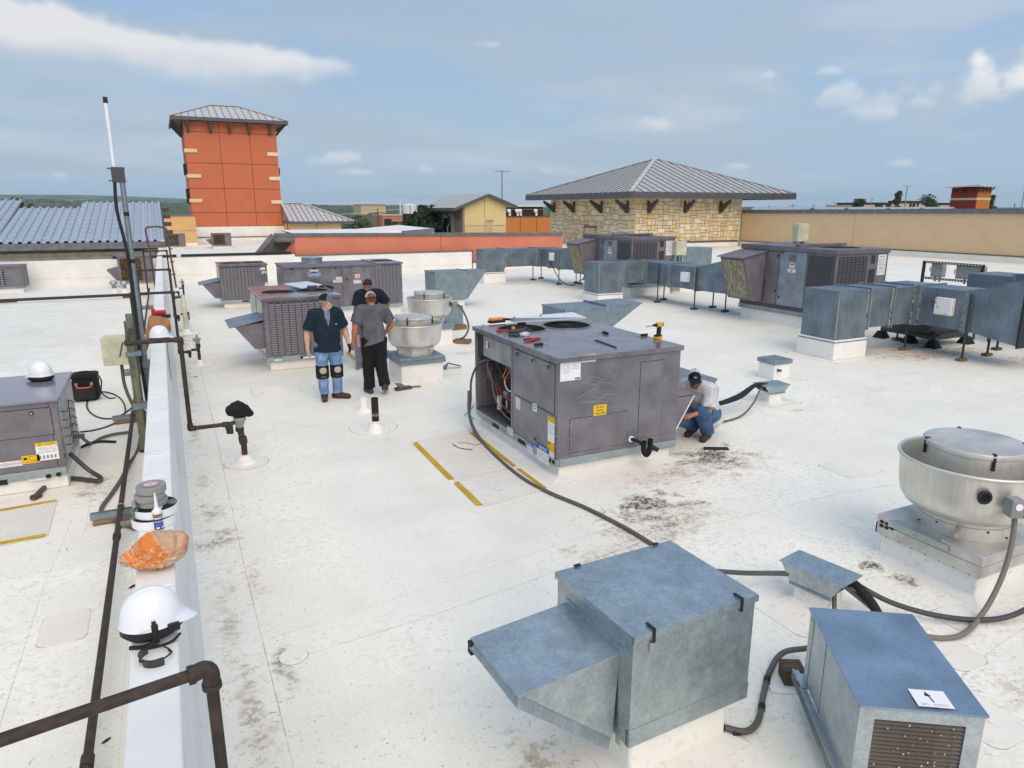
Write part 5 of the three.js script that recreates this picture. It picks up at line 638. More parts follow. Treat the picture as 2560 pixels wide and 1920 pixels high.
// ================================================================ intake hoods
function hood(label, pos, W, D, hb, T, s, o = {}) {   // box on a curb with a scoop; s: side (-1 to the left, +1 to the right), d depth, y0,y1
const u = thing('intake_hood', label, 'intake hood', pos, { ry: o.ry || 0 }); part('roof_curb', rb(.07, W - .07, 0, hb - .002, -D + .07, -.07, .03, 2), M.membClean, u); part('curb_skirt', hexa([[-.02, .001, .05], [W + .03, .001, .05], [W + .03, .001, -D - .04], [-.02, .001, -D - .04]], [[.065, .03, -.065], [W - .065, .03, -.065], [W - .065, .03, -D + .065], [.065, .03, -D + .065]]), M.memb, u);
part('housing', rb(0, W, hb, T - .02, -D, 0, .004, 1), o.m || M.galv, u);
// lid with a faint cross break
const c = [W / 2, T + .012, -D / 2], k = [[-.012, T - .004, .012], [W + .012, T - .004, .012], [W + .012, T - .004, -D - .012], [-.012, T - .004, -D - .012]], pos2 = []; for (let i = 0; i < 4; i++) pos2.push(...k[i], ...k[(i + 1) % 4], ...c); const g = new THREE.BufferGeometry(); g.setAttribute('position', new THREE.Float32BufferAttribute(pos2, 3)); g.computeVertexNormals(); part('lid', [fin(g), bx(-.012, W + .012, T - .045, T - .004, .004, .012), bx(-.012, -.004, T - .045, T - .004, -D - .012, .012), bx(W + .004, W + .012, T - .045, T - .004, -D - .012, .012), bx(-.012, W + .012, T - .045, T - .004, -D - .012, -D - .004)], o.lidM || o.m || M.galv, u);
part('skirt_flange', [bx(-.002, W + .002, hb, hb + .11, .0, .003), bx(-.003, .0, hb, T - .05, -.03, .001), bx(-.003, 0, hb, hb + .11, -D, .0)], o.m || M.galv, u);
if (o.clips) for (const [x, z, ax] of o.clips) part('strap_clip', ax === 'z' ? [bx(x - .008, x + .008, T + .006, T + .012, z - .05, z + .016), bx(x - .008, x + .008, T - .07, T + .012, z + .013, z + .019)] : [bx(x - .022, x + .022, T + .004, T + .01, z - .012, z + .01)], M.black, u);
if (o.clips) part('clip_bracket', [bx(.10, .13, T - .13, T - .07, 0, .012), bx(W - .13, W - .10, T - .13, T - .07, 0, .012)], M.steel, u);
const x0 = s.side < 0 ? 0 : W, q = (d) => x0 + s.side * d, m = o.m || M.galv;
const topP = [q(0), s.yt0], tipP = [q(s.d), s.yt1], lowP = [q(.03), s.yb];
part('scoop', ext([topP, tipP, lowP], 'z', s.z0, s.z1), m, u); part('scoop_top', hexa([[q(0), s.yt0, s.z0 - .012], [q(s.d + .02), s.yt1, s.z0 - .012], [q(s.d + .02), s.yt1, s.z1 + .012], [q(0), s.yt0, s.z1 + .012]], [[q(0), s.yt0 + .01, s.z0 - .012], [q(s.d + .02), s.yt1 + .01, s.z0 - .012], [q(s.d + .02), s.yt1 + .01, s.z1 + .012], [q(0), s.yt0 + .01, s.z1 + .012]]), o.lidM || m, u);
part('scoop_flange', [bx(q(.0) - .006, q(.0) + .006, s.yb - .03, s.yt0 + .05, s.z1, s.z1 + .035), bx(q(0) - .006, q(0) + .006, s.yt0 + .01, s.yt0 + .05, s.z0, s.z1)], m, u);
if (s.lip) { const n = [lowP[1] - tipP[1], tipP[0] - lowP[0]]; const off = [s.side * .035, -.045]; part('scoop_lip', hexa([[tipP[0], tipP[1], s.z1 - .01], [lowP[0], lowP[1], s.z1 - .01], [lowP[0], lowP[1], s.z0], [tipP[0], tipP[1], s.z0]], [[tipP[0] + off[0], tipP[1] + off[1], s.z1 + .02], [lowP[0] + off[0], lowP[1] + off[1], s.z1 + .02], [lowP[0] + off[0], lowP[1] + off[1], s.z0], [tipP[0] + off[0], tipP[1] + off[1], s.z0]]), m, u); part('scoop_gutter', [bx(q(s.d + .0) - .03, q(s.d) + .03, s.yt1 - .09, s.yt1 - .015, s.z0 - .03, s.z0 + .01)], M.black, u); }
return u;
}
hood('galvanised intake hood with cross-broken lid and black strap clips on white curb', [1.95, 0, -2.6], .86, .74, .30, .98, { side: -1, d: .60, yt0: .81, yt1: .77, yb: .29, z0: -.64, z1: -.11, lip: 1 }, { ry: .04, clips: [[.12, 0, 'z'], [.74, 0, 'z'], [.14, -.74, 'x'], [.74, -.74, 'x']] });
hood('galvanised intake hood with long scoop behind the opened unit', [7.88, 0, -13.6], 1.1, 1.05, .25, .9, { side: 1, d: 1.02, yt0: .9, yt1: .92, yb: .3, z0: -1.0, z1: -.03 }, { m: M.galvDull });
hood('teal grey intake hood with pointed scoop beyond the exhaust fans', [7.5, 0, -21.05], 1.1, .95, .26, 1.15, { side: 1, d: .68, yt0: 1.12, yt1: 1.13, yb: .28, z0: -.9, z1: -.04 }, { m: M.galvDull });
hood('galvanised intake hood standing behind the crouching person', [6.25, 0, -7.95], 1.0, .85, .22, .62, { side: -1, d: .35, yt0: .55, yt1: .5, yb: .3, z0: -.8, z1: -.05 }, { m: M.galvDull });
{ // little grey cabinet on timber blocks
const t = thing('metal_cabinet', 'small blue grey metal cabinet on timber blocks behind the exhaust fans', 'cabinet', [6.35, 0, -17.15]); part('cabinet', rb(0, .52, .12, .6, -.8, 0, .01, 1), M.galvDull, t); part('cabinet_lid', rb(-.01, .53, .6, .615, -.81, .01, .004, 1), M.galvDull, t); part('timber_block', bx(-.05, .58, 0, .12, -.15, .1), M.wood, t); part('timber_block', bx(-.05, .58, 0, .12, -.7, -.5), M.wood, t);
single('timber_offcut', 'weathered timber offcut lying beside the fan curb', 'timber', rb(-.06, .2, 0, .09, -.2, .2, .01, 1), M.wood, { pos: [6.05, 0, -15.25], ry: .9 });
}
// ================================================================ upblast exhaust fans
function exhaustFan(label, pos, s, o = {}) {
const u = thing('exhaust_fan', label, 'exhaust fan', pos, { group: 'upblast exhaust fans' }); const h = o.h || .36, c = .4 * s;
part('roof_curb', rb(-c, c, 0, h, -c, c, .02, 2), M.membClean, u); part('curb_skirt', hexa([[-c - .1, .001, c + .1], [c + .1, .001, c + .1], [c + .1, .001, -c - .1], [-c - .1, .001, -c - .1]], [[-c, .035, c], [c, .035, c], [c, .035, -c], [-c, .035, -c]]), M.memb, u);
const k = c + .035, ch2 = o.cap || .09; part('curb_cap', [rb(-k, k, h + ch2 * .45, h + ch2, -k, k, .01, 1), bx(-k, k, h - .02, h + ch2 * .45, k - .012, k), bx(-k, -k + .012, h - .02, h + ch2 * .45, -k, k - .012), bx(k - .012, k, h - .02, h + ch2 * .45, -k, k - .012), bx(-k, k, h - .02, h + ch2 * .45, -k, -k + .012)], o.capM || M.galvDull, u);
const y = h + ch2, q = (a, b) => [a * s, y + b * s];
part('neck', lathe([[.33 * s, y], [.335 * s, y + .14 * s], [.345 * s, y + .145 * s]], 48), M.alum, u); part('neck_seam', lathe([[.336 * s, y + .1 * s], [.341 * s, y + .104 * s], [.336 * s, y + .108 * s]], 48), M.alumDull, u); part('neck_rivets', Array.from({ length: 12 }, (_, i) => fin(new THREE.SphereGeometry(.009, 6, 4).translate(.338 * s * Math.cos(i * .5236), y + (i % 2 ? .025 : .085) * s, .338 * s * Math.sin(i * .5236)))), M.black, u);
part('bowl', lathe([q(.33, .14), q(.38, .15), q(.435, .185), q(.47, .24), q(.487, .32), q(.497, .45), q(.505, .545), q(.52, .55), q(.524, .562), q(.518, .574), q(.504, .573), q(.494, .56), q(.484, .45), q(.47, .33), q(.44, .24), q(.34, .2)], 64), M.alum, u);
part('motor_drum', lathe([q(.335, .22), q(.342, .66), q(.35, .665)], 56), M.alum, u); part('drum_cap', lathe([q(.352, .655), q(.356, .66), q(.356, .69), q(.345, .70), q(.2, .708), q(.001, .712)], 56), M.alumDull, u);
for (let i = 0; i < 4; i++) { const a = .9 + i * 1.5708, g = [new THREE.BoxGeometry(.018, .11, .02).translate(.352 * s, y + .63 * s, 0), new THREE.BoxGeometry(.04, .016, .02).translate(.34 * s, y + .70 * s, 0)].map((w) => fin(w.rotateY(a))); part('hold_down_clip', g, M.black, u); }
if (o.box) { const a = o.box, g = (w) => w.rotateY(a), r = .5 * s; const bxp = part('junction_box', fin(g(new RoundedBoxGeometry(.11, .15, .1, 2, .01).translate(r + .09, y + .40 * s, .02))), M.boxGrey, u); part('box_plate', fin(g(new THREE.CylinderGeometry(.028, .028, .01, 16).rotateZ(Math.PI / 2).translate(r + .148, y + .42 * s, .02))), M.white, bxp); part('cable_port', fin(g(new THREE.TorusGeometry(.045, .014, 8, 20).rotateY(Math.PI / 2).translate(r * .985, y + .43 * s, .19))), M.black, u); part('port_back', fin(g(new THREE.CylinderGeometry(.045, .045, .012, 18).rotateZ(Math.PI / 2).translate(r * .97, y + .43 * s, .19))), M.blackSoft, u); }
return u;
}
exhaustFan('aluminium exhaust fan on white curb beside the person in grey shirt', [3.99, 0, -12.38], 1, { h: .38, cap: .1 });
exhaustFan('aluminium exhaust fan with cable loop standing in front of the teal hood', [5.42, 0, -15.62], 1.02, { h: .4, cap: .1, box: -.35 });
single('fan_cable', 'grey flexible conduit hanging from the exhaust fan to the roof', 'cable', tube([[6.0, .93, -15.3], [6.12, .72, -15.2], [6.2, .4, -15.15], [6.12, .15, -15.25], [5.95, .06, -15.45]], .022, 8), M.conduit);
single('pipe_boot', 'white membrane pipe boot below the fan conduit', 'boot', lathe([[.14, 0], [.1, .02], [.06, .06], [.055, .12], [.001, .12]], 20), M.membClean, { pos: [5.92, 0, -15.62 + .16] });
{ const f = exhaustFan('large aluminium exhaust fan with weathered metal curb cap and grey junction box', [6.07, 0, -3.44], 1.1, { h: .24, cap: .16, capM: M.alumDull, box: -2.08 });
part('hinge_plate', [rb(-.492, -.478, .33, .385, -.35, .2, .004, 1), bx(-.53, -.44, .4005, .406, -.3, .12)], M.galv, f); part('drain_spout', cyl([-.32, .5, .16], [-.42, .47, .22], .026, .026, 14), M.alumDull, f); part('curb_bar', [bx(-.445, .445, .19, .225, .44, .448), bx(-.448, -.44, .19, .225, -.44, .44)], M.memb, f); part('curb_screws', [...Array.from({ length: 8 }, (_, i) => fin(new THREE.SphereGeometry(.009, 6, 4).translate(-.4 + i * .115, .207, .45))), ...Array.from({ length: 7 }, (_, i) => fin(new THREE.SphereGeometry(.009, 6, 4).translate(-.45, .207, -.38 + i * .125)))], M.coping, f); part('vent_holes', [[-.32, .12], [-.32, .2], [-.27, .12], [-.27, .2], [-.22, .15]].map(([z, y], i) => fin(new THREE.SphereGeometry(.015, 8, 5).scale(.3, 1, 1.6).translate(-.477, .24 + y * .5, -.1 + z))), M.black, f); part('port_cable', tube([[-.30, .88, .53], [-.31, .80, .60], [-.27, .76, .64], [-.24, .80, .60]], .013, 8), M.black, f); }
// ================================================================ small louvred unit in the right foreground
{
const u = thing('condenser_unit', 'small blue grey condenser unit with louvred front and white arrow sticker', 'condenser', [2.89, 0, -1.975], { ry: -33.1 * D2R }); const W = .585, D = .88, b = .2, T = .7, m = M.galvBlue;
part('cabinet', [rb(0, W, b, T - .012, -D, -.03, .004, 1), bx(0, .075, b, T - .012, -.03, 0), bx(W - .08, W, b, T - .012, -.03, 0), bx(.075, W - .08, T - .085, T - .012, -.03, 0), bx(.075, W - .08, b, b + .05, -.03, 0)], M.galvPale, u); const c = [W / 2, T + .008, -D / 2], k = [[-.01, T - .006, .01], [W + .01, T - .006, .01], [W + .01, T - .006, -D - .01], [-.01, T - .006, -D - .01]], p2 = []; for (let i = 0; i < 4; i++) p2.push(...k[i], ...k[(i + 1) % 4], ...c); const g = new THREE.BufferGeometry(); g.setAttribute('position', new THREE.Float32BufferAttribute(p2, 3)); g.computeVertexNormals(); part('lid', [fin(g), bx(-.01, W + .01, T - .02, T - .006, .002, .01), bx(-.01, -.002, T - .02, T - .006, -D - .01, .01)], m, u);
part('intake_back', bx(.075, W - .08, b + .05, T - .085, -.0295, -.026), M.black, u); for (let y = b + .06; y < T - .09; y += .0235) part('louver_slat', hexa([[.078, y, -.004], [W - .083, y, -.004], [W - .083, y - .002, -.004], [.078, y - .002, -.004]], [[.078, y + .016, -.024], [W - .083, y + .016, -.024], [W - .083, y + .014, -.024], [.078, y + .014, -.024]]), M.louverDark, u);
const R = rng(4); part('lint_specks', Array.from({ length: 34 }, () => fin(new THREE.IcosahedronGeometry(.002 + R() * .004, 0).scale(1, 1.2, .4).translate(.1 + R() * (W - .21), b + .07 + R() * (T - b - .17), -.001))), mat(sc(196, 188, 172), { roughness: 1 }), u);
part('side_seam', [bx(-.003, 0, b, T - .02, -.55, -.545), bx(-.003, 0, b, T - .02, -.80, -.795)], M.galvDull, u); part('screws', Array.from({ length: 7 }, (_, i) => fin(new THREE.SphereGeometry(.006, 8, 5).translate(-.011, T - .014, -.02 - i * .135))), M.screw, u);
part('mounting_rail', [bx(-.045, -.004, .125, .19, -D - .09, .2), bx(-.045, -.04, .125, .2, -D - .09, .2), bx(W + .004, W + .045, .125, .2, -D - .05, .2), bx(-.045, W + .045, .19, .2, -D - .04, -D + .1)], M.galv, u);
sticker('arrow_sticker', u, [.36, T + .004, -.075], '+y', .17, .13, (g, w, h) => { bg(g, w, h, '#f0f1f1'); g.strokeStyle = '#16171a'; g.lineWidth = w * .045; g.beginPath(); g.moveTo(w * .52, h * .72); g.lineTo(w * .46, h * .3); g.stroke(); g.fillStyle = '#16171a'; g.beginPath(); g.moveTo(w * .43, h * .1); g.lineTo(w * .36, h * .38); g.lineTo(w * .55, h * .36); g.fill(); smallText(g, w * .12, h * .82, w * .76, 2, h * .07); }); sticker('side_label', u, [-.003, .58, -.82], '-x', .06, .14, (g, w, h) => { bg(g, w, h, '#d8dfae'); smallText(g, 4, 6, w - 8, 12, h * .08, '#7b8a3a'); });
const pad = thing('timber_block', 'timber sleeper block on a white pad under the condenser rail', 'block', [3.5, 0, -2.93], { ry: -.5 }); part('pad', bx(-.16, .12, 0, .012, -.1, .16), M.membClean, pad); part('block', rb(-.06, .08, .012, .125, -.05, .09, .008, 1), M.woodDark, pad);
const pad2 = thing('timber_block', 'timber sleeper block under the louvred front of the condenser unit', 'block', [2.98, 0, -1.86], { ry: -.5 }); part('block', rb(-.08, .5, 0, .125, -.05, .09, .008, 1), M.woodDark, pad2);
}
// ================================================================ pipe portals and little curbs
function portal(label, pos, ry, W, D, h, hoodH) { const u = thing('pipe_portal', label, 'pipe portal', pos, { ry }); part('roof_curb', rb(-W / 2, W / 2, 0, h, -D / 2, D / 2, .02, 2), M.membClean, u); part('curb_skirt', hexa([[-W / 2 - .1, .001, D / 2 + .1], [W / 2 + .1, .001, D / 2 + .1], [W / 2 + .1, .001, -D / 2 - .1], [-W / 2 - .1, .001, -D / 2 - .1]], [[-W / 2, .03, D / 2], [W / 2, .03, D / 2], [W / 2, .03, -D / 2], [-W / 2, .03, -D / 2]]), M.memb, u); const a = W / 2 + .02, b = D / 2 + .02, A = a + .09; part('portal_hood', [slab([[-a, h - .01, b], [a, h - .01, b], [A, h + hoodH, b], [-A, h + hoodH, b]], .006, [0, 0, 1]), slab([[-a, h - .01, -b], [a, h - .01, -b], [A, h + hoodH, -b], [-A, h + hoodH, -b]], .006, [0, 0, 1]), bx(-A - .01, A + .01, h + hoodH, h + hoodH + .008, -b - .015, b + .02), bx(-a, a, h, h + .01, -b, b)], M.galv, u); part('portal_lip', bx(-a, a, h - .02, h + .0, b + .006, b + .014), M.galvDull, u); return u; }
portal('galvanised pipe portal where grey conduit and black line set enter the roof', [4.44, 0, -3.53], -1.37, .30, .22, .17, .14);
portal('galvanised pipe portal with black insulated lines beyond the crouching person', [8.76, 0, -8.3], -.1, .26, .26, .18, .11);
{ const u = thing('capped_curb', 'small white curb with grey metal cap near the duct riser', 'curb', [10.06, 0, -9.5]); part('roof_curb', rb(-.2, .2, 0, .30, -.2, .2, .02, 2), M.membClean, u); part('metal_cap', [rb(-.225, .225, .30, .38, -.225, .225, .01, 1)], M.galvDull, u); part('hose_bib', [cyl([-.12, .2, .2], [-.12, .2, .25], .022), bx(-.15, -.09, .18, .22, .25, .27)], M.conduitDark, u); part('curb_skirt', bx(-.34, .34, .001, .006, -.34, .34), M.memb, u); }
// ================================================================ conduits and line sets
single('conduit', 'long grey flexible conduit running from opened unit to pipe portal', 'conduit', tube([[3.72, .55, -9.12], [3.66, .2, -8.95], [3.6, .03, -8.4], [3.52, .022, -7.6], [3.50, .022, -6.9], [3.58, .022, -6.4], [3.72, .022, -5.9], [3.82, .022, -5.3], [3.86, .022, -4.8], [3.95, .03, -4.35], [4.08, .1, -4.05], [4.27, .21, -3.72], [4.36, .24, -3.55]], .021, 10, .5, 120), M.conduit);
single('conduit', 'dark conduit hung in loops down the corner of the opened unit', 'conduit', tube([[3.98, 1.06, -8.78], [3.82, .98, -8.95], [3.80, .7, -9.2], [3.79, .4, -9.22], [3.72, .15, -9.1], [3.66, .04, -8.8]], .016, 8, .5, 60), M.conduit);
single('conduit', 'dark flexible conduit lying from pipe portal towards the big exhaust fan', 'conduit', tube([[4.56, .27, -3.40], [4.8, .12, -3.15], [5.1, .05, -2.9], [5.45, .04, -2.72], [5.8, .1, -2.66], [6.3, .2, -2.68], [6.9, .3, -2.8]], .021, 10, .5, 80), M.conduitDark);
single('conduit', 'tan flexible conduit looping from junction box of the big exhaust fan', 'conduit', tube([[5.82, .83, -2.92], [5.72, .55, -2.85], [5.6, .28, -2.82], [5.4, .06, -2.8], [5.0, .025, -2.72], [4.75, .025, -2.85], [4.62, .1, -3.1], [4.55, .2, -3.36]], .02, 10, .5, 90), M.conduitTan);
single('line_set', 'thick black insulated pipe bending from portal to the condenser unit', 'pipe', tube([[4.52, .26, -3.42], [4.58, .24, -3.3], [4.55, .16, -3.1], [4.4, .1, -2.9], [4.15, .1, -2.72], [3.85, .2, -2.62]], .036, 12, .5, 60), M.rubber);
single('line_set', 'thin grey pipe dropping from portal beside the black insulated pipe', 'pipe', tube([[4.46, .25, -3.40], [4.38, .12, -3.32], [4.28, .04, -3.22], [4.05, .05, -3.0], [3.85, .3, -2.75]], .018, 10, .5, 50), M.conduit);
single('conduit', 'grey conduit with black tape bands sweeping from hood to condenser unit', 'conduit', tube([[2.74, .05, -2.72], [2.86, .025, -2.66], [3.0, .025, -2.7], [3.2, .025, -2.86], [3.42, .03, -3.02], [3.62, .06, -3.1], [3.78, .1, -3.02], [3.84, .25, -2.8]], .02, 10, .5, 80), M.conduit);
single('tape_band', 'short black tape bands around the grey conduit near the hood', 'tape', [[2.8, -2.68, .3], [3.1, -2.775, -.7], [3.33, -2.96, -.75]].map(([x, z, a]) => fin(new THREE.CylinderGeometry(.0225, .0225, .05, 12).rotateZ(Math.PI / 2).rotateY(-a).translate(x, .027, z))), M.black);
for (let i = 0; i < 3; i++) single('line_set', ['black insulated line running to the far pipe portal', 'second black insulated line beside the first at far pipe portal', 'grey cable drooping below the black lines to far portal'][i], 'pipe', tube(i < 2 ? [[6.6, .32 + i * .03, -7.95 - i * .06], [7.2, .2, -7.98], [7.9, .2, -8.12 - i * .05], [8.4, .3, -8.3], [8.7, .27, -8.32]] : [[6.5, .06, -7.7], [7.0, .03, -7.65], [7.6, .03, -7.75], [8.1, .12, -8.0], [8.45, .25, -8.22], [8.7, .26, -8.28]], i < 2 ? .035 : .014, 10, .5, 50), i < 2 ? M.rubber : M.conduit);
// ================================================================ left bay: units, mast, pipes
{
const X1 = -1.27, Z = -9.0, W = 2.3, D = 1.46, T = 1.05, k = .16; const u = thing('rooftop_unit', 'low grey rooftop unit with warning stickers and a white hard hat on top', 'rooftop unit', [X1, 0, Z]); const fz = (x, y) => { const p = P(g2(x, y), Z); return [p[0] - X1, p[1]]; }, f3 = (x, y) => { const p = P(g3(x, y), Z); return [p[0] - X1, p[1]]; };
part('roof_curb', rb(-W, .0, 0, k, -D + .04, -.03, .02, 1), M.membClean, u); part('base_rail', [bx(-W, .0, k, k + .095, -.03, .004), bx(-.03, .003, k, k + .095, -D, -.03), bx(-W, -.03, k + .06, k + .09, -D, -.03)], M.galv, u); part('cabinet', rb(-W, 0, k + .095, T - .03, -D, 0, .008, 2), M.rtu, u); part('lid', rb(-W - .03, .025, T - .03, T, -D - .025, .028, .006, 1), M.rtuGloss, u);
for (const q of [[420, 655], [507, 640]]) { const [x, y] = f3(...q); part('pipe_knockout', cyl([x, y, .0], [x, y, .008], .03, .03, 18), M.black, u); part('knockout_ring', fin(new THREE.TorusGeometry(.031, .004, 6, 20).translate(x, y, .007)), M.steel, u); } { const [x, y] = f3(10, 715); part('fork_slot', bx(x - .1, x + .06, y - .03, y + .03, .0, .007), M.black, u); }
const a = fz(470, 1600), b = fz(425, 1362); panelOn(u, '+z', 0, -1.2, a[0] - .005, a[1] - .01, b[1] - .02, M.rtu, 'filter_door'); const [lx, ly] = fz(272, 1425); part('door_latch', cyl([lx, ly, .008], [lx, ly, .03], .02, .02, 14), M.black, u); part('latch_key', cyl([lx, ly, .03], [lx, ly, .034], .011, .011, 12), M.steel, u); part('panel_seam', bx(-.075, -.07, k + .1, T - .04, .0, .003), M.panelGap, u);
part('cabinet_screws', [...screwRow('+z', 0, -.055, .3, -.055, T - .1, 7), ...screwRow('+z', 0, -1.2, .52, -.1, .56, 6), ...screwRow('+z', 0, -1.3, T - .08, -.1, T - .06, 6)], M.screw, u);
const st = (nm, p, q, dr) => { const A = f3(...p), B = f3(...q); sticker(nm, u, [(A[0] + B[0]) / 2, (A[1] + B[1]) / 2, .003], '+z', Math.abs(B[0] - A[0]), Math.abs(B[1] - A[1]), dr); };
st('warning_label', [325, 528], [492, 352], (g, w, h) => { bg(g, w, h, '#eff1f0'); g.fillStyle = '#e9c324'; g.fillRect(0, 0, w, h * .2); smallText(g, w * .1, h * .06, w * .8, 2, h * .07, '#443a10'); smallText(g, w * .08, h * .26, w * .84, 8, h * .045); for (let i = 0; i < 5; i++) { g.fillStyle = '#8d8f94'; g.fillRect(w * (.1 + i * .17), h * .72, w * .1, h * .2); } }); st('curb_label', [195, 555], [338, 468], (g, w, h) => { bg(g, w, h, '#f2bd11'); g.fillStyle = '#2b2409'; g.fillRect(w * .1, h * .22, w * .2, h * .32); g.strokeStyle = '#2b2409'; g.lineWidth = 3; g.strokeRect(w * .42, h * .14, w * .46, h * .42); txt(g, 'FLUSH TO CURB', w / 2, h * .8, h * .17, '#2b2409', { w: w * .86 }); }); st('instruction_label', [0, 590], [190, 510], (g, w, h) => { bg(g, w, h, '#eceded'); g.fillStyle = '#a14b3c'; g.fillRect(0, 0, w, h * .12); g.fillRect(0, h * .55, w, h * .07); smallText(g, 6, h * .2, w - 12, 4, h * .09); smallText(g, 6, h * .68, w - 12, 3, h * .09); }); st('rail_notice', [255, 705], [390, 640], blueNote);
// service side with its wiring
part('side_panel', rb(.001, .008, k + .12, T - .06, -D + .1, -.12, .003, 1), M.alumDull, u); part('side_screws', Array.from({ length: 9 }, (_, i) => fin(new THREE.SphereGeometry(.007, 6, 4).translate(.01, .32 + i * .08, -.18))), M.screw, u); for (let i = 0; i < 5; i++) part('side_wire', tube([[.012, .85 - i * .1, -.2], [.035, .78 - i * .1, -.5], [.02, .82 - i * .1, -.85], [.03, .7 - i * .1, -1.2]], .006, 6), M.cable, u); part('connection_pipe', cyl([.0, .34, -.9], [.12, .34, -.9], .028), M.conduit, u);
}
// grey coil units on the far left and beyond the cross wall
function coilUnit(label, pos, W, D, T, o = {}) {
const u = thing('coil_unit', label, 'rooftop unit', pos, { group: 'grey units with open coil faces' }); const k = .16; part('roof_curb', bx(.04, W - .04, 0, k, -D + .04, -.04), M.memb, u); part('base_rail', bx(0, W, k, k + .07, -D, 0), M.galvDull, u); part('cabinet', rb(0, W, k + .07, T, -D, -.0, .01, 1), M.rtuOld, u); part('lid', rb(-.02, W + .02, T, T + .035, -D - .02, .025, .006, 1), M.rtuOld, u);
part('coil', bx(W * .07, W * .66, k + .12, T - .06, -.0, .006), o.coil || M.coilRust, u); part('coil_frame', [bx(W * .05, W * .07, k + .1, T - .04, 0, .014), bx(W * .66, W * .68, k + .1, T - .04, 0, .014)], M.rtuOld, u); part('side_grille', bx(W * .76, W * .94, k + .2, T - .12, .0, .005), o.side || M.louver, u);
if (o.hood) part('air_hood', ext([[0, k + .12], [-.1, k + .12], [-.42, T * .58], [0, T * .66]], 'z', -D * .85, -D * .15), M.rtuOld, u); return u;
}
coilUnit('weathered coil unit with golden speckled fins behind the twin roof vents', [-1.75, 0, -32.2], 1.25, 1.1, 1.22, { hood: 1 });
{ const p = G(g2(-60, 395)); const u = coilUnit('coil unit with white guard grid at the edge of the left bay', [p[0] - .6, 0, p[2]], 1.6, 1.3, .95, { coil: M.coil }); const a = []; for (let i = 0; i < 8; i++) a.push(bx(.12, 1.05, .3 + i * .085, .305 + i * .085, .008, .016)); for (let i = 0; i < 7; i++) a.push(bx(.16 + i * .13, .168 + i * .13, .28, .9, .008, .016)); part('guard_grid', a, M.white, u); }
coilUnit('coil unit with hood standing before the white base of the tower', [3.42, 0, -61.3], 1.42, 1.1, 1.12, { hood: 1 }); coilUnit('coil unit half hidden by the ladder rail before the peach block', [.1, 0, -61.6], 1.42, 1.1, 1.12, {});
for (const [x, z] of [[-1.88, -30.6], [-1.52, -30.4]]) { const v = thing('roof_vent', 'small galvanised vent cap on a white pipe boot in the left bay', 'vent', [x, 0, z], { group: 'twin vent caps' }); part('boot', lathe([[.15, 0], [.12, .03], [.08, .1], [.075, .16], [.001, .16]], 18), M.memb, v); part('pipe', cyl([0, .1, 0], [0, .3, 0], .07), M.galvDull, v); part('cap', lathe([[.07, .27], [.15, .33], [.13, .4], [.08, .44], [.001, .45]], 8), M.galv, v); }
// ---------------------------------------------------------------- gas pipes
const RP = .026, mainX = -.68;
{
const m = thing('gas_pipe', 'long rusty gas pipe running along the left foot of the parapet', 'pipe', [mainX, 0, 0]); part('pipe', cyl([0, .15, 3], [0, .15, -30], RP, RP, 14), M.pipeRust, m); for (const z of [-3.9, -6.95, -11.3, -17.5]) part('coupling', cyl([0, .15, z], [0, .15, z - .09], RP * 1.35, RP * 1.35, 14), M.pipeRust, m); part('branch_valve', [cyl([0, .15, -7.25], [.2, .15, -7.25], .022), cyl([.02, .15, -7.25], [.06, .15, -7.25], .036)], M.conduitTan, m);
for (const [i, z] of [-7.75, -11.55, -15.0, -20, -25].entries()) { const s = thing('pipe_support', ['strut and timber pipe support under gas pipe beside the tape rolls', 'strut and timber pipe support beside the foot of the weathered posts', 'strut and timber pipe support behind the antenna mast', 'strut and timber pipe support beside the tall cream riser', 'strut and timber pipe support near the lying gas pipe'][i], 'pipe support', [mainX, 0, z], { group: 'supports under the gas pipes' }); part('timber', rb(-.26, .16, .0, .05, -.05, .05, .006, 1), M.wood, s); part('strut', [bx(-.28, .18, .052, .06, -.03, .03), bx(-.28, .18, .06, .12, .026, .03), bx(-.28, .18, .06, .12, -.03, -.026)], M.galvDull, s); part('clamp', fin(new THREE.TorusGeometry(.03, .006, 6, 14).translate(0, .15, 0)), M.galv, s); }
const p0 = G(g2(-200, 462), .1), p1 = G(g2(1170, 412), .1); const h = thing('gas_pipe', 'rusty gas pipe lying straight across the left bay on blocks', 'pipe', [0, 0, 0]); part('pipe', cyl([p0[0], .12, (p0[2] + p1[2]) / 2], [mainX, .12, (p0[2] + p1[2]) / 2], .05, .05, 12), M.pipeRust, h); for (const q of [[70, 470], [1130, 430]]) { const b = G(g2(...q)); part('block', rb(b[0] - .25, b[0] + .25, 0, .08, b[2] - .1, b[2] + .1, .01, 1), M.woodDark, h); }
}
function crossing(label, z, y, yb, vx, r = RP, left = mainX) { const c = thing('gas_pipe', label, 'pipe', [0, 0, z]); part('pipe', pipe([...(z > -10 ? [[-.5, .4, -1.05], [-.5, y, -1.05], [-.5, y, 0]] : [[left, .17, 0], [left, y, 0]]), [.05, y, 0], [.05, yb, 0], [vx - .13, yb, 0], [vx - .13, yb - .12, 0]], r, 12), M.pipeRust, c); return c; }
crossing('rusty gas pipe crossing the parapet in front of the second hard hat', -9.0, 1.61, .52, .60); crossing('rusty gas pipe crossing parapet just beyond the brown jacket', -15.35, 1.5, .3, .36); crossing('rusty gas pipe crossing parapet beside the tall cream pipe', -19.6, 1.62, .45, .26); crossing('farthest rusty gas pipe crossing the parapet near the ladder rail', -27.6, 1.66, .22, .40);
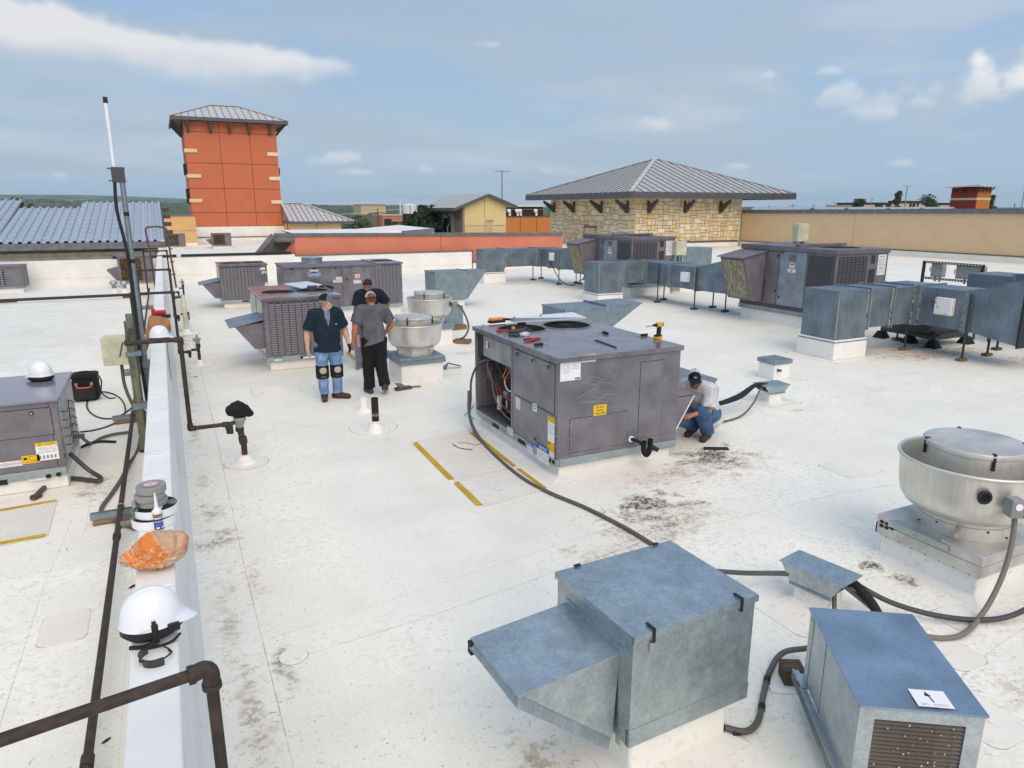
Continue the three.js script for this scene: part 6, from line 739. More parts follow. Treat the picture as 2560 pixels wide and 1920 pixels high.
{ // foreground pipe over the parapet
const e = G(g4(1815, 800), 1.55), a = G(g4(0, 1420), 1.55); const dir = [e[0] - a[0], e[2] - a[2]], c = thing('gas_pipe', 'thick dark gas pipe with elbow crossing the parapet before the sunglasses', 'pipe', [e[0], 0, e[2]]), n = 6; part('pipe', cyl([-dir[0] * n, 1.55, -dir[1] * n], [-.045, 1.55, -.045 * dir[1] / dir[0]], .021, .021, 16), M.pipeRust, c); part('drop_pipe', cyl([0, 1.51, 0], [0, .05, 0], .021, .021, 16), M.pipeRust, c); part('elbow', [tube([[-.055, 1.55, -.055 * dir[1] / dir[0]], [-.02, 1.55, -.005], [0, 1.535, 0], [0, 1.49, 0]], .029, 12, .5, 20), cyl([-.07, 1.55, -.07 * dir[1] / dir[0]], [-.05, 1.55, -.05 * dir[1] / dir[0]], .033, .033, 16), cyl([0, 1.475, 0], [0, 1.495, 0], .033, .033, 16)], M.pipeRust, c); }
// valves
const boot = (u, r = .13) => part('pipe_boot', lathe([[r, 0], [r * .95, .012], [r * .62, .05], [r * .5, .1], [r * .45, .11], [.001, .11]], 24), M.membClean, u);
{ const X = .63, Z = -8.98, h = P(g2(2090, 1330), Z)[1]; const v = thing('gas_valve', 'rusty gas riser and regulator covered with a black cloth', 'valve', [X, 0, Z]); boot(v, .15); part('riser', [cyl([0, .1, 0], [0, .3, 0], .036), cyl([0, .26, 0], [-.01, .34, 0], .05), cyl([-.01, .32, 0], [-.03, .46, 0], .038), cyl([-.03, .42, 0], [-.03, .47, 0], .05)], M.pipeRust, v); part('regulator', [cyl([-.03, .46, 0], [-.02, .58, 0], .04, .07, 14), cyl([-.02, .56, .0], [-.02, .6, 0], .075, .075, 18)], M.boxGrey, v); part('inlet', [cyl([-.13, .4, 0], [-.13, .54, 0], RP), cyl([-.13, .53, 0], [-.03, .54, 0], RP)], M.pipeRust, v);
const g = new THREE.IcosahedronGeometry(.115, 4), p = g.attributes.position; for (let i = 0; i < p.count; i++) { const x = p.getX(i), y = p.getY(i), z = p.getZ(i), n = fbm(x * 22 + 5, y * 22 + z * 17, 3, 5), d = .72 + n * .6; p.setXYZ(i, x * d * 1.25, y * d * .82 - Math.max(0, x - .04) * .9, z * d); } g.computeVertexNormals(); const cl = single('cloth', 'black cloth draped over the gas regulator', 'cloth', fin(mergeVertices(g)), M.blackSoft, { pos: [X - .02, h - .085, Z] }); }
function valve(label, X, Z, h, m, tall) { const v = thing('gas_valve', label, 'valve', [X, 0, Z]); boot(v); part('riser', cyl([0, .1, 0], [0, h * .62, 0], .03), m, v); part('fitting', [cyl([0, h * .58, 0], [0, h * .7, 0], .045), cyl([-.14, h * .52, 0], [0, h * .52, 0], RP)], M.pipeRust, v); part('regulator', [cyl([0, h * .68, 0], [-.01, h * .86, 0], .035, .05, 12), cyl([-.09, h * .86, 0], [.06, h * .86, 0], .03), cyl([-.01, h * .86, 0], [-.01, h, 0], .03, .022, 10)], M.boxGrey, v); return v; }
valve('gas riser with grey regulator just beyond the parapet shadow line', .40, -15.4, .62, M.pipeRust); valve('gas riser with black valve and grey regulator at the far wall', .44, -27.7, .66, M.cable);
{ const v = thing('gas_valve', 'tall cream wrapped gas riser with grey side valve', 'valve', [.28, 0, -19.6]); boot(v, .16); part('riser', cyl([0, .1, 0], [0, .98, 0], .06, .055, 12), M.cream, v); part('regulator', [cyl([-.2, .92, 0], [-.02, .94, 0], .035), cyl([-.1, .5, 0], [0, .5, 0], RP), cyl([.05, .5, 0], [.09, .5, 0], .03), cyl([.09, .34, 0], [.09, .55, 0], .018)], M.conduitDark, v); }
{ const v = thing('vent_pipe', 'short black vent pipe with white membrane boot in front of two people', 'vent', [2.44, 0, -9.5]); part('boot', lathe([[.13, 0], [.12, .02], [.09, .09], [.058, .13], [.055, .15], [.001, .15]], 28), M.membClean, v); part('pipe', lathe([[.05, .13], [.05, .5], [.044, .5], [.044, .3], [.001, .3]], 24), M.castIron, v); part('pipe_band', lathe([[.0515, .24], [.0515, .28]], 24), M.wood, v); part('collar', lathe([[.058, .13], [.058, .165], [.05, .165]], 24), M.membClean, v);
const w = thing('vent_pipe', 'white stub vent with printed lettering behind the black vent pipe', 'vent', [2.55, 0, -10.62]); part('boot', lathe([[.14, 0], [.12, .01], [.08, .04], [.06, .07], [.001, .07]], 24), M.membClean, w); part('pipe', cyl([0, .06, 0], [0, .22, 0], .055, .055, 18), M.white, w); }
// ---------------------------------------------------------------- posts, box, mast
{
const b = G(g3(1255, 440)), Z = b[2], top = P(g2(1130, 600), Z), p = thing('post_frame', 'pair of weathered green grey posts standing against the parapet', 'post', [b[0], 0, Z]); part('post', rb(-.05, .04, 0, top[1] - .04, -.03, .04, .008, 1), M.woodGrey, p); part('post', rb(-.03, .05, 0, top[1] + .03, -.17, -.10, .008, 1), M.woodGrey, p); part('clamp', [bx(-.075, .1, .58, .66, -.05, .055), bx(-.075, .1, 1.28, 1.33, -.05, .055)], M.galvDull, p); part('foot_bolt', bx(-.06, .02, .0, .03, .04, .06), M.black, p);
const c0 = P(g2(1000, 1005), Z), c1 = P(g2(1128, 765), Z), c = thing('electrical_box', 'cream electrical enclosure mounted on the weathered posts', 'electrical box', [b[0] - .05, 0, Z]); const w = c1[0] - c0[0] + .06; part('enclosure', rb(-w, 0, c0[1], c1[1], -.24, -.02, .02, 2), M.cream, c); part('cover', rb(-w - .015, .0, c0[1] - .01, c1[1] + .012, -.019, .03, .012, 2), M.cream, c); part('latch_rod', bar([-w * .35, lerp(c0[1], c1[1], .28), .034], [-.04, lerp(c0[1], c1[1], .82), .034], .012, .012), M.black, c); part('conduit', tube([[-w * .35, c0[1], -.1], [-w * .33, c0[1] - .3, -.08], [-w * .1, c0[1] - .55, -.04], [.05, c0[1] - .75, 0]], .02, 8), M.conduit, c);
const mz = -10.6, mx = -.40, pt = P(g1(1085, 775), mz), ab = P(g1(1045, 740), mz), at = P(g1(990, 152), mz), m = thing('antenna_mast', 'tall galvanised mast carrying a slim white antenna beside the parapet', 'antenna', [mx, 0, mz]); part('mast_pole', cyl([0, .6, 0], [0, pt[1], 0], .032, .032, 16), M.pipeGalv, m); part('mast_base', [cyl([0, 0, 0], [0, .62, 0], .036, .036, 14), bx(-.05, .12, .5, .62, -.04, .04), bx(-.05, .12, 1.0, 1.1, -.04, .04)], M.galvDull, m); for (const y of [1.0, 2.4, 3.0]) part('tape_band', cyl([0, y, 0], [0, y + .05, 0], .0345, .0345, 14), M.black, m); part('mount_bracket', [rb(-.11, .04, pt[1] - .16, pt[1] + .03, -.04, .04, .01, 1), cyl([-.15, pt[1] + .01, .03], [.05, pt[1] + .01, .03], .008), cyl([-.15, pt[1] - .14, .03], [.05, pt[1] - .14, .03], .008)], M.conduitDark, m); const ax = ab[0] - mx - .01, tl = at[0] - mx; part('antenna_rod', [cyl([-.07, pt[1] - .05, 0], [-.07, ab[1] + .15, 0], .022, .02, 12), cyl([-.07, ab[1] + .15, 0], [-.07, ab[1] + .45, 0], .019, .019, 12), cyl([-.07, ab[1] + .45, 0], [-.07, at[1] - .07, 0], .023, .023, 12)], M.white, m); part('antenna_cap', cyl([-.07, at[1] - .07, 0], [-.07, at[1], 0], .028, .025, 12), M.black, m); part('ground_prong', cyl([-.12, ab[1] + .31, 0], [-.02, ab[1] + .33, 0], .004), M.steel, m); part('antenna_cable', tube([[-.08, pt[1] - .1, .02], [-.1, pt[1] - .5, .03], [-.05, pt[1] - 1.0, .03], [-.045, 1.9, .03], [-.05, 1.0, .03], [-.04, .4, .03], [-.06, .12, .05]], .02, 8, .5, 50), M.cable, m);
}
{ const Z = -31.5, a = P(g1(1255, 1275), Z), b = P(g1(1440, 1278), Z), l = thing('ladder_rail', 'brown steel ladder handrail hoop rising behind the parapet end', 'handrail', [0, 0, Z]); part('hoop', tube([[a[0] + .1, 0, 0], [a[0] + .06, a[1] * .6, 0], [a[0], a[1] - .15, 0], [a[0] + .06, a[1], 0], [(a[0] + b[0]) / 2, a[1] + .03, 0], [b[0] - .06, b[1], 0], [b[0], b[1] - .15, 0], [b[0] + .02, b[1] * .6, 0], [b[0] + .1, 0, 0]], .035, 8, .35, 90), M.ladder, l); for (const y of [.5, 1.0, 1.5]) part('standoff', bx(b[0] - .02, b[0] + .13, y, y + .05, -.03, .03), M.ladder, l); for (const y of [1.62, 2.0]) part('rung', cyl([a[0] + .03, y - .35, 0], [b[0], y - .35, 0], .02), M.ladder, l); }
// ---------------------------------------------------------------- bag, cables and hoses in the left bay
{ const t = thing('tool_bag', 'black soft-sided tool bag with orange grip and side pockets', 'tool bag', [-1.42, 0, -13.32], { ry: -.06 }); part('body', rb(-.19, .19, .01, .37, -.15, .15, .05, 3), M.blackSoft, t); part('lid', rb(-.195, .195, .365, .46, -.155, .155, .045, 3), M.blackSoft, t); part('front_pocket', rb(-.15, .15, .03, .25, .15, .185, .02, 2), M.cable, t); part('handle', tube([[-.11, .29, .16], [-.08, .25, .2], [.08, .25, .2], [.11, .29, .16]], .012, 8), M.orange2, t); part('buckle', [rb(-.13, -.09, .27, .32, .152, .168, .004, 1), rb(.09, .13, .27, .32, .152, .168, .004, 1)], M.boxGrey, t); part('lid_handle', tube([[-.1, .45, 0], [-.06, .475, 0], [.06, .475, 0], [.1, .45, 0]], .012, 8), M.cable, t); part('strap', tube([[.2, .4, 0], [.24, .3, .04], [.22, .12, .06], [.32, .02, .1], [.42, .015, .12]], .012, 6), M.cable, t);
const gp = (l, h) => l.map(([x, y]) => G(g2(x, y), h)); single('extension_lead', 'black power cord lying in a large loop beside the tool bag', 'cord', tube(gp([[690, 1590], [820, 1572], [960, 1528], [1050, 1470], [1083, 1395], [1050, 1310], [970, 1258], [870, 1243], [785, 1278], [750, 1350], [775, 1415], [850, 1462], [950, 1475], [1040, 1448], [1120, 1395], [1185, 1330]], .012), .011, 8, .5, 160), M.cable); single('cord_coil', 'bunched blue black cord beside the tool bag', 'cord', Array.from({ length: 5 }, (_, i) => fin(new THREE.TorusGeometry(.09 - i * .008, .012, 6, 20).rotateX(1.3).rotateY(i * .5).translate(0, .05 + i * .035, 0))), mat(sc(24, 34, 46), { roughness: .7 }), { pos: [-1.72, 0, -13.25] });
const q3 = (l, h) => l.map(([x, y]) => G(g3(x, y), h)); single('conduit', 'grey flexible conduit from low unit to the timber pipe support', 'conduit', tube([[-1.2, .34, -9.9], ...q3([[780, 372], [870, 330], [970, 298], [1110, 278]], .03)], .02, 8, .5, 60), M.conduit); single('conduit', 'grey flexible conduit looping along the parapet past the pipe support', 'conduit', tube([[-.47, .5, -10.2], ...q3([[1195, 420], [1120, 545], [1055, 670], [970, 800], [895, 900], [872, 965], [905, 1015], [1000, 1050], [1120, 1090], [1170, 1110]], .024)], .022, 8, .5, 120), M.conduit);
single('drain_hose', 'dark flexible hose bending from low unit with a loose brass end', 'hose', tube([[-1.24, .32, -9.25], ...q3([[760, 600]], .2), ...q3([[870, 672]], .06), ...q3([[845, 700], [740, 688], [620, 676], [500, 688], [410, 735], [345, 790], [305, 835]], .03)], .026, 10, .5, 120), M.conduitDark); { const e = q3([[300, 840]], .03)[0]; single('hose_end', 'brass threaded end of the dark hose', 'fitting', cyl([e[0] + .04, .03, e[2] - .06], [e[0] - .02, .03, e[2] + .02], .034, .036, 8), M.woodDark); }
single('extension_lead', 'black cable and wires lying beside the low unit', 'cord', tube(q3([[700, 410], [760, 380], [860, 358], [1000, 360]], .02), .018, 8, .5, 40), M.cable); }
// ================================================================ things lying on the parapet and on the units
const CAP = 1.25;
function hardHat(label, pos, ry, o = {}) {
const u = thing('hard_hat', label, 'hard hat', pos, { ry, group: o.group }); const s = o.s || 1;
const N = 40, Mv = 18, posA = [], idx = []; for (let j = 0; j <= Mv; j++) for (let i = 0; i <= N; i++) { const a = i / N * 2 * Math.PI, t = j / Mv * Math.PI / 2, f = Math.cos(a), sd = Math.sin(a); let r = Math.cos(t) ** .82, y = Math.sin(t) * .145; const rid = Math.abs(sd) < .3 && t > .4 ? .004 * Math.cos(sd / .3 * Math.PI / 2) : 0; const sideR = Math.abs(Math.abs(sd) - .38) < .06 && t > .45 && t < 1.3 ? -.002 : 0; let x = f * .125 * r, z = sd * .105 * r; if (j === 0) { const peak = Math.max(0, f) ** 3; x *= 1.05 + peak * .42; z *= 1.05; y = -.005 - peak * .028; } if (j === 1) { const peak = Math.max(0, f) ** 3; x *= 1.0 + peak * .12; y = .012 - peak * .006; } posA.push(x, y + rid + sideR + .035, z); }
for (let j = 0; j < Mv; j++) for (let i = 0; i < N; i++) { const a = j * (N + 1) + i, b = a + 1, c = a + N + 1, d = c + 1; idx.push(a, c, b, b, c, d); } const g = new THREE.BufferGeometry(); g.setAttribute('position', new THREE.Float32BufferAttribute(posA, 3)); g.setIndex(idx); g.computeVertexNormals(); g.scale(s, s, s);
part('shell', boxUV(g), M.hat, u); part('inner_rim', lathe([[.112, .028], [.118, .0], [.108, -.012], [.1, .02]], 36).scale(1.1 * s, s, .95 * s), M.black, u); part('sweat_band', lathe([[.098, .012], [.1, -.024], [.092, -.024], [.09, .012]], 30).scale(1.08 * s, s, .92 * s), M.blackSoft, u); part('side_slot', [rb(-.06, .0, .036, .05, .1, .108, .003, 1)], M.white, u);
if (o.strap) { part('chin_strap', [tube([[.0, .075, .1], [.0, .03, .113], [-.01, -.02, .108], [-.05, -.045, .08], [-.1, -.05, .05]], .009, 6), rb(-.012, .014, -.03, .062, .106, .113, .003, 1)], M.black, u); part('ratchet', rb(.05, .1, .0, .04, .09, .105, .006, 1), M.black, u); part('nape_strap', tube([[.1, -.03, .08], [.06, -.045, .1], [0, -.05, .1], [-.06, -.045, .09]], .006, 6), M.black, u); }
return u;
}
{ const p = G(g4(1345, 590), CAP); hardHat('white hard hat with black chin strap on parapet beside the sunglasses', [-.225, CAP + .055, p[2] - .07], .12, { strap: 1, s: 1.0 });
const q = G(g2(1380, 812), CAP); hardHat('white hard hat on parapet beside the brown jacket', [-.2, CAP + .03, q[2] - .1], .2, { s: 1.05 }); const r = G(g2(355, 1150), 1.05); hardHat('white hard hat on top of the low grey unit with stickers', [r[0], 1.05 + .03, r[2] - .05], 2.6, { s: 1.12 });
// glasses
const gp = G(g4(1350, 720), CAP), gl = thing('safety_glasses', 'dark wraparound safety glasses lying on the parapet before the hard hat', 'glasses', [gp[0] + .005, CAP, gp[2]], { ry: .5 }); const lens = (a0, a1) => { const g = new THREE.CylinderGeometry(.068, .066, .036, 18, 1, true, a0, a1 - a0); return fin(g.translate(0, .02, 0)); }; part('lens', lens(Math.PI * 1.02, Math.PI * 1.46), M.smoke, gl); part('lens', lens(Math.PI * 1.54, Math.PI * 1.98), M.smoke, gl); part('bridge', [tube([[-.0675, .03, -.01], [-.07, .026, 0], [-.0675, .03, .01]], .004, 6), tube([[-.005, .038, -.067], [-.05, .038, -.046], [-.067, .038, 0], [-.05, .038, .046], [-.005, .038, .067]], .0028, 6)], M.black, gl); part('temple', [tube([[-.005, .032, -.066], [.03, .03, -.055], [.052, .018, -.02], [.058, .006, .012]], .004, 6)], M.black, gl); part('temple', [tube([[-.005, .032, .066], [.03, .028, .05], [.05, .016, .018], [.054, .008, -.008]], .004, 6)], M.black, gl); }
// shopping bag
{ const p = G(g3(1395, 1490), CAP), Z = p[2] - .06, t = thing('plastic_bag', 'crumpled tan plastic shopping bag with orange block print on the parapet', 'plastic bag', [-.19, CAP, Z]);
const g0 = mergeVertices(new THREE.IcosahedronGeometry(1, 24).deleteAttribute('normal').deleteAttribute('uv')), q = g0.attributes.position, uv = new Float32Array(q.count * 2); for (let i = 0; i < q.count; i++) { let x = q.getX(i), y = q.getY(i), z = q.getZ(i); const k = Math.abs(vnoise(x * 4 + 9, y * 4 + z * 3, 7) - .5) * 2, k2 = Math.abs(vnoise(x * 9 + z * 7, y * 10, 17) - .5) * 2, k3 = fbm(x * 2 + 3, y * 2 + z * 2, 3, 27); const d = .84 + k * .16 + k2 * .06 + (k3 - .5) * .42; x *= d; y *= d; z *= d; const ear = Math.max(0, x - .35) * .35 * (y > -.2 ? 1 : .4); const X = x * .15 + (x < -.75 ? (x + .75) * .25 : 0), Y = Math.max(.001, .104 + y * .112 + ear * .02 - (x < -.5 ? (-.5 - x) * .06 : 0)), Zz = z * .10; q.setXYZ(i, X, Y, Zz); uv[2 * i] = clamp((X + .175) / .36); uv[2 * i + 1] = clamp((Y + .01) / .24); } g0.setAttribute('uv', new THREE.BufferAttribute(uv, 2)); g0.computeVertexNormals();
const tx = canvas(512, 320, (g, w, h) => { bg(g, w, h, '#d2ab86'); g.save(); g.translate(w * .30, h * .52); g.rotate(-.62); g.fillStyle = '#e8842c'; g.fillRect(-118, -104, 236, 208); ['THE', 'HOME', 'DEPOT'].forEach((s, i) => { g.fillStyle = '#dcb892'; g.font = 'bold 66px sans-serif'; g.textAlign = 'left'; g.textBaseline = 'middle'; g.fillText(s, -104, -66 + i * 68, 208); }); g.fillStyle = '#e8842c'; for (let i = 0; i < 26; i++) g.fillRect(-118 + i * 9.4, -104, 1.4, 208); g.restore(); g.fillStyle = 'rgba(190,90,80,.35)'; g.beginPath(); g.ellipse(w * .86, h * .4, 40, 50, 0, 0, 7); g.fill(); g.fillStyle = 'rgba(235,215,190,.6)'; g.fillRect(w * .64, h * .64, 80, 56); });
part('bag_film', g0, new THREE.MeshPhysicalMaterial({ map: tx, roughness: .42, transmission: .16, thickness: 0, side: THREE.DoubleSide }), t); }
// tape rolls and sealant
{ const Z = G(g3(1310, 1120), CAP)[2] - .1, X = -.225; const rr = (label, name, r0, r1, y0, y1, dx, dz, m, cat, grp) => { const t = thing(name, label, cat, [X + dx, CAP, Z + dz], grp ? { group: grp } : {}); part('roll', lathe([[r0, y0], [r1 - .003, y0], [r1, y0 + .003], [r1, y1 - .003], [r1 - .003, y1], [r0, y1], [r0, y0]], 44), m, t); return t; };
const f1 = rr('lower roll of black foam tape with white backing', 'foam_tape_roll', .045, .122, .0, .055, -.005, .0, M.white, 'tape roll'); const rings = (u, y) => part('foam_layers', Array.from({ length: 9 }, (_, i) => lathe([[.05 + i * .008, y], [.053 + i * .008, y + .004], [.056 + i * .008, y]], 40)), M.black, u); rings(f1, .055); part('core', lathe([[.04, .002], [.045, .002], [.045, .054], [.04, .054]], 24), M.green2, f1); const f2 = rr('upper roll of black foam tape with white backing', 'foam_tape_roll', .045, .12, .06, .112, .01, -.01, M.white, 'tape roll'); rings(f2, .112); part('end_flap', rb(-.122, -.118, .062, .11, .0, .05, .001, 1), M.green2, f2);
const gy = mat(sc(148, 148, 144), { roughness: .55 }); [['lowest grey cloth tape roll on the foam rolls', .122, .158, .0, 0, .083], ['middle grey cloth tape roll in the stack on parapet', .16, .198, -.012, .004, .084], ['top grey cloth tape roll with red printed core', .2, .245, .0, -.004, .082]].forEach(([l, a, b, dx, dz, r], i) => { const t = rr(l, 'tape_roll', .036, r, a, b, dx, dz, gy, 'tape roll'); part('core', lathe([[.034, a + .001], [.036, a + .001], [.036, b - .001], [.034, b - .001]], 24), M.woodDark, t); if (i === 2) { const d = new THREE.CircleGeometry(.042, 30).rotateX(-Math.PI / 2).translate(0, b + .0015, 0); const m = new THREE.Mesh(d, new THREE.MeshStandardMaterial({ map: canvas(128, 128, (g, w, h) => { bg(g, w, h, '#e6dcd8'); g.save(); g.translate(64, 64); g.rotate(-.5); g.fillStyle = '#a33a3a'; for (let k = -4; k < 5; k++) g.fillRect(-60, k * 15, 120, 7); g.restore(); g.fillStyle = '#efe9e4'; g.fillRect(20, 52, 88, 24); txt(g, 'TAPE', 64, 64, 20, '#8a2f2f'); }), roughness: .5 })); m.name = 'core_label'; t.add(m); } if (i === 0) part('loose_tail', tube([[-.083, .15, .0], [-.1, .145, .03], [-.09, .13, .07]], .012, 6).scale(1, 1.6, 1).translate(0, -.08, 0), gy, t); });
const tubeTex = canvas(256, 256, (g, w, h) => { bg(g, w, h, '#e9e9ea'); g.fillStyle = '#8c7034'; g.fillRect(0, h * .1, w, h * .2); g.fillStyle = '#2d4a8e'; g.fillRect(0, h * .36, w, h * .6); for (const x of [64, 192]) { g.fillStyle = '#1f2f6a'; g.beginPath(); g.arc(x, h * .22, 17, 0, 7); g.fill(); txt(g, 'GE', x, h * .22, 18, '#eef', { style: 'italic bold', font: 'serif' }); txt(g, 'SILICONE', x, h * .52, 24, '#f3f5fa'); smallText(g, x - 44, h * .64, 88, 3, 9, '#ccd'); g.fillStyle = '#e8e8ea'; g.fillRect(x - 40, h * .8, 32, 22); g.fillRect(x + 8, h * .8, 32, 22); } }); const tm = new THREE.MeshStandardMaterial({ map: tubeTex, roughness: .4 });
[[-.205, .115, 'front sealant tube with white nozzle before the tape rolls'], [-.2, .05, 'second sealant tube half hidden behind the first']].forEach(([x, dz, l]) => { const t = thing('sealant_tube', l, 'sealant tube', [x, CAP, Z + dz]); const g = new THREE.CylinderGeometry(.026, .026, .115, 24, 1, true).rotateY(2.0).translate(0, .0585, 0); const m = new THREE.Mesh(g, tm); m.name = 'tube_label'; t.add(m); part('tube_end', [lathe([[.001, .002], [.027, .002], [.027, .006]], 24), lathe([[.027, .112], [.0275, .118], [.027, .124], [.018, .127], [.014, .14], [.001, .14]], 24)], M.white, t); part('nozzle', lathe([[.012, .138], [.011, .15], [.004, .23], [.001, .231]], 16), M.white, t); }); }
// jacket, red tool and tray farther along the parapet
{ const q = G(g2(1340, 760), CAP), t = thing('jacket', 'brown work jacket draped over the parapet behind the second hard hat', 'jacket', [-.23, CAP, q[2] - .25]); const g = mergeVertices(new THREE.IcosahedronGeometry(1, 12).deleteAttribute('normal').deleteAttribute('uv')), p = g.attributes.position; for (let i = 0; i < p.count; i++) { const x = p.getX(i), y = p.getY(i), z = p.getZ(i), n = fbm(x * 2.4 + 3, y * 2.4 + z * 2, 4, 9), d = .78 + n * .5; let Y = .1 + y * d * .16; const X = x * d * .19; if (X < -.1) Y -= (-.1 - X) * 3.2; p.setXYZ(i, X, Math.max(Y, X > -.1 && X < .1 ? .002 : -.4), z * d * .26); } g.computeVertexNormals(); part('fabric', boxUV(g), mat(sc(176, 122, 80), { roughness: .9, map: mott }), t);
const r = G(g2(1375, 600), CAP), k = thing('tool_tray', 'black tool tray with red cordless tool on the parapet', 'tool tray', [-.21, CAP, r[2]]); part('tray', [rb(-.14, .18, .0, .03, -.16, .16, .01, 1), rb(-.14, .18, .03, .06, .13, .16, .008, 1)], M.black, k); part('red_tool', [rb(-.09, .11, .035, .12, -.1, .0, .03, 3), rb(-.12, -.06, .03, .16, -.08, -.02, .02, 2)], M.red, k);
single('strap', 'black strap hanging down the side of the parapet by the hard hat', 'strap', [ext([[-9.35, 1.2], [-9.2, 1.2], [-9.22, .62], [-9.26, .6], [-9.3, .64], [-9.33, .58]].map(([z, y]) => [z + 9.3 + q[2] + .1, y]), 'x', -.125, -.118)], M.blackSoft); }
// walkway pads
{ const cw = cr(1000, 1050, 600); const studs = tex(128, 128, (x, y) => { const u = (x * 4) % 1 - .5, v = (y * 4 + (Math.floor(x * 4) % 2) * .5) % 1 - .5; return sm(.38, .2, Math.hypot(u, v)); }, { data: true }); studs.repeat.set(8, 8); const pm = mat(sc(242, 239, 232), { roughness: .7, map: membT, bumpMap: studs, bumpScale: .004 });
const pad = (label, quad, stripes) => { const c = quad[0], t = thing('walkway_pad', label, 'walkway pad', [c[0], 0, c[2]]); const f = ([x, , z], y) => [x - c[0], y, z - c[2]]; part('pad_sheet', hexa(quad.map((q) => f(q, .0042)), quad.map((q) => f(q, .009))), pm, t); for (const s of stripes) part('yellow_stripe', hexa(s.map((q) => f(q, .0092)), s.map((q) => f(q, .012))), M.yellow, t); };
const q = (a) => a.map(([x, y]) => G(cw(x, y))); pad('studded white walkway pad with yellow edge stripes alongside the opened unit', q([[105, 205], [640, 95], [1085, 430], [505, 560]]), [q([[120, 222], [155, 206], [500, 548], [445, 553]]), q([[632, 124], [690, 122], [1065, 425], [1040, 440]])]); pad('short studded white walkway pad with yellow stripes before the opened unit', q([[500, 572], [1090, 440], [1370, 640], [775, 800]]), [q([[498, 590], [535, 570], [762, 786], [705, 793]]), q([[1068, 458], [1110, 455], [1352, 632], [1332, 655]])]);
const a = (l) => l.map(([x, y]) => G(g3(x, y))); pad('white walkway pad with yellow stripes beside the low unit in left bay', a([[-600, 1080], [495, 868], [415, 1175], [-600, 1400]]), [a([[-600, 1055], [480, 868], [497, 882], [-600, 1078]]), a([[-600, 1345], [385, 1163], [412, 1172], [380, 1188], [-600, 1375]])]); const b = (l) => l.map(([x, y]) => G(cb(x, y))); pad('walkway pad with yellow stripes between the people and louvred unit', b([[1250, 1030], [1610, 1010], [1680, 1055], [1340, 1130]]), [b([[1262, 1046], [1290, 1042], [1366, 1105], [1335, 1112]]), b([[1595, 1022], [1625, 1020], [1665, 1048], [1640, 1052]])]); }
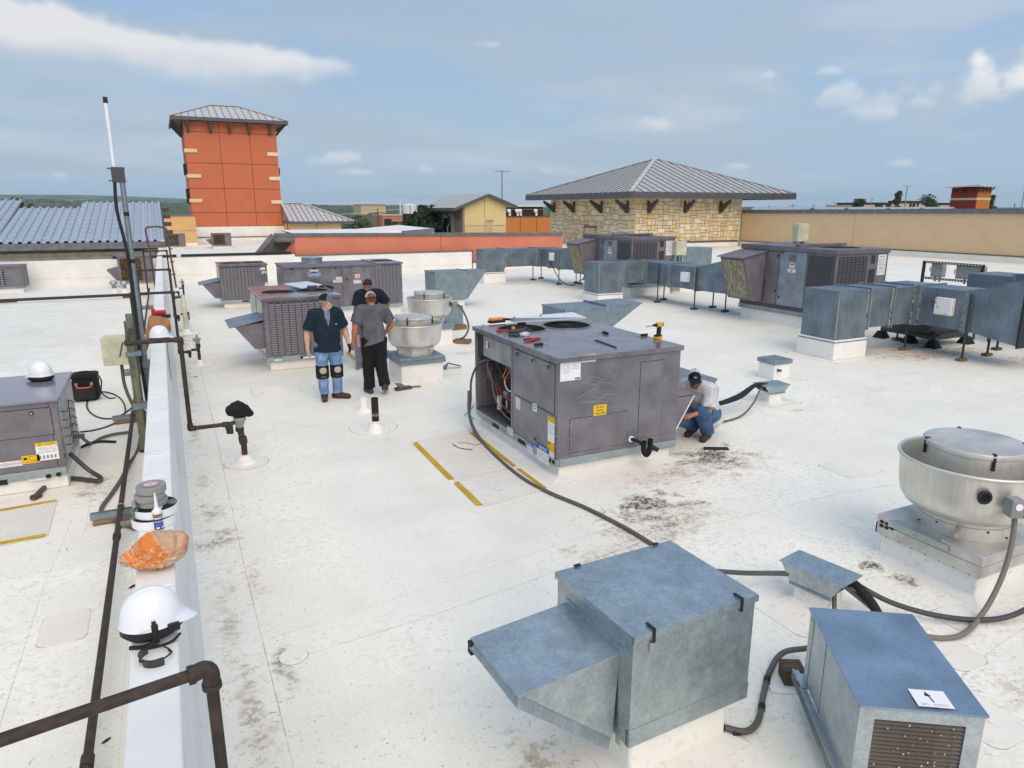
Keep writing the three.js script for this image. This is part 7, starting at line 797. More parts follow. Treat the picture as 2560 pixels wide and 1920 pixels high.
// tools and loose pieces on the opened unit
{ const T = 1.47, ft = (x, y) => { const p = G(cm(x, y), T); return [p[0], T, p[2]]; };
{ const p = ft(1770, 285), t = thing('impact_driver', 'yellow and black cordless impact driver standing on the unit corner', 'power tool', [p[0], T, p[2]], { ry: .25 }); part('battery', rb(-.055, .055, 0, .035, -.035, .035, .008, 2), M.toolYellow, t); part('battery_top', rb(-.05, .05, .035, .058, -.03, .03, .006, 2), M.black, t); part('grip', hexa([[-.012, .055, .018], [.038, .055, .018], [.038, .055, -.018], [-.012, .055, -.018]], [[.0, .165, .02], [.045, .165, .02], [.045, .165, -.02], [.0, .165, -.02]]), M.black, t); part('motor_body', [rb(-.045, .075, .155, .215, -.03, .03, .022, 3)], M.toolYellow, t); part('motor_cap', rb(.055, .082, .158, .212, -.029, .029, .02, 3), M.black, t); part('nose', [cyl([-.04, .186, 0], [-.085, .186, 0], .024, .016, 16), cyl([-.085, .186, 0], [-.11, .186, 0], .012, .012, 10)], M.black, t); part('bit', cyl([-.11, .186, 0], [-.24, .183, 0], .005, .005, 8), M.conduitDark, t); part('trigger', rb(-.014, .002, .115, .15, -.008, .008, .004, 1), M.black, t); }
const driver = (label, a, b, m, m2 = M.steel) => { const p = ft(...a), q = ft(...b), d = [q[0] - p[0], q[2] - p[2]], L = Math.hypot(...d), t = thing('screwdriver', label, 'hand tool', [p[0], T, p[2]], { ry: -Math.atan2(d[1], d[0]) }); part('handle', [cyl([0, .017, 0], [L * .55, .017, 0], .016, .017, 12), cyl([L * .55, .016, 0], [L * .6, .012, 0], .015, .009, 10)], m, t); part('blade', cyl([L * .6, .011, 0], [L, .008, 0], .0045, .004, 8), m2, t); return t; };
driver('black-handled screwdriver lying alone on the middle of the lid', [1365, 250], [1298, 228], M.black); driver('red and green screwdriver near the open fan bay', [460, 228], [640, 222], M.red2); driver('slim black screwdriver in front of the red pliers', [768, 342], [885, 328], M.black); driver('small black driver near the impact driver', [1685, 258], [1595, 268], M.black); driver('steel rod screwdriver beside the red pliers', [700, 300], [890, 278], M.red);
{ const p = ft(760, 300), t = thing('pliers', 'red-handled pliers on the unit lid', 'pliers', [p[0], T, p[2]], { ry: .25 }); part('handle', tube([[-.14, .014, .0], [-.06, .016, .03], [0, .014, .008]], .013, 8), M.red, t); part('handle', tube([[-.12, .022, -.05], [-.05, .022, -.03], [0, .016, -.004]], .013, 8), M.black, t); part('jaws', hexa([[0, .006, .016], [.07, .008, .006], [.07, .008, -.006], [0, .006, -.016]], [[0, .024, .016], [.07, .018, .006], [.07, .018, -.006], [0, .024, -.016]]), M.conduitDark, t); }
{ const p = ft(610, 262), t = thing('pliers', 'green-handled pliers under the grey tool on unit lid', 'pliers', [p[0], T, p[2]], { ry: .15 }); part('handle', tube([[-.08, .014, -.02], [.0, .016, -.02], [.06, .014, 0]], .014, 8), M.green, t); part('handle', tube([[-.04, .014, .04], [.03, .016, .03], [.07, .014, .004]], .014, 8), M.green, t); part('jaws', rb(.06, .14, .006, .022, -.012, .012, .004, 1), M.steel, t); }
{ const p = ft(620, 238), t = thing('grey_meter', 'grey metal box tool with wires on the unit lid', 'hand tool', [p[0], T, p[2]], { ry: .18 }); part('body', rb(-.1, .14, .005, .045, -.05, .03, .006, 1), M.conduitDark, t); part('wires', [tube([[.14, .03, -.02], [.2, .05, -.04], [.24, .02, 0], [.2, .015, .05], [.15, .03, .0]], .005, 6), tube([[.13, .04, 0], [.18, .07, -.03], [.22, .03, -.06]], .005, 6)], M.conduit, t); part('yellow_tag', rb(-.03, .02, .046, .085, -.07, -.05, .004, 1), M.toolYellow, t); }
{ const p = ft(690, 262); const g = new THREE.IcosahedronGeometry(.05, 2), q = g.attributes.position; for (let i = 0; i < q.count; i++) { const x = q.getX(i), y = q.getY(i), z = q.getZ(i), n = .7 + fbm(x * 60, y * 60 + z * 50, 2, 4) * .7; q.setXYZ(i, x * n * 1.3, Math.max(.001, .025 + y * n * .6), z * n); } single('parts_bag', 'small clear plastic parts bag on the unit lid', 'bag', fin(g), new THREE.MeshPhysicalMaterial({ color: sc(225, 228, 232), roughness: .25, transmission: .3, thickness: 0 }), { pos: [p[0], T, p[2]] }); }
{ const p = ft(455, 152), t = thing('box_cutter_case', 'orange tool case on the far corner of the unit lid', 'tool case', [p[0], T, p[2]], { ry: .1 }); part('case', rb(-.12, .14, .0, .035, -.05, .05, .01, 1), M.black, t); part('case_lid', rb(-.1, .14, .035, .07, -.055, .045, .012, 2), M.orange, t); }
// loose service panel lying over the fans
{ const a = G(cm(515, 125), T + .12), b = G(cm(602, 152), T + .06), c = G(cm(1190, 118), T + .06), d = G(cm(1078, 75), T + .12); const t = thing('service_panel', 'loose white service panel lying over the condenser fans of opened unit', 'panel', [b[0], 0, b[2]]); const f = (q) => [q[0] - b[0], q[1], q[2] - b[2]]; part('panel_sheet', hexa([a, b, c, d].map(f), [a, b, c, d].map((q) => f([q[0], q[1] + .018, q[2]]))), M.panelWhite, t); for (const [x, y] of [[605, 118], [820, 98], [1020, 76]]) { const q = f(G(cm(x, y), T + .13)); part('panel_knob', cyl([q[0], T + .1, q[2]], [q[0], T + .16, q[2]], .016, .012, 10), M.steel, t); } part('panel_lip', bar(f([a[0], a[1] - .0, a[2]]), f([d[0], d[1], d[2]]), .02, .03), M.black, t); part('panel_prop', [rb(.1, .2, T + .001, T + .055, -.1, -.02, .005, 1)], M.black, t); }
// same on the louvred unit behind the people
const T2 = 1.43, f2 = (x, y, h = T2) => G(cb(x, y), h); { const a = f2(722, 452, T2 + .05), b = f2(880, 492, T2 + .03), c = f2(1090, 468, T2 + .03), d = f2(930, 433, T2 + .05), t = thing('service_panel', 'loose white service panel on top of the louvred unit', 'panel', [b[0], 0, b[2]]); const f = (q) => [q[0] - b[0], q[1], q[2] - b[2]]; part('panel_sheet', hexa([a, b, c, d].map(f), [a, b, c, d].map((q) => f([q[0], q[1] + .018, q[2]]))), M.panelWhite, t); }
{ const p = f2(980, 500), t = thing('grey_meter', 'grey box tool and gloves on top of the louvred unit', 'hand tool', [p[0], T2, p[2]]); part('body', rb(-.12, .08, .0, .09, -.06, .06, .008, 1), M.conduitDark, t); part('glove', tube([[.1, .03, 0], [.2, .06, -.05], [.32, .05, 0], [.4, .03, .05]], .035, 8), M.black, t); part('cord', tube([[.05, .05, .08], [.2, .03, .12], [.3, .02, .08], [.22, .06, 0], [.4, .04, -.05]], .012, 6), M.conduitTan, t); }
// panel leaning beside the louvred unit
{ const t = thing('service_panel', 'grey service panel with pink sticker leaning beside the louvred unit', 'panel', [3.14, 0, -13.55], { ry: .0 }); part('panel_sheet', hexa([[0, 0, .0], [.5, 0, -.55], [.52, 0, -.53], [.02, 0, .02]], [[0, 1.0, -.15], [.5, 1.02, -.7], [.52, 1.02, -.68], [.02, 1.0, -.13]]), M.panelGrey, t); part('pink_label', hexa([[.075, .42, -.105], [.15, .42, -.19], [.153, .42, -.187], [.078, .42, -.102]], [[.075, .66, -.14], [.15, .66, -.225], [.153, .66, -.222], [.078, .66, -.137]]), mat(sc(222, 150, 158), { roughness: .6 }), t); } }
// small scraps on the deck
{ const scrap = (label, px, fn, r, m) => { const p = G(fn(...px)), g = new THREE.IcosahedronGeometry(r, 1); g.scale(1.6, .16, .6); single('leaf_scrap', label, 'scrap', fin(g), m || M.black, { pos: [p[0], r * .17, p[2]], ry: .7, group: 'dark leaf scraps on the roof' }); };
for (const [px, fn, r, l] of [[[1155, 1610], g3, .03, 'dark dry leaf scrap between the gas pipe and near hard hat'], [[1130, 1385], g3, .025, 'dark dry leaf scrap beside the plastic shopping bag'], [[920, 1425], g4, .02, 'dark dry leaf scrap below the crossing of the two foreground pipes'], [[905, 975], g3, .018, 'tiny dark leaf scrap inside the bend of the grey conduit'], [[1690, 1115], g2, .03, 'dark dry leaf scrap near the riser with grey regulator'], [[1710, 1180], g4, .015, 'tiny dark leaf scrap beside the elbow of the thick gas pipe']]) scrap(l, px, fn, r);
const a = G(ck(362, 728)); single('rubber_strip', 'black rubber strip lying beyond the crouching person', 'scrap', rb(-.16, .16, .0, .02, -.04, .04, .008, 1), M.black, { pos: [a[0], 0, a[2]], ry: -.5 }); const b = G(cb(1760, 1360)), t = thing('caulk_gun', 'grey hand tools lying beside the fan curb', 'hand tool', [b[0], 0, b[2]], { ry: .2 }); part('body', rb(-.16, .14, .0, .05, -.06, .06, .01, 1), M.conduitDark, t); part('blade', hexa([[-.1, .05, .03], [.05, .05, .03], [.05, .05, -.03], [-.1, .05, -.03]], [[-.16, .14, .02], [-.05, .12, .02], [-.05, .12, -.02], [-.16, .14, -.02]]), M.coping, t); part('handle', cyl([.14, .025, 0], [.32, .02, .05], .016, .012, 8), M.wood, t); const c = G(cb(2145, 1180)), w = thing('scrap_bracket', 'bent grey metal bracket lying right of the fan curb', 'scrap', [c[0], 0, c[2]]); part('leaf', hexa([[-.2, 0, .1], [-.06, .0, .06], [-.05, 0, 0], [-.18, 0, .0]], [[-.2, .01, .1], [.0, .13, .04], [.02, .13, -.02], [-.18, .01, .0]]), M.coping, w); part('leaf', hexa([[0, .1, .05], [.25, .03, .08], [.25, .03, -.02], [.0, .1, -.04]], [[0, .115, .05], [.25, .045, .08], [.25, .045, -.02], [0, .115, -.04]]), M.conduitDark, w);
const cw = cr(1000, 1050, 600), gw = (l) => l.map(([x, y]) => G(cw(x, y), .016)); single('wire_offcut', 'short blue wire offcut on the walkway pad', 'wire', tube(gw([[485, 222], [530, 250], [590, 266], [670, 272]]), .006, 6), M.blue); single('wire_offcut', 'short yellow wire offcut on the walkway pad', 'wire', tube(gw([[535, 212], [590, 208], [640, 215], [690, 228], [745, 218]]), .006, 6), M.yellow); const pw = (l, h) => l.map(([x, y]) => G(cm(x, y), h)); for (const [i, l] of [[[195, 905], [225, 880], [262, 840], [280, 815]], [[245, 885], [250, 910], [275, 935]]].entries()) single('wire_offcut', ['thin grey wires hanging loose at the foot of the opened unit', 'stray thin wire below the opened unit'][i], 'wire', tube(pw(l, .03), .006, 6), M.conduit); }
// ================================================================ people: bodies meshed from distance fields
function netMesh(b, cell, f) {        // surface nets over the box b = [x0,y0,z0,x1,y1,z1]
const nx = Math.ceil((b[3] - b[0]) / cell) + 1, ny = Math.ceil((b[4] - b[1]) / cell) + 1, nz = Math.ceil((b[5] - b[2]) / cell) + 1, F = new Float32Array(nx * ny * nz), id = (i, j, k) => (k * ny + j) * nx + i;
for (let k = 0; k < nz; k++) for (let j = 0; j < ny; j++) for (let i = 0; i < nx; i++) F[id(i, j, k)] = f(b[0] + i * cell, b[1] + j * cell, b[2] + k * cell);
const vi = new Int32Array(nx * ny * nz).fill(-1), pos = [], idx = [];
const E = [[0, 1], [2, 3], [4, 5], [6, 7], [0, 2], [1, 3], [4, 6], [5, 7], [0, 4], [1, 5], [2, 6], [3, 7]];
for (let k = 0; k + 1 < nz; k++) for (let j = 0; j + 1 < ny; j++) for (let i = 0; i + 1 < nx; i++) {
const v = [], o = id(i, j, k); let neg = 0; for (let c = 0; c < 8; c++) { const q = F[o + (c & 1) + ((c >> 1) & 1) * nx + (c >> 2) * nx * ny]; v.push(q); if (q < 0) neg++; } if (neg === 0 || neg === 8) continue;
let x = 0, y = 0, z = 0, n = 0; for (const [a, c] of E) if ((v[a] < 0) !== (v[c] < 0)) { const t = v[a] / (v[a] - v[c]); x += lerp(a & 1, c & 1, t); y += lerp((a >> 1) & 1, (c >> 1) & 1, t); z += lerp(a >> 2, c >> 2, t); n++; }
vi[o] = pos.length / 3; pos.push(b[0] + (i + x / n) * cell, b[1] + (j + y / n) * cell, b[2] + (k + z / n) * cell);
}
const quad = (a, c, d, e, flip) => { if (a < 0 || c < 0 || d < 0 || e < 0) return; if (flip) idx.push(a, d, c, a, e, d); else idx.push(a, c, d, a, d, e); };
const sx = 1, sy = nx, sz = nx * ny;
for (let k = 1; k + 1 < nz; k++) for (let j = 1; j + 1 < ny; j++) for (let i = 1; i + 1 < nx; i++) { const o = id(i, j, k), a = F[o] < 0; if (a !== (F[o + sx] < 0)) quad(vi[o - sy - sz], vi[o - sz], vi[o], vi[o - sy], !a); if (a !== (F[o + sy] < 0)) quad(vi[o - sx - sz], vi[o - sx], vi[o], vi[o - sz], !a); if (a !== (F[o + sz] < 0)) quad(vi[o - sx - sy], vi[o - sy], vi[o], vi[o - sx], !a); }
const g = new THREE.BufferGeometry(); g.setAttribute('position', new THREE.Float32BufferAttribute(pos, 3)); g.setIndex(idx); g.computeVertexNormals(); return g;
}
const smin = (a, b, k) => { const h = Math.max(k - Math.abs(a - b), 0) / k; return Math.min(a, b) - h * h * k * .25; };
function bone(a, b, ra, rb2, sxz) { const d = [b[0] - a[0], b[1] - a[1], b[2] - a[2]], L2 = d[0] * d[0] + d[1] * d[1] + d[2] * d[2] || 1e-9; return (x, y, z) => { const px = x - a[0], py = y - a[1], pz = z - a[2], t = clamp((px * d[0] + py * d[1] + pz * d[2]) / L2); const ex = px - d[0] * t, ey = py - d[1] * t, ez = pz - d[2] * t; return Math.sqrt(ex * ex + ey * ey + (sxz ? ez * ez / (sxz * sxz) : ez * ez)) - lerp(ra, rb2, t); }; }
const blob = (c, r) => (x, y, z) => { const a = (x - c[0]) / r[0], b = (y - c[1]) / r[1], d = (z - c[2]) / r[2], k = Math.sqrt(a * a + b * b + d * d); return (k - 1) * Math.min(r[0], r[1], r[2]); };
const union = (l, k) => (x, y, z) => { let d = 9; for (const f of l) d = smin(d, f(x, y, z), k); return d; };
const mix = (a, b, t) => a.map((v, i) => lerp(v, b[i], t));
function boundsOf(pts, m) { const b = [9, 9, 9, -9, -9, -9]; for (const p of pts) for (let i = 0; i < 3; i++) { b[i] = Math.min(b[i], p[i] - m); b[i + 3] = Math.max(b[i + 3], p[i] + m); } return b; }
// hand in its own frame: wrist at the origin, fingers along -y, palm facing +z * side, thumb towards +x * th
function handGeo(th, curl, cell = .0042) {
const fs = [bone([0, .03, 0], [0, -.01, 0], .026, .028), blob([0, -.05, 0], [.042, .05, .018]), blob([th * .022, -.035, .008], [.02, .03, .016])], bases = [[.030, -.088, .072], [.010, -.094, .080], [-.011, -.091, .074], [-.030, -.082, .058]];
for (const [bx2, by, L] of bases) { let p = [bx2 * th, by + .02, 0], a = .12; for (const [q, r0, r1] of [[.46, .0098, .009], [.3, .009, .0082], [.24, .0082, .0068]]) { const n = [p[0] + bx2 * th * .06, p[1] - Math.cos(a) * L * q, p[2] + Math.sin(a) * L * q]; fs.push(bone(p, n, r0, r1)); p = n; a += curl; } }
let p = [th * .03, -.03, .006]; for (const [n, r0, r1] of [[[th * .055, -.058, .018], .0125, .011], [[th * .064, -.088, .028], .011, .0095], [[th * .06, -.108, .036], .0095, .007]]) { fs.push(bone(p, n, r0, r1)); p = n; }
return netMesh([-.085, -.2, -.035, .085, .06, .1], cell, union(fs, .008));
}
const frameTo = (o, dir, palm) => { const y = V(dir).normalize().negate(), z = V(palm); z.addScaledVector(y, -z.dot(y)).normalize(); const x = y.clone().cross(z); return new THREE.Matrix4().makeBasis(x, y, z).setPosition(...o); };
function headGeo(o) {
const fs = [blob([0, .028, -.012], [.077, .092, .097]), blob([0, -.028, .022], [.062, .078, .072]), blob([0, -.082, .042], [.036, .026, .036]), bone([0, .018, .086], [0, -.02, .108], .009, .0125), blob([.013, -.024, .094], [.009, .008, .01]), blob([-.013, -.024, .094], [.009, .008, .01]), bone([-.034, .026, .076], [.034, .026, .076], .012, .012), blob([.044, -.016, .066], [.022, .02, .02]), blob([-.044, -.016, .066], [.022, .02, .02]), bone([-.02, -.054, .085], [.02, -.054, .085], .007, .007), bone([-.018, -.066, .083], [.018, -.066, .083], .007, .007)];
const ear = [blob([.078, 0, -.005], [.011, .03, .018]), blob([-.078, 0, -.005], [.011, .03, .018])], eyes = [[.031, .008, .078], [-.031, .008, .078]];
const main = union(fs, .022), e2 = union(ear, .006);
const g = netMesh([-.1, -.13, -.125, .1, .14, .13], .0045, (x, y, z) => { let d = smin(main(x, y, z), e2(x, y, z), .008); for (const e of eyes) { const q = Math.hypot(x - e[0], (y - e[1]) * 1.3, z - e[2] - .014) - .014; d = Math.max(d, -q + 0 * q) ; d = d; } return d; });
return g;
}
function paint(g, fn) { const p = g.attributes.position, n = g.attributes.normal, c = new Float32Array(p.count * 3); for (let i = 0; i < p.count; i++) { const q = fn(p.getX(i), p.getY(i), p.getZ(i), n.getX(i), n.getY(i), n.getZ(i)); c[3 * i] = q.r; c[3 * i + 1] = q.g; c[3 * i + 2] = q.b; } g.setAttribute('color', new THREE.BufferAttribute(c, 3)); return g; }
const wrinkle = (s, amp, sd) => (x, y, z) => (fbm(x * s + sd, y * s * .8 + z * s * .7, 3, sd) - .5) * amp;
function person(label, pos, ry, J, o) {
const t = thing('person', label, 'person', pos, { ry }); const W = o.wide || 1, sk = o.skin;
const S = (i) => J.sh[i], E = (i) => J.el[i], Wr = (i) => J.wr[i], Hp = (i) => J.hip[i], K = (i) => J.kn[i], A = (i) => J.an[i], T = (i) => J.toe[i];
const belly = o.belly || 0, chestC = J.chest, pel = J.pel;
const torso = (g) => [bone(pel, mix(pel, chestC, .5), .128 * W + g, .126 * W + belly * .3 + g, .86), bone(mix(pel, chestC, .45), chestC, .128 * W + belly * .3 + g, .135 * W + g, .82), bone(mix(S(0), S(1), .14), mix(S(0), S(1), .86), .078 * W + g, .078 * W + g), ...(belly ? [blob([mix(pel, chestC, .42)[0], mix(pel, chestC, .42)[1], mix(pel, chestC, .42)[2] + belly * .55], [.15 * W + g, .17 + g, .11 + belly + g])] : [])];
const arms = (g) => [0, 1].flatMap((i) => [bone(S(i), E(i), .057 + g, .044 + g), bone(E(i), mix(E(i), Wr(i), .35), .044 + g, .044 + g), bone(mix(E(i), Wr(i), .3), Wr(i), .044 + g, .028 + g)]);
const legs = (g) => [0, 1].flatMap((i) => [bone(Hp(i), K(i), .092 * W + g, .062 + g), bone(K(i), mix(K(i), A(i), .35), .06 + g, .06 + g), bone(mix(K(i), A(i), .3), A(i), .06 + g, .042 + g)]);
const feet = (g) => [0, 1].map((i) => bone([A(i)[0], A(i)[1] - .04, A(i)[2]], T(i), .038 + g, .03 + g));
const neck = bone(J.neck, J.head, .056, .054);
const all = [...J.sh, ...J.el, ...J.wr, ...J.hip, ...J.kn, ...J.an, ...J.toe, pel, chestC, J.neck, J.head];
// body: one surface with head and hands joined on
const bodyF = union([...torso(0), ...arms(0), ...legs(0), ...feet(0), neck], .035), body = netMesh(boundsOf(all, .2), .0125, bodyF);
const hm = new THREE.Matrix4().makeRotationFromEuler(new THREE.Euler(o.hp || 0, o.hy || 0, o.hr || 0, 'YXZ')).setPosition(...J.head), hg = headGeo(o);
const hairC = o.hairC || sc(40, 32, 28), lip = sk.clone().multiplyScalar(.78).lerp(new THREE.Color(.35, .12, .1), .25);
paint(hg, (x, y, z) => { let c = sk.clone(); const n = fbm(x * 60, y * 60 + z * 50, 2, 3); c.multiplyScalar(.92 + n * .16); if (Math.abs(y + .06) < .008 && z > .075 && Math.abs(x) < .024) c = lip.clone(); for (const s of [-1, 1]) { const d = Math.hypot((x - s * .031) / .017, (y - .008) / .0075); if (z > .06 && d < 1) c = d < .5 ? new THREE.Color(.03, .02, .015) : new THREE.Color(.55, .52, .5); if (z > .05 && Math.abs(y - .03) < .007 && Math.abs(x - s * .032) < .02) c = hairC.clone(); } if (o.beard) { const m = (z > .02 && y < -.045 && y > -.125 && Math.abs(x) < .062 && !(Math.abs(y + .06) < .009 && Math.abs(x) < .02)) || (z > .075 && Math.abs(y + .043) < .008 && Math.abs(x) < .03); if (m && fbm(x * 90, y * 90 + z * 40, 2, 8) > (o.beard === 2 ? .25 : .42)) c.lerp(o.beardC, .75); } if (o.sideHair && y > -.02 && z < .035 && Math.abs(x) > .055 || (o.sideHair && z < -.07 && y > -.06)) c.lerp(hairC, .7); return c; });
hg.applyMatrix4(hm); const pieces = [hg]; paint(body, () => sk.clone());
for (const i of [0, 1]) { const th = i === 0 ? 1 : -1, dir = J.hdir?.[i] || [Wr(i)[0] - E(i)[0], Wr(i)[1] - E(i)[1], Wr(i)[2] - E(i)[2]], palm = J.palm?.[i] || [i === 0 ? -1 : 1, 0, .15]; const h = handGeo(th * (o.flip?.[i] ? -1 : 1), (o.curl?.[i]) ?? .38); h.applyMatrix4(frameTo(Wr(i), dir, palm)); paint(h, () => o.glove === i ? new THREE.Color(.012, .012, .014) : sk.clone()); if (o.glove === i) { h.deleteAttribute('color'); const m = part('glove', boxUV(h), M.blackSoft, t); } else pieces.push(h); }
const bm = mergeGeometries([body, ...pieces].map((g) => { const q = g.toNonIndexed(); q.deleteAttribute('uv'); return q; })); const bmesh = new THREE.Mesh(bm, new THREE.MeshPhysicalMaterial({ vertexColors: true, roughness: .55, sheen: .2, sheenRoughness: .5 })); bmesh.name = 'body'; bmesh.castShadow = bmesh.receiveShadow = true; t.add(bmesh);
// shirt
const g = .02 + (o.loose || 0), sleeve = [0, 1].map((i) => { const end = mix(S(i), E(i), o.sleeve || .72), d = V(E(i)).sub(V(S(i))).normalize(), f = bone(S(i), mix(S(i), E(i), 1.1), .066 + g, .064 + g * 1.3); return (x, y, z) => Math.max(f(x, y, z), (x - end[0]) * d.x + (y - end[1]) * d.y + (z - end[2]) * d.z); });
const up = V(chestC).sub(V(pel)).normalize(), hem = [pel[0] - up.x * (o.hem || .08), pel[1] - up.y * (o.hem || .08), pel[2] - up.z * (o.hem || .08)], tor = union([...torso(g), bone(hem, mix(pel, chestC, .4), .168 * W + g + belly * .2, .145 * W + g, .84)], .05), wr = wrinkle(15, .02, o.seed || 3), wr2 = wrinkle(38, .006, (o.seed || 3) + 5), nk = bone(mix(J.neck, chestC, .0), J.head, .062, .062);
const shirtF = (x, y, z) => { let d = tor(x, y, z); d = Math.max(d, -((x - hem[0]) * up.x + (y - hem[1]) * up.y + (z - hem[2]) * up.z) + (o.hemTilt ? o.hemTilt * x : 0)); d = smin(d, sleeve[0](x, y, z), .04); d = smin(d, sleeve[1](x, y, z), .04); d += wr(x, y, z) + wr2(x, y, z); if (o.open) { const v = Math.abs(x - .012) - clamp((y - (chestC[1] - .03)) * .26, 0, .046); if (z > chestC[2] + .02 && v < 0) d = Math.max(d, .02); } return Math.max(d, -(nk(x, y, z) - .008)); };
const shirt = netMesh(boundsOf([...J.sh, ...J.el, pel, chestC, hem], .22), .0105, shirtF); part('shirt', boxUV(shirt), o.shirt, t);
if (o.under) { const uf = union(torso(.016), .05); const un = netMesh(boundsOf([...J.sh, pel, chestC], .2), .0125, (x, y, z) => Math.max(uf(x, y, z), -((y - hem[1]) - .0) - .025, -(nk(x, y, z) - .002))); part('undershirt', boxUV(un), o.under, t); }
// trousers
const pg = .016 + (o.baggy || 0), pw = wrinkle(17, .022, (o.seed || 3) + 9), legF = [0, 1].map((i) => { const end = mix(K(i), A(i), o.cuff || .96), d = V(A(i)).sub(V(K(i))).normalize(), f = union([bone(Hp(i), K(i), .096 * W + pg, .07 + pg), bone(K(i), mix(K(i), A(i), 1.06), .068 + pg, .06 + pg * 1.2)], .03); return (x, y, z) => Math.max(f(x, y, z), (x - end[0]) * d.x + (y - end[1]) * d.y + (z - end[2]) * d.z); }), hipF = union([bone(mix(pel, Hp(0), .5), mix(pel, chestC, .22), .125 * W + pg, .125 * W + pg, .9), bone(mix(pel, Hp(1), .5), mix(pel, chestC, .22), .125 * W + pg, .125 * W + pg, .9)], .04), waist = mix(pel, chestC, o.waist ?? .16);
const pants = netMesh(boundsOf([...J.hip, ...J.kn, ...J.an, pel], .2), .0105, (x, y, z) => { let d = smin(legF[0](x, y, z), legF[1](x, y, z), .012); let h = hipF(x, y, z); h = Math.max(h, (x - waist[0]) * up.x + (y - waist[1]) * up.y + (z - waist[2]) * up.z); return smin(d, h, .04) + pw(x, y, z); }); part('trousers', boxUV(pants), o.pants, t);
for (const i of [0, 1]) { const a = A(i), tp = T(i), d = V(tp).sub(V([a[0], a[1] - .04, a[2]])), fl = d.clone().normalize(), heel = [a[0] - fl.x * .07, a[1] - .045 - fl.y * .05, a[2] - fl.z * .07], s = union([bone([a[0], a[1] + .04, a[2]], [a[0], a[1] - .03, a[2]], .052, .054), bone(heel, tp, .043, .042), bone([a[0], a[1] - .02, a[2]], tp, .05, .036)], .03), low = Math.min(heel[1], tp[1]) - .043; const q = netMesh(boundsOf([a, tp, heel], .12), .008, (x, y, z) => { const lift = lerp(heel[1], tp[1], clamp(((x - heel[0]) * fl.x + (z - heel[2]) * fl.z) / .28)) - .036; return Math.max(s(x, y, z), lift - y, y - a[1] - .05); }); const sh = part('shoe', boxUV(q), o.shoes, t); const so = netMesh(boundsOf([a, tp, heel], .12), .008, (x, y, z) => { const lift = lerp(heel[1], tp[1], clamp(((x - heel[0]) * fl.x + (z - heel[2]) * fl.z) / .28)) - .036; return Math.max(s(x, y, z) - .004, Math.abs(y - lift + .006) - .012); }); part('sole', boxUV(so), o.sole || M.black, sh); }
// hair and cap, in the head's frame
const onHead = (geo) => geo.applyMatrix4(hm); if (o.hair) { const h = netMesh([-.11, -.06, -.13, .11, .15, .11], .005, (x, y, z) => { const d = blob([0, .03, -.014], [.087, .104, .108])(x, y, z) + (fbm(x * 70, y * 30 + z * 70, 3, 6) - .5) * .016; return Math.max(d, -(y - .012 - Math.max(0, z + .02) * .62) + (z < -.04 ? -.05 : 0), z - .085); }); part('hair', boxUV(onHead(h)), o.hair, t); }
if (o.cap) { const c = o.cap, cm4 = new THREE.Matrix4().makeRotationY(c.turn || 0), crown = (lo, hi) => netMesh([-.11, .03, -.13, .11, .16, .125], .005, (x, y, z) => { const d = Math.max(blob([0, .05, -.012], [.09, .1, .108])(x, y, z), -(y - .048 + z * .05)); const sideT = z - (c.split ?? .02) - (y - .05) * .1; return Math.max(d, lo === 'front' ? -sideT : sideT); }); const f = part('cap', boxUV(onHead(crown('front').applyMatrix4(cm4))), c.front, t); part('cap_mesh', boxUV(onHead(crown('back').applyMatrix4(cm4))), c.back, f); const brim = netMesh([-.1, .0, .05, .1, .08, .19], .004, (x, y, z) => { const yy = .052 - (z - .08) * .22 - x * x * 2.2, e = Math.hypot(x / .078, (z - .075) / .098) - 1; return Math.max(Math.abs(y - yy) - .0045, e * .07, .06 - z); }); part('cap_brim', boxUV(onHead(brim.applyMatrix4(cm4))), c.brim || c.front, f); part('cap_button', onHead(fin(new THREE.SphereGeometry(.008, 8, 6).translate(0, .152, -.012))), c.front, f);
if (c.patch) { const pg2 = new THREE.SphereGeometry(.1, 16, 10, Math.PI * .5 - .42, .84, 1.0, .46).scale(.93, 1.03, 1.125).translate(0, .05, -.012); pg2.applyMatrix4(cm4); const m = new THREE.Mesh(onHead(pg2), new THREE.MeshStandardMaterial({ map: canvas(128, 64, c.patch), roughness: .8 })); m.name = 'cap_patch'; f.add(m); } }
return t;
}
const fabricT = tex(256, 256, (x, y) => { const n = wrapN(x, y, 6, 5, 3), w = wrapN(x, y, 64, 2, 13); const v = .84 + (n - .5) * .3 + (w - .5) * .12; return [v, v, v]; }); fabricT.repeat.set(3, 3);
const cloth = (r, g, b, o = {}) => mat(sc(r, g, b), { roughness: .95, map: fabricT, ...o });
const denimT = tex(256, 256, (x, y) => { const n = wrapN(x, y, 5, 5, 23), w = wrapN(x, y * .2, 64, 2, 33), k = sm(.4, .68, n); const v = .8 + (w - .5) * .2; return [v * lerp(.8, 1.0, k), v * lerp(.88, 1.04, k), v * lerp(.98, 1.1, k)]; }); denimT.repeat.set(2.2, 2.2);
const stand = (dx = .0) => ({ pel: [0, .96, 0], chest: [0, 1.27, .0], neck: [0, 1.47, -.01], head: [0, 1.605, .02], sh: [[.19, 1.41, -.01], [-.19, 1.41, -.01]], el: [[.27, 1.14, -.02], [-.27, 1.14, -.02]], wr: [[.29, .9, .05], [-.29, .9, .05]], hip: [[.09, .93, 0], [-.09, .93, 0]], kn: [[.12, .5, .03], [-.12, .5, .03]], an: [[.13, .085, -.02], [-.13, .085, -.02]], toe: [[.17, .035, .15], [-.16, .035, .15]] });
const tanSkin = sc(176, 118, 88), paleSkin = sc(206, 158, 132), brownSkin = sc(150, 96, 68);
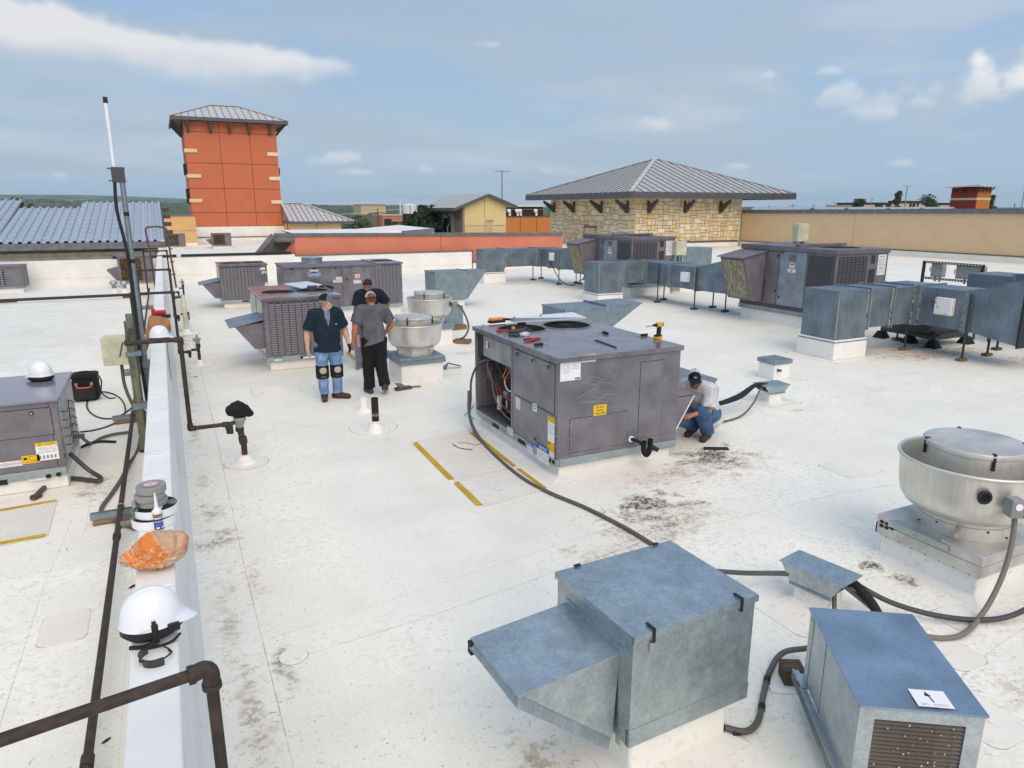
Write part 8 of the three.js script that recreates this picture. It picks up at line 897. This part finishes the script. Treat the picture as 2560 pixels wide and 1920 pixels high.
{ // blue work shirt
const J = stand(); J.toe[0] = [.27, .04, .10]; J.an[0] = [.12, .085, 0]; J.an[1] = [-.10, .085, 0]; J.kn[0] = [.12, .5, .04]; J.kn[1] = [-.115, .5, .04]; J.toe[1] = [-.13, .04, .17]; J.sh = [[.195, 1.42, -.01], [-.195, 1.42, -.01]]; J.el = [[.30, 1.15, -.03], [-.31, 1.13, -.02]]; J.wr = [[.335, .91, .06], [-.33, .885, .07]]; J.head = [.015, 1.61, .02];
const t = person('person in dark teal work shirt, jeans and knee pads looking aside', [2.24, 0, -11.6], -.02, J, { skin: paleSkin, wide: 1.13, belly: .05, loose: .008, shirt: cloth(22, 46, 62), under: cloth(150, 158, 178), open: 1, pants: mat(sc(166, 196, 226), { roughness: .95, map: denimT }), shoes: mat(sc(74, 44, 34), { roughness: .7 }), sole: mat(sc(50, 34, 28)), hy: 1.15, hp: .05, beard: 1, beardC: sc(190, 186, 182), hairC: sc(120, 114, 108), sideHair: 1, glove: 0, sleeve: .82, hem: .14, seed: 3, cap: { front: cloth(120, 132, 152), back: M.blackSoft, brim: cloth(126, 138, 158), patch: (g, w, h) => { bg(g, w, h, '#78849a'); txt(g, 'H', w / 2, h / 2, 30, '#cfd6e0'); } } });
for (const s of [1, -1]) { const x = s > 0 ? .12 : -.115, k = part('knee_pad', netMesh([x - .11, .34, -.11, x + .11, .64, .16], .008, (a, b, c) => Math.max(Math.hypot(a - x, (c - .03)) - .106 + (fbm(a * 20, b * 20, 2, 5) - .5) * .006, Math.abs(b - .485) - .108)), M.blackSoft, t); part('pad_cap', fin(new THREE.SphereGeometry(.058, 20, 12).scale(1, 1.15, .5).translate(x, .515, .118)), M.kneeCap, k); part('pad_cap', fin(new THREE.SphereGeometry(.055, 20, 10).scale(1, .7, .45).translate(x, .415, .112)), M.kneeCap2, k); }
part('shirt_buttons', Array.from({ length: 5 }, (_, i) => fin(new THREE.SphereGeometry(.006, 6, 4).translate(.02, .9 + i * .065, .2 - Math.abs(i - 1.5) * .006))), M.black, t); part('chest_tag', rb(.12, .15, 1.27, 1.278, .145, .152, .001, 1), M.white, t); }
{ // grey T-shirt, seen from behind
const J = stand(); J.pel = [0, .95, 0]; J.chest = [0, 1.27, .05]; J.neck = [0, 1.48, .05]; J.head = [0, 1.60, .10]; J.sh = [[.2, 1.43, .05], [-.2, 1.42, .05]]; J.el = [[.30, 1.17, .02], [-.33, 1.17, .08]]; J.wr = [[.35, .92, .02], [-.22, .98, .2]]; J.palm = [[-.8, 0, .5], [.9, 0, -.3]]; J.an = [[.10, .085, .08], [-.12, .16, -.14]]; J.toe = [[.13, .035, .25], [-.15, .045, -.02]]; J.kn = [[.1, .5, .08], [-.11, .47, .04]]; J.hip = [[.09, .93, .0], [-.09, .93, 0]];
person('person in grey T-shirt and black trousers seen from behind with backwards cap', [3.02, 0, -11.6], Math.PI - .05, J, { skin: tanSkin, wide: 1.03, loose: .014, baggy: .014, shirt: cloth(112, 113, 118), pants: cloth(22, 22, 26), shoes: mat(sc(62, 58, 54), { roughness: .8 }), sole: mat(sc(132, 122, 104), { roughness: .8 }), hp: .25, sleeve: .74, hem: .07, hemTilt: -.28, waist: .02, seed: 13, hairC: sc(60, 48, 40), sideHair: 1, cap: { split: .055, turn: Math.PI, front: cloth(108, 98, 96), back: cloth(226, 226, 226), brim: cloth(112, 104, 102), patch: (g, w, h) => { bg(g, w, h, '#6b615f'); g.fillStyle = '#b5623a'; g.beginPath(); g.ellipse(w / 2, h / 2, 30, 24, 0, 0, 7); g.fill(); g.fillStyle = '#5a3a2c'; g.beginPath(); g.ellipse(w / 2, h * .45, 18, 10, 0, 0, 7); g.fill(); } } }); }
{ // navy T-shirt, bending over
const Z = -13.9, X = P(cb(1458, 560), Z)[0], J = stand(); J.chest = [0, 1.31, .05]; J.neck = [-.01, 1.50, .10]; J.head = [-.03, 1.615, .16]; J.sh = [[.2, 1.45, .07], [-.2, 1.44, .08]]; J.el = [[.36, 1.22, .0], [-.27, 1.16, .10]]; J.wr = [[.25, 1.02, .08], [-.31, .92, .17]]; J.hdir = [[-.8, -.5, .2], null]; J.palm = [[-.3, -.6, -.6], [1, 0, .2]];
person('person in navy T-shirt looking down with one hand on hip', [X, 0, Z], -.12, J, { skin: brownSkin, wide: 1.02, loose: .012, shirt: cloth(26, 30, 48), pants: cloth(40, 46, 60), shoes: mat(sc(40, 38, 36)), hy: -.35, hp: .5, sleeve: .78, seed: 23, beard: 1, beardC: sc(24, 20, 18), hairC: sc(22, 18, 17), hair: mat(sc(20, 17, 17), { roughness: .6 }), hem: .12 }); }
{ // crouching
const J = { pel: [0, .33, -.16], chest: [0, .62, .06], neck: [0, .77, .16], head: [0, .865, .24], sh: [[.19, .72, .12], [-.19, .72, .10]], el: [[.22, .47, .22], [-.2, .5, .3]], wr: [[.13, .44, .44], [-.1, .5, .52]], hip: [[.09, .31, -.13], [-.09, .31, -.13]], kn: [[.17, .44, .30], [-.13, .30, .32]], an: [[.13, .10, .02], [-.11, .13, -.03]], toe: [[.16, .042, .19], [-.11, .042, .14]], palm: [[-.3, -.9, 0], [.3, -.9, 0]] };
person('person in white T-shirt and jeans crouching beside the hood with dark cap', [6.45, 0, -7.32], -1.22, J, { skin: tanSkin, wide: 1.05, loose: .016, baggy: .012, shirt: cloth(232, 233, 238), pants: mat(sc(96, 128, 160), { roughness: .95, map: denimT }), shoes: mat(sc(70, 46, 34), { roughness: .8 }), hp: .34, hy: .62, sleeve: .86, hem: .17, seed: 33, beard: 1, beardC: sc(40, 28, 22), cap: { front: cloth(26, 29, 42), back: cloth(228, 230, 234), brim: cloth(30, 33, 46), patch: (g, w, h) => { bg(g, w, h, '#171a26'); g.strokeStyle = '#c8ccd6'; g.lineWidth = 3; g.beginPath(); g.roundRect(26, 14, 76, 26, 10); g.stroke(); txt(g, 'TRACE', 64, 27, 18, '#d8dce4'); smallText(g, 30, 46, 70, 1, 8, '#b8bcc8'); } } }); }
// ================================================================ land beyond the buildings
const GY = -9;
{
const N = 220, R0 = [40, 90, 160, 260, 400, 600, 850, 1200, 1700, 2300, 2900, 3600, 4400, 5200, 5600], pos = [], uv = [], idx = [], hgt = (az, r) => { const a = az / D2R; const left = .62 * sm(14, -6, a) + .20 * sm(34, 16, a) + .03; const t = sm(500, 5200, r); return GY + t * (9 + CAM.y + r * Math.tan(left * D2R) * .95) * (.9 + .2 * fbm(a * .14 + 5, r * .0009, 4, 3)) * (r > 900 ? 1 : 1) + (fbm(a * .4, r * .004, 4, 8) - .5) * Math.min(r, 2000) * .004; };
for (let j = 0; j < R0.length; j++) for (let i = 0; i <= N; i++) { const az = (i / N - .5) * 2 * Math.PI, r = R0[j]; const x = Math.sin(az) * r, z = -Math.cos(az) * r; pos.push(x, j === 0 ? GY : hgt(az, r), z); uv.push(x / 900, z / 900); }
for (let j = 0; j + 1 < R0.length; j++) for (let i = 0; i < N; i++) { const a = j * (N + 1) + i, b = a + 1, c = a + N + 1, d = c + 1; idx.push(a, b, c, b, d, c); }
const c0 = pos.length / 3; pos.push(0, GY, 0); uv.push(0, 0); for (let i = 0; i < N; i++) idx.push(c0, i + 1, i);
const g = new THREE.BufferGeometry(); g.setAttribute('position', new THREE.Float32BufferAttribute(pos, 3)); g.setAttribute('uv', new THREE.Float32BufferAttribute(uv, 2)); g.setIndex(idx); g.computeVertexNormals();
const t = tex(1024, 1024, (x, y) => { const n = wrapN(x, y, 8, 6, 5), m = wrapN(x, y, 24, 5, 15), k = sm(.5, .62, n * .6 + m * .4), s = sm(.66, .72, wrapN(x * 1, y, 12, 4, 45)); let c = [lerp(.25, .40, k), lerp(.33, .44, k), lerp(.20, .28, k)]; return [lerp(c[0], .68, s), lerp(c[1], .65, s), lerp(c[2], .52, s)]; });
const land = struct('terrain', g, new THREE.MeshStandardMaterial({ map: t, roughness: 1 }));
// scrub that reads as one mass
const R = rng(12), ig = new THREE.IcosahedronGeometry(1, 1), q = ig.attributes.position; for (let i = 0; i < q.count; i++) { const k = .75 + .5 * vnoise(q.getX(i) * 3 + 9, q.getY(i) * 3 + q.getZ(i) * 2, 4); q.setXYZ(i, q.getX(i) * k, q.getY(i) * k, q.getZ(i) * k); } ig.computeVertexNormals();
const n = 9000, im = new THREE.InstancedMesh(ig, mat(0xffffff, { roughness: 1 }), n), m4 = new THREE.Matrix4(), cc = new THREE.Color(); for (let i = 0; i < n; i++) { const az = (-34 + R() * 92) * D2R, r = 150 * Math.pow(22, R()), s = 1.6 + R() * 3.2 + r * .0016; m4.makeRotationY(R() * 6).scale(new THREE.Vector3(s * (1 + R()), s * (.55 + R() * .4), s * (1 + R()))).setPosition(Math.sin(az) * r, hgt(az, r) + s * .15, -Math.cos(az) * r); im.setMatrixAt(i, m4); const k = R(); cc.setRGB(.045 + k * .05, .07 + k * .05, .03 + k * .025); im.setColorAt(i, cc); }
im.name = 'scrub_woodland'; im.userData = { kind: 'stuff', label: 'low green scrub and woodland reaching to the horizon', category: 'scrub' }; im.castShadow = im.receiveShadow = true; scene.add(im);
}
// ---------------------------------------------------------------- trees with leaf clumps
const leafM = [[.055, .085, .03], [.07, .10, .035], [.045, .07, .028]].map(([r, g, b]) => new THREE.MeshPhysicalMaterial({ color: new THREE.Color(r, g, b), roughness: .9, transmission: .2, thickness: 0, side: THREE.DoubleSide })), darkLeaf = new THREE.MeshPhysicalMaterial({ color: new THREE.Color(.03, .045, .022), roughness: .9, side: THREE.DoubleSide }), barkM = mat(sc(92, 80, 66), { roughness: 1 });
function tree(label, top, base, w, o = {}) {   // top [x,y,z]; crown width w; ground height base
const [x, yt, z] = top, t = thing('leafy_tree', label, 'tree', [x, base, z], { group: o.group }), R = rng(o.seed || 5), H = yt - base, cb0 = o.low ?? .42, n = o.n || 900, pos = [], nor = [];
const lobes = Array.from({ length: o.lobes || 11 }, (_, i) => { const u = R(), v = o.cone ? Math.pow(R(), 1.2) : R(); const yy = cb0 + (1 - cb0) * v * .92, rad = w / 2 * (o.cone ? (1.05 - v) : Math.sin(Math.PI * (.18 + .74 * v))) * .72, a = R() * 6.28; return [Math.cos(a) * rad * Math.sqrt(u), yy * H, Math.sin(a) * rad * Math.sqrt(u), w * (o.cone ? .2 : .24) * (.7 + R() * .6)]; });
for (let i = 0; i < n; i++) { const [lx, ly, lz, lr] = lobes[i % lobes.length], a = R() * 6.28, b = Math.acos(2 * R() - 1), d = lr * Math.pow(R(), .4); const c = [lx + Math.sin(b) * Math.cos(a) * d, Math.min(ly + Math.cos(b) * d * .85, H), lz + Math.sin(b) * Math.sin(a) * d], s = (o.leaf || w * .035) * (.6 + R() * .9); const u = V([R() - .5, R() - .5, R() - .5]).normalize(), v = u.clone().cross(V([R() - .5, R() - .5, R() - .5])).normalize(), p = V(c); const A = p.clone().addScaledVector(u, s), B = p.clone().addScaledVector(v, s * .7), C = p.clone().addScaledVector(u, -s), D = p.clone().addScaledVector(v, -s * .7); pos.push(...A.toArray(), ...B.toArray(), ...C.toArray(), ...A.toArray(), ...C.toArray(), ...D.toArray()); }
const g = new THREE.BufferGeometry(); g.setAttribute('position', new THREE.Float32BufferAttribute(pos, 3)); g.computeVertexNormals(); part('crown', fin(g), o.m || leafM[(o.seed || 0) % 3], t);
part('trunk', [cyl([0, 0, 0], [0, H * .55, 0], w * .035, w * .02, 8), cyl([0, H * .55, 0], [w * .02, H * .9, w * .02], w * .02, w * .006, 6), ...lobes.slice(0, 5).map(([a, b, c]) => cyl([0, H * .4, 0], [a, b, c], w * .014, w * .005, 5))], barkM, t); return t;
}
tree('dark green tree crowded against the side of the gabled shop', P(cd(1490, 470), -97), GY, 9.5, { seed: 3, n: 2600, m: darkLeaf, low: .2, leaf: .3, lobes: 16 }); tree('dark green tree leaning out left of the gabled shop', P(cd(1380, 555), -93), GY, 6.5, { seed: 9, n: 1500, m: darkLeaf, low: .2, leaf: .28 }); tree('round green tree in front of the pink building', P(cd(950, 555), -125), GY, 9, { seed: 4, n: 1600, low: .25, leaf: .3 }); tree('small pale green tree behind the hipped wing', P(cd(800, 625), -105), GY, 6, { seed: 7, n: 1000, low: .25, leaf: .25 }); tree('bushy green tree rising behind the corrugated canopy', P(g1(165, 1022), -78), GY, 5.2, { seed: 5, n: 1100, low: .25, leaf: .2 }); tree('dark tree at the edge of the corrugated canopy', P(g1(80, 1045), -80), GY, 3.4, { seed: 8, n: 700, m: darkLeaf, low: .2, leaf: .2 });
for (const [l, q, w, s, cone] of [['round green tree left of the store sign', [835, 195], 6.6, 6, 0], ['tall pointed green tree rising in front of the store sign', [1170, 122], 6.4, 10, 1], ['broad green tree right of the store sign letters', [1415, 152], 8.6, 13, 0], ['green tree half hidden behind the orange tower', [1962, 140], 7, 16, 1], ['low green tree below the store roof line', [995, 232], 5.2, 19, 0]]) tree(l, P(r7(...q), -190), -6, w, { seed: s, n: 2600, cone, low: .3, leaf: .3, lobes: 15 }); tree('little dark tree tip beside the eave of stone building', P(r7(78, 235), -84), -4, 2.2, { seed: 22, n: 400, m: darkLeaf, leaf: .14 });
// ---------------------------------------------------------------- far structures
{ const Z = -430, a = P(cd(1265, 458), Z), b = P(cd(1390, 552), Z), r = (b[0] - a[0]) / 2, t = thing('water_tank', 'broad white water tank standing on the plain', 'water tank', [(a[0] + b[0]) / 2, 0, Z]); part('tank_shell', cyl([0, b[1] - 4, 0], [0, a[1], 0], r, r, 48), M.white, t); part('tank_roof', lathe([[r, a[1]], [r * .5, a[1] + .5], [.01, a[1] + .7]], 40), M.white, t); part('ladder', bx(-.25 * r - .3, -.25 * r + .3, b[1], a[1], r * .97, r), M.boxGrey, t); }
{ const Z = -270, a = P(cd(1090, 552), Z), b = P(cd(1345, 640), Z), t = thing('pink_building', 'low pink stucco building with dark door below the water tank', 'building', [0, 0, Z]); part('wall', bx(a[0], b[0], GY, a[1], -14, 0), M.pinkWall, t); part('coping', bx(a[0], b[0], a[1], a[1] + .5, -14, .2), M.sand, t); const d = P(cd(1140, 615), Z); part('door', bx(d[0] - 1.4, d[0] + 1.4, d[1] - 3, d[1] + 1.6, 0, .15), M.darkBrown, t); for (const q of [1200, 1255, 1300]) { const x = P(cd(q, 615), Z); part('window', bx(x[0] - 1.2, x[0] + 1.2, x[1] - .6, x[1] + .6, 0, .12), M.darkBrown, t); } }
{ const Z = -240, a = P(cd(1355, 535), Z), b = P(cd(1445, 600), Z), t = thing('dark_building', 'dark brown flat building beside the water tank', 'building', [0, 0, Z]); part('wall', bx(a[0], b[0], GY, a[1], -12, 0), M.darkBrown, t); part('vent_stack', cyl([a[0] + 3, a[1], -3], [a[0] + 3, a[1] + 2.4, -3], .3), M.boxGrey, t); }
{ const Z = -900, a = P(cd(905, 460), Z), b = P(cd(1120, 486), Z), t = thing('long_building', 'long beige building far off on the plain', 'building', [0, 0, Z]); part('wall', bx(a[0], b[0], b[1] - 12, a[1], -40, 0), M.sand, t); part('roof_edge', bx(a[0], b[0], a[1], a[1] + 1.2, -40, .5), M.taupe, t); }
function pole(label, px, base, top, Z, r, arms = [], m = M.boxGrey) { const p = P(px(...top), Z), q = P(px(...base), Z), t = thing('utility_pole', label, 'pole', [q[0], q[1], Z]); part('shaft', cyl([0, -6, 0], [0, p[1] - q[1], 0], r, r * .6, 10), m, t); for (const [h, w] of arms) part('crossarm', bx(-w, w, p[1] - q[1] - h - r * .6, p[1] - q[1] - h, -.15, .15), m, t); return [q[0], p[1], Z]; }
const tp = pole('white transmission pole beside the water tank', cd, [1250, 560], [1247, 412], -300, .5, [], M.white); { const wl = P(cd(235, 437), -300), wr = P(cd(1700, 440), -300); for (const [i, dy] of [0, -4].entries()) single('power_line', ['upper power line sagging from the white transmission pole', 'lower power line sagging from the white transmission pole'][i], 'power line', tube([[wl[0], wl[1] + dy, -300], [(wl[0] + tp[0]) / 2, (wl[1] + tp[1]) / 2 + dy - 1.2, -300], [tp[0], tp[1] + dy, -300], [(wr[0] + tp[0]) / 2, (wr[1] + tp[1]) / 2 + dy - .6, -300], [wr[0], wr[1] + dy, -300]], .07, 5, .5, 40), M.white); }
pole('wooden utility pole with transformers in front of the pink building', cd, [1058, 645], [1050, 488], -150, .18, [[.8, 1.2], [4.2, .9], [5.2, .8]], barkM); pole('tall light pole behind the gabled shop', cd, [2126, 420], [2124, 160], -150, .2, [[.1, 1.8]]); pole('parking light pole behind the pointed tree', r7, [1212, 260], [1217, 80], -120, .16, [[.05, 1.5]]); pole('tall light pole right of the orange tower', r7, [2190, 270], [2205, 88], -120, .16, [[.05, 1.2]]); pole('short utility pole above the tan wall near the eave', r7, [268, 280], [272, 236], -160, .16, [[.5, 1.6]], barkM); pole('utility pole between roof monitors and trees', r7, [447, 280], [452, 236], -160, .16, [[.5, 1]], barkM); pole('slim pole behind the round green tree', r7, [933, 250], [936, 186], -160, .14, [[.4, .8]]); pole('street lamp with twin heads above the tan wall', r7, [628, 265], [622, 220], -130, .14, [[.05, 1.2]]); pole('small utility pole right of the orange tower', r7, [2128, 275], [2133, 228], -130, .14, [[.5, .6]], barkM);
{ // store with part of its sign between the trees
const Z = -215, a = P(r7(900, 250), Z), b = P(r7(1600, 250), Z), yt = P(r7(1050, 222), Z)[1], y2 = P(r7(1200, 208), Z)[1], t = thing('store_building', 'beige store with dark parapet band and black sign letters between trees', 'building', [0, 0, Z]); part('wall', bx(a[0] - 2, b[0], -4, yt - 1, -20, 0), M.sand, t); part('parapet_band', bx(P(r7(970, 220), Z)[0], b[0], yt - 1, yt, -20, .1), M.darkBrown, t); part('sign_wall', bx(P(r7(1095, 220), Z)[0], P(r7(1345, 220), Z)[0], -3, y2 - 1, -1, .8), M.sand, t); part('sign_band', bx(P(r7(1090, 220), Z)[0], P(r7(1350, 220), Z)[0], y2 - 1, y2, -1, 1), M.darkBrown, t); part('low_block', bx(P(r7(1055, 240), Z)[0], P(r7(1095, 240), Z)[0], -3, yt - .9, .0, .2), M.darkBrown, t);
const f = await new FontLoader().loadAsync('fonts/droid/droid_sans_bold.typeface.json'); for (const [ch, x] of [['B', 1242], ['O', 1270], ['Y', 1304]]) { const p = P(r7(x, 252), Z), g = new TextGeometry(ch, { font: f, size: 1.75, depth: .3, curveSegments: 6 }); g.computeBoundingBox(); g.translate(p[0] - (g.boundingBox.max.x) / 2, p[1] - .6, .9); part('sign_letter', fin(g), M.black, t); } }
{ // orange and brick tower on the right
const Z = -78, xc = P(r7(1812, 180), Z)[0], x1 = P(r7(1932, 180), Z)[0], yt = P(r7(1820, 95), Z)[1], t = thing('brick_tower', 'small brick red and orange tower with flat metal roof beyond the tan wall', 'tower', [0, 0, Z]), zb = Q(r7(1598, 180), xc)[2] - Z, yb = P(r7(1812, 192), Z)[1]; part('brick_side', bx(xc, xc + .3, -4, yt, zb, 0), M.brick, t); part('stucco_front', bx(xc + .3, x1, -4, yt, zb, 0), M.orangeWall, t); part('stone_band', [bx(xc - .05, xc, yb - .18, yb + .18, zb, .05), bx(xc - .05, x1 + .05, yb - .18, yb + .18, .0, .05)], M.stone[0], t); part('lower_side', bx(xc - .03, xc - .001, -3, yb - .18, zb, .02), M.brickDark, t); part('roof', hexa([[xc - 1.1, yt + .1, 1.1], [x1 + 1, yt + .1, 1.1], [x1 + 1, yt + .1, zb - 1.1], [xc - 1.1, yt + .1, zb - 1.1]], [[xc - 1.0, yt + .45, 1.0], [x1 + .9, yt + .45, 1.0], [x1 - .5, yt + .75, zb + 1], [xc + .5, yt + .75, zb + 1]]), M.seamRoof, t); for (let z = -.4; z > zb; z -= 1.6) part('bracket', bar([xc, yt - .8, z], [xc - .8, yt + .05, z], .14, .16), M.bracket, t); for (let x = xc + .4; x < x1; x += 1) part('bracket', bar([x, yt - .8, 0], [x, yt + .05, .8], .14, .16), M.bracket, t); }
for (const [i, q] of [430, 715, 1065, 1345, 1610].entries()) { const Z = -62, p = P(r7(q, 262), Z), u = thing('roof_monitor', 'low gabled metal roof monitor showing above the tan wall coping', 'roof monitor', [p[0], p[1] - .38, Z], { group: 'roof monitors beyond the tan wall' }); part('gable', ext([[-1.3, -1.5], [1.3, -1.5], [1.3, -.25], [0, .25], [-1.3, -.25]], 'z', -1, 0), M.darkBrown, u); part('roof', [hexa([[-1.7, -.45, .2], [0, .3, .2], [0, .3, -9], [-1.7, -.45, -9]], [[-1.7, -.33, .2], [0, .42, .2], [0, .42, -9], [-1.7, -.33, -9]]), hexa([[0, .3, .2], [1.7, -.45, .2], [1.7, -.45, -9], [0, .3, -9]], [[0, .42, .2], [1.7, -.33, .2], [1.7, -.33, -9], [0, .42, -9]])], M.corr, u); }
renderer.render(scene, camera);
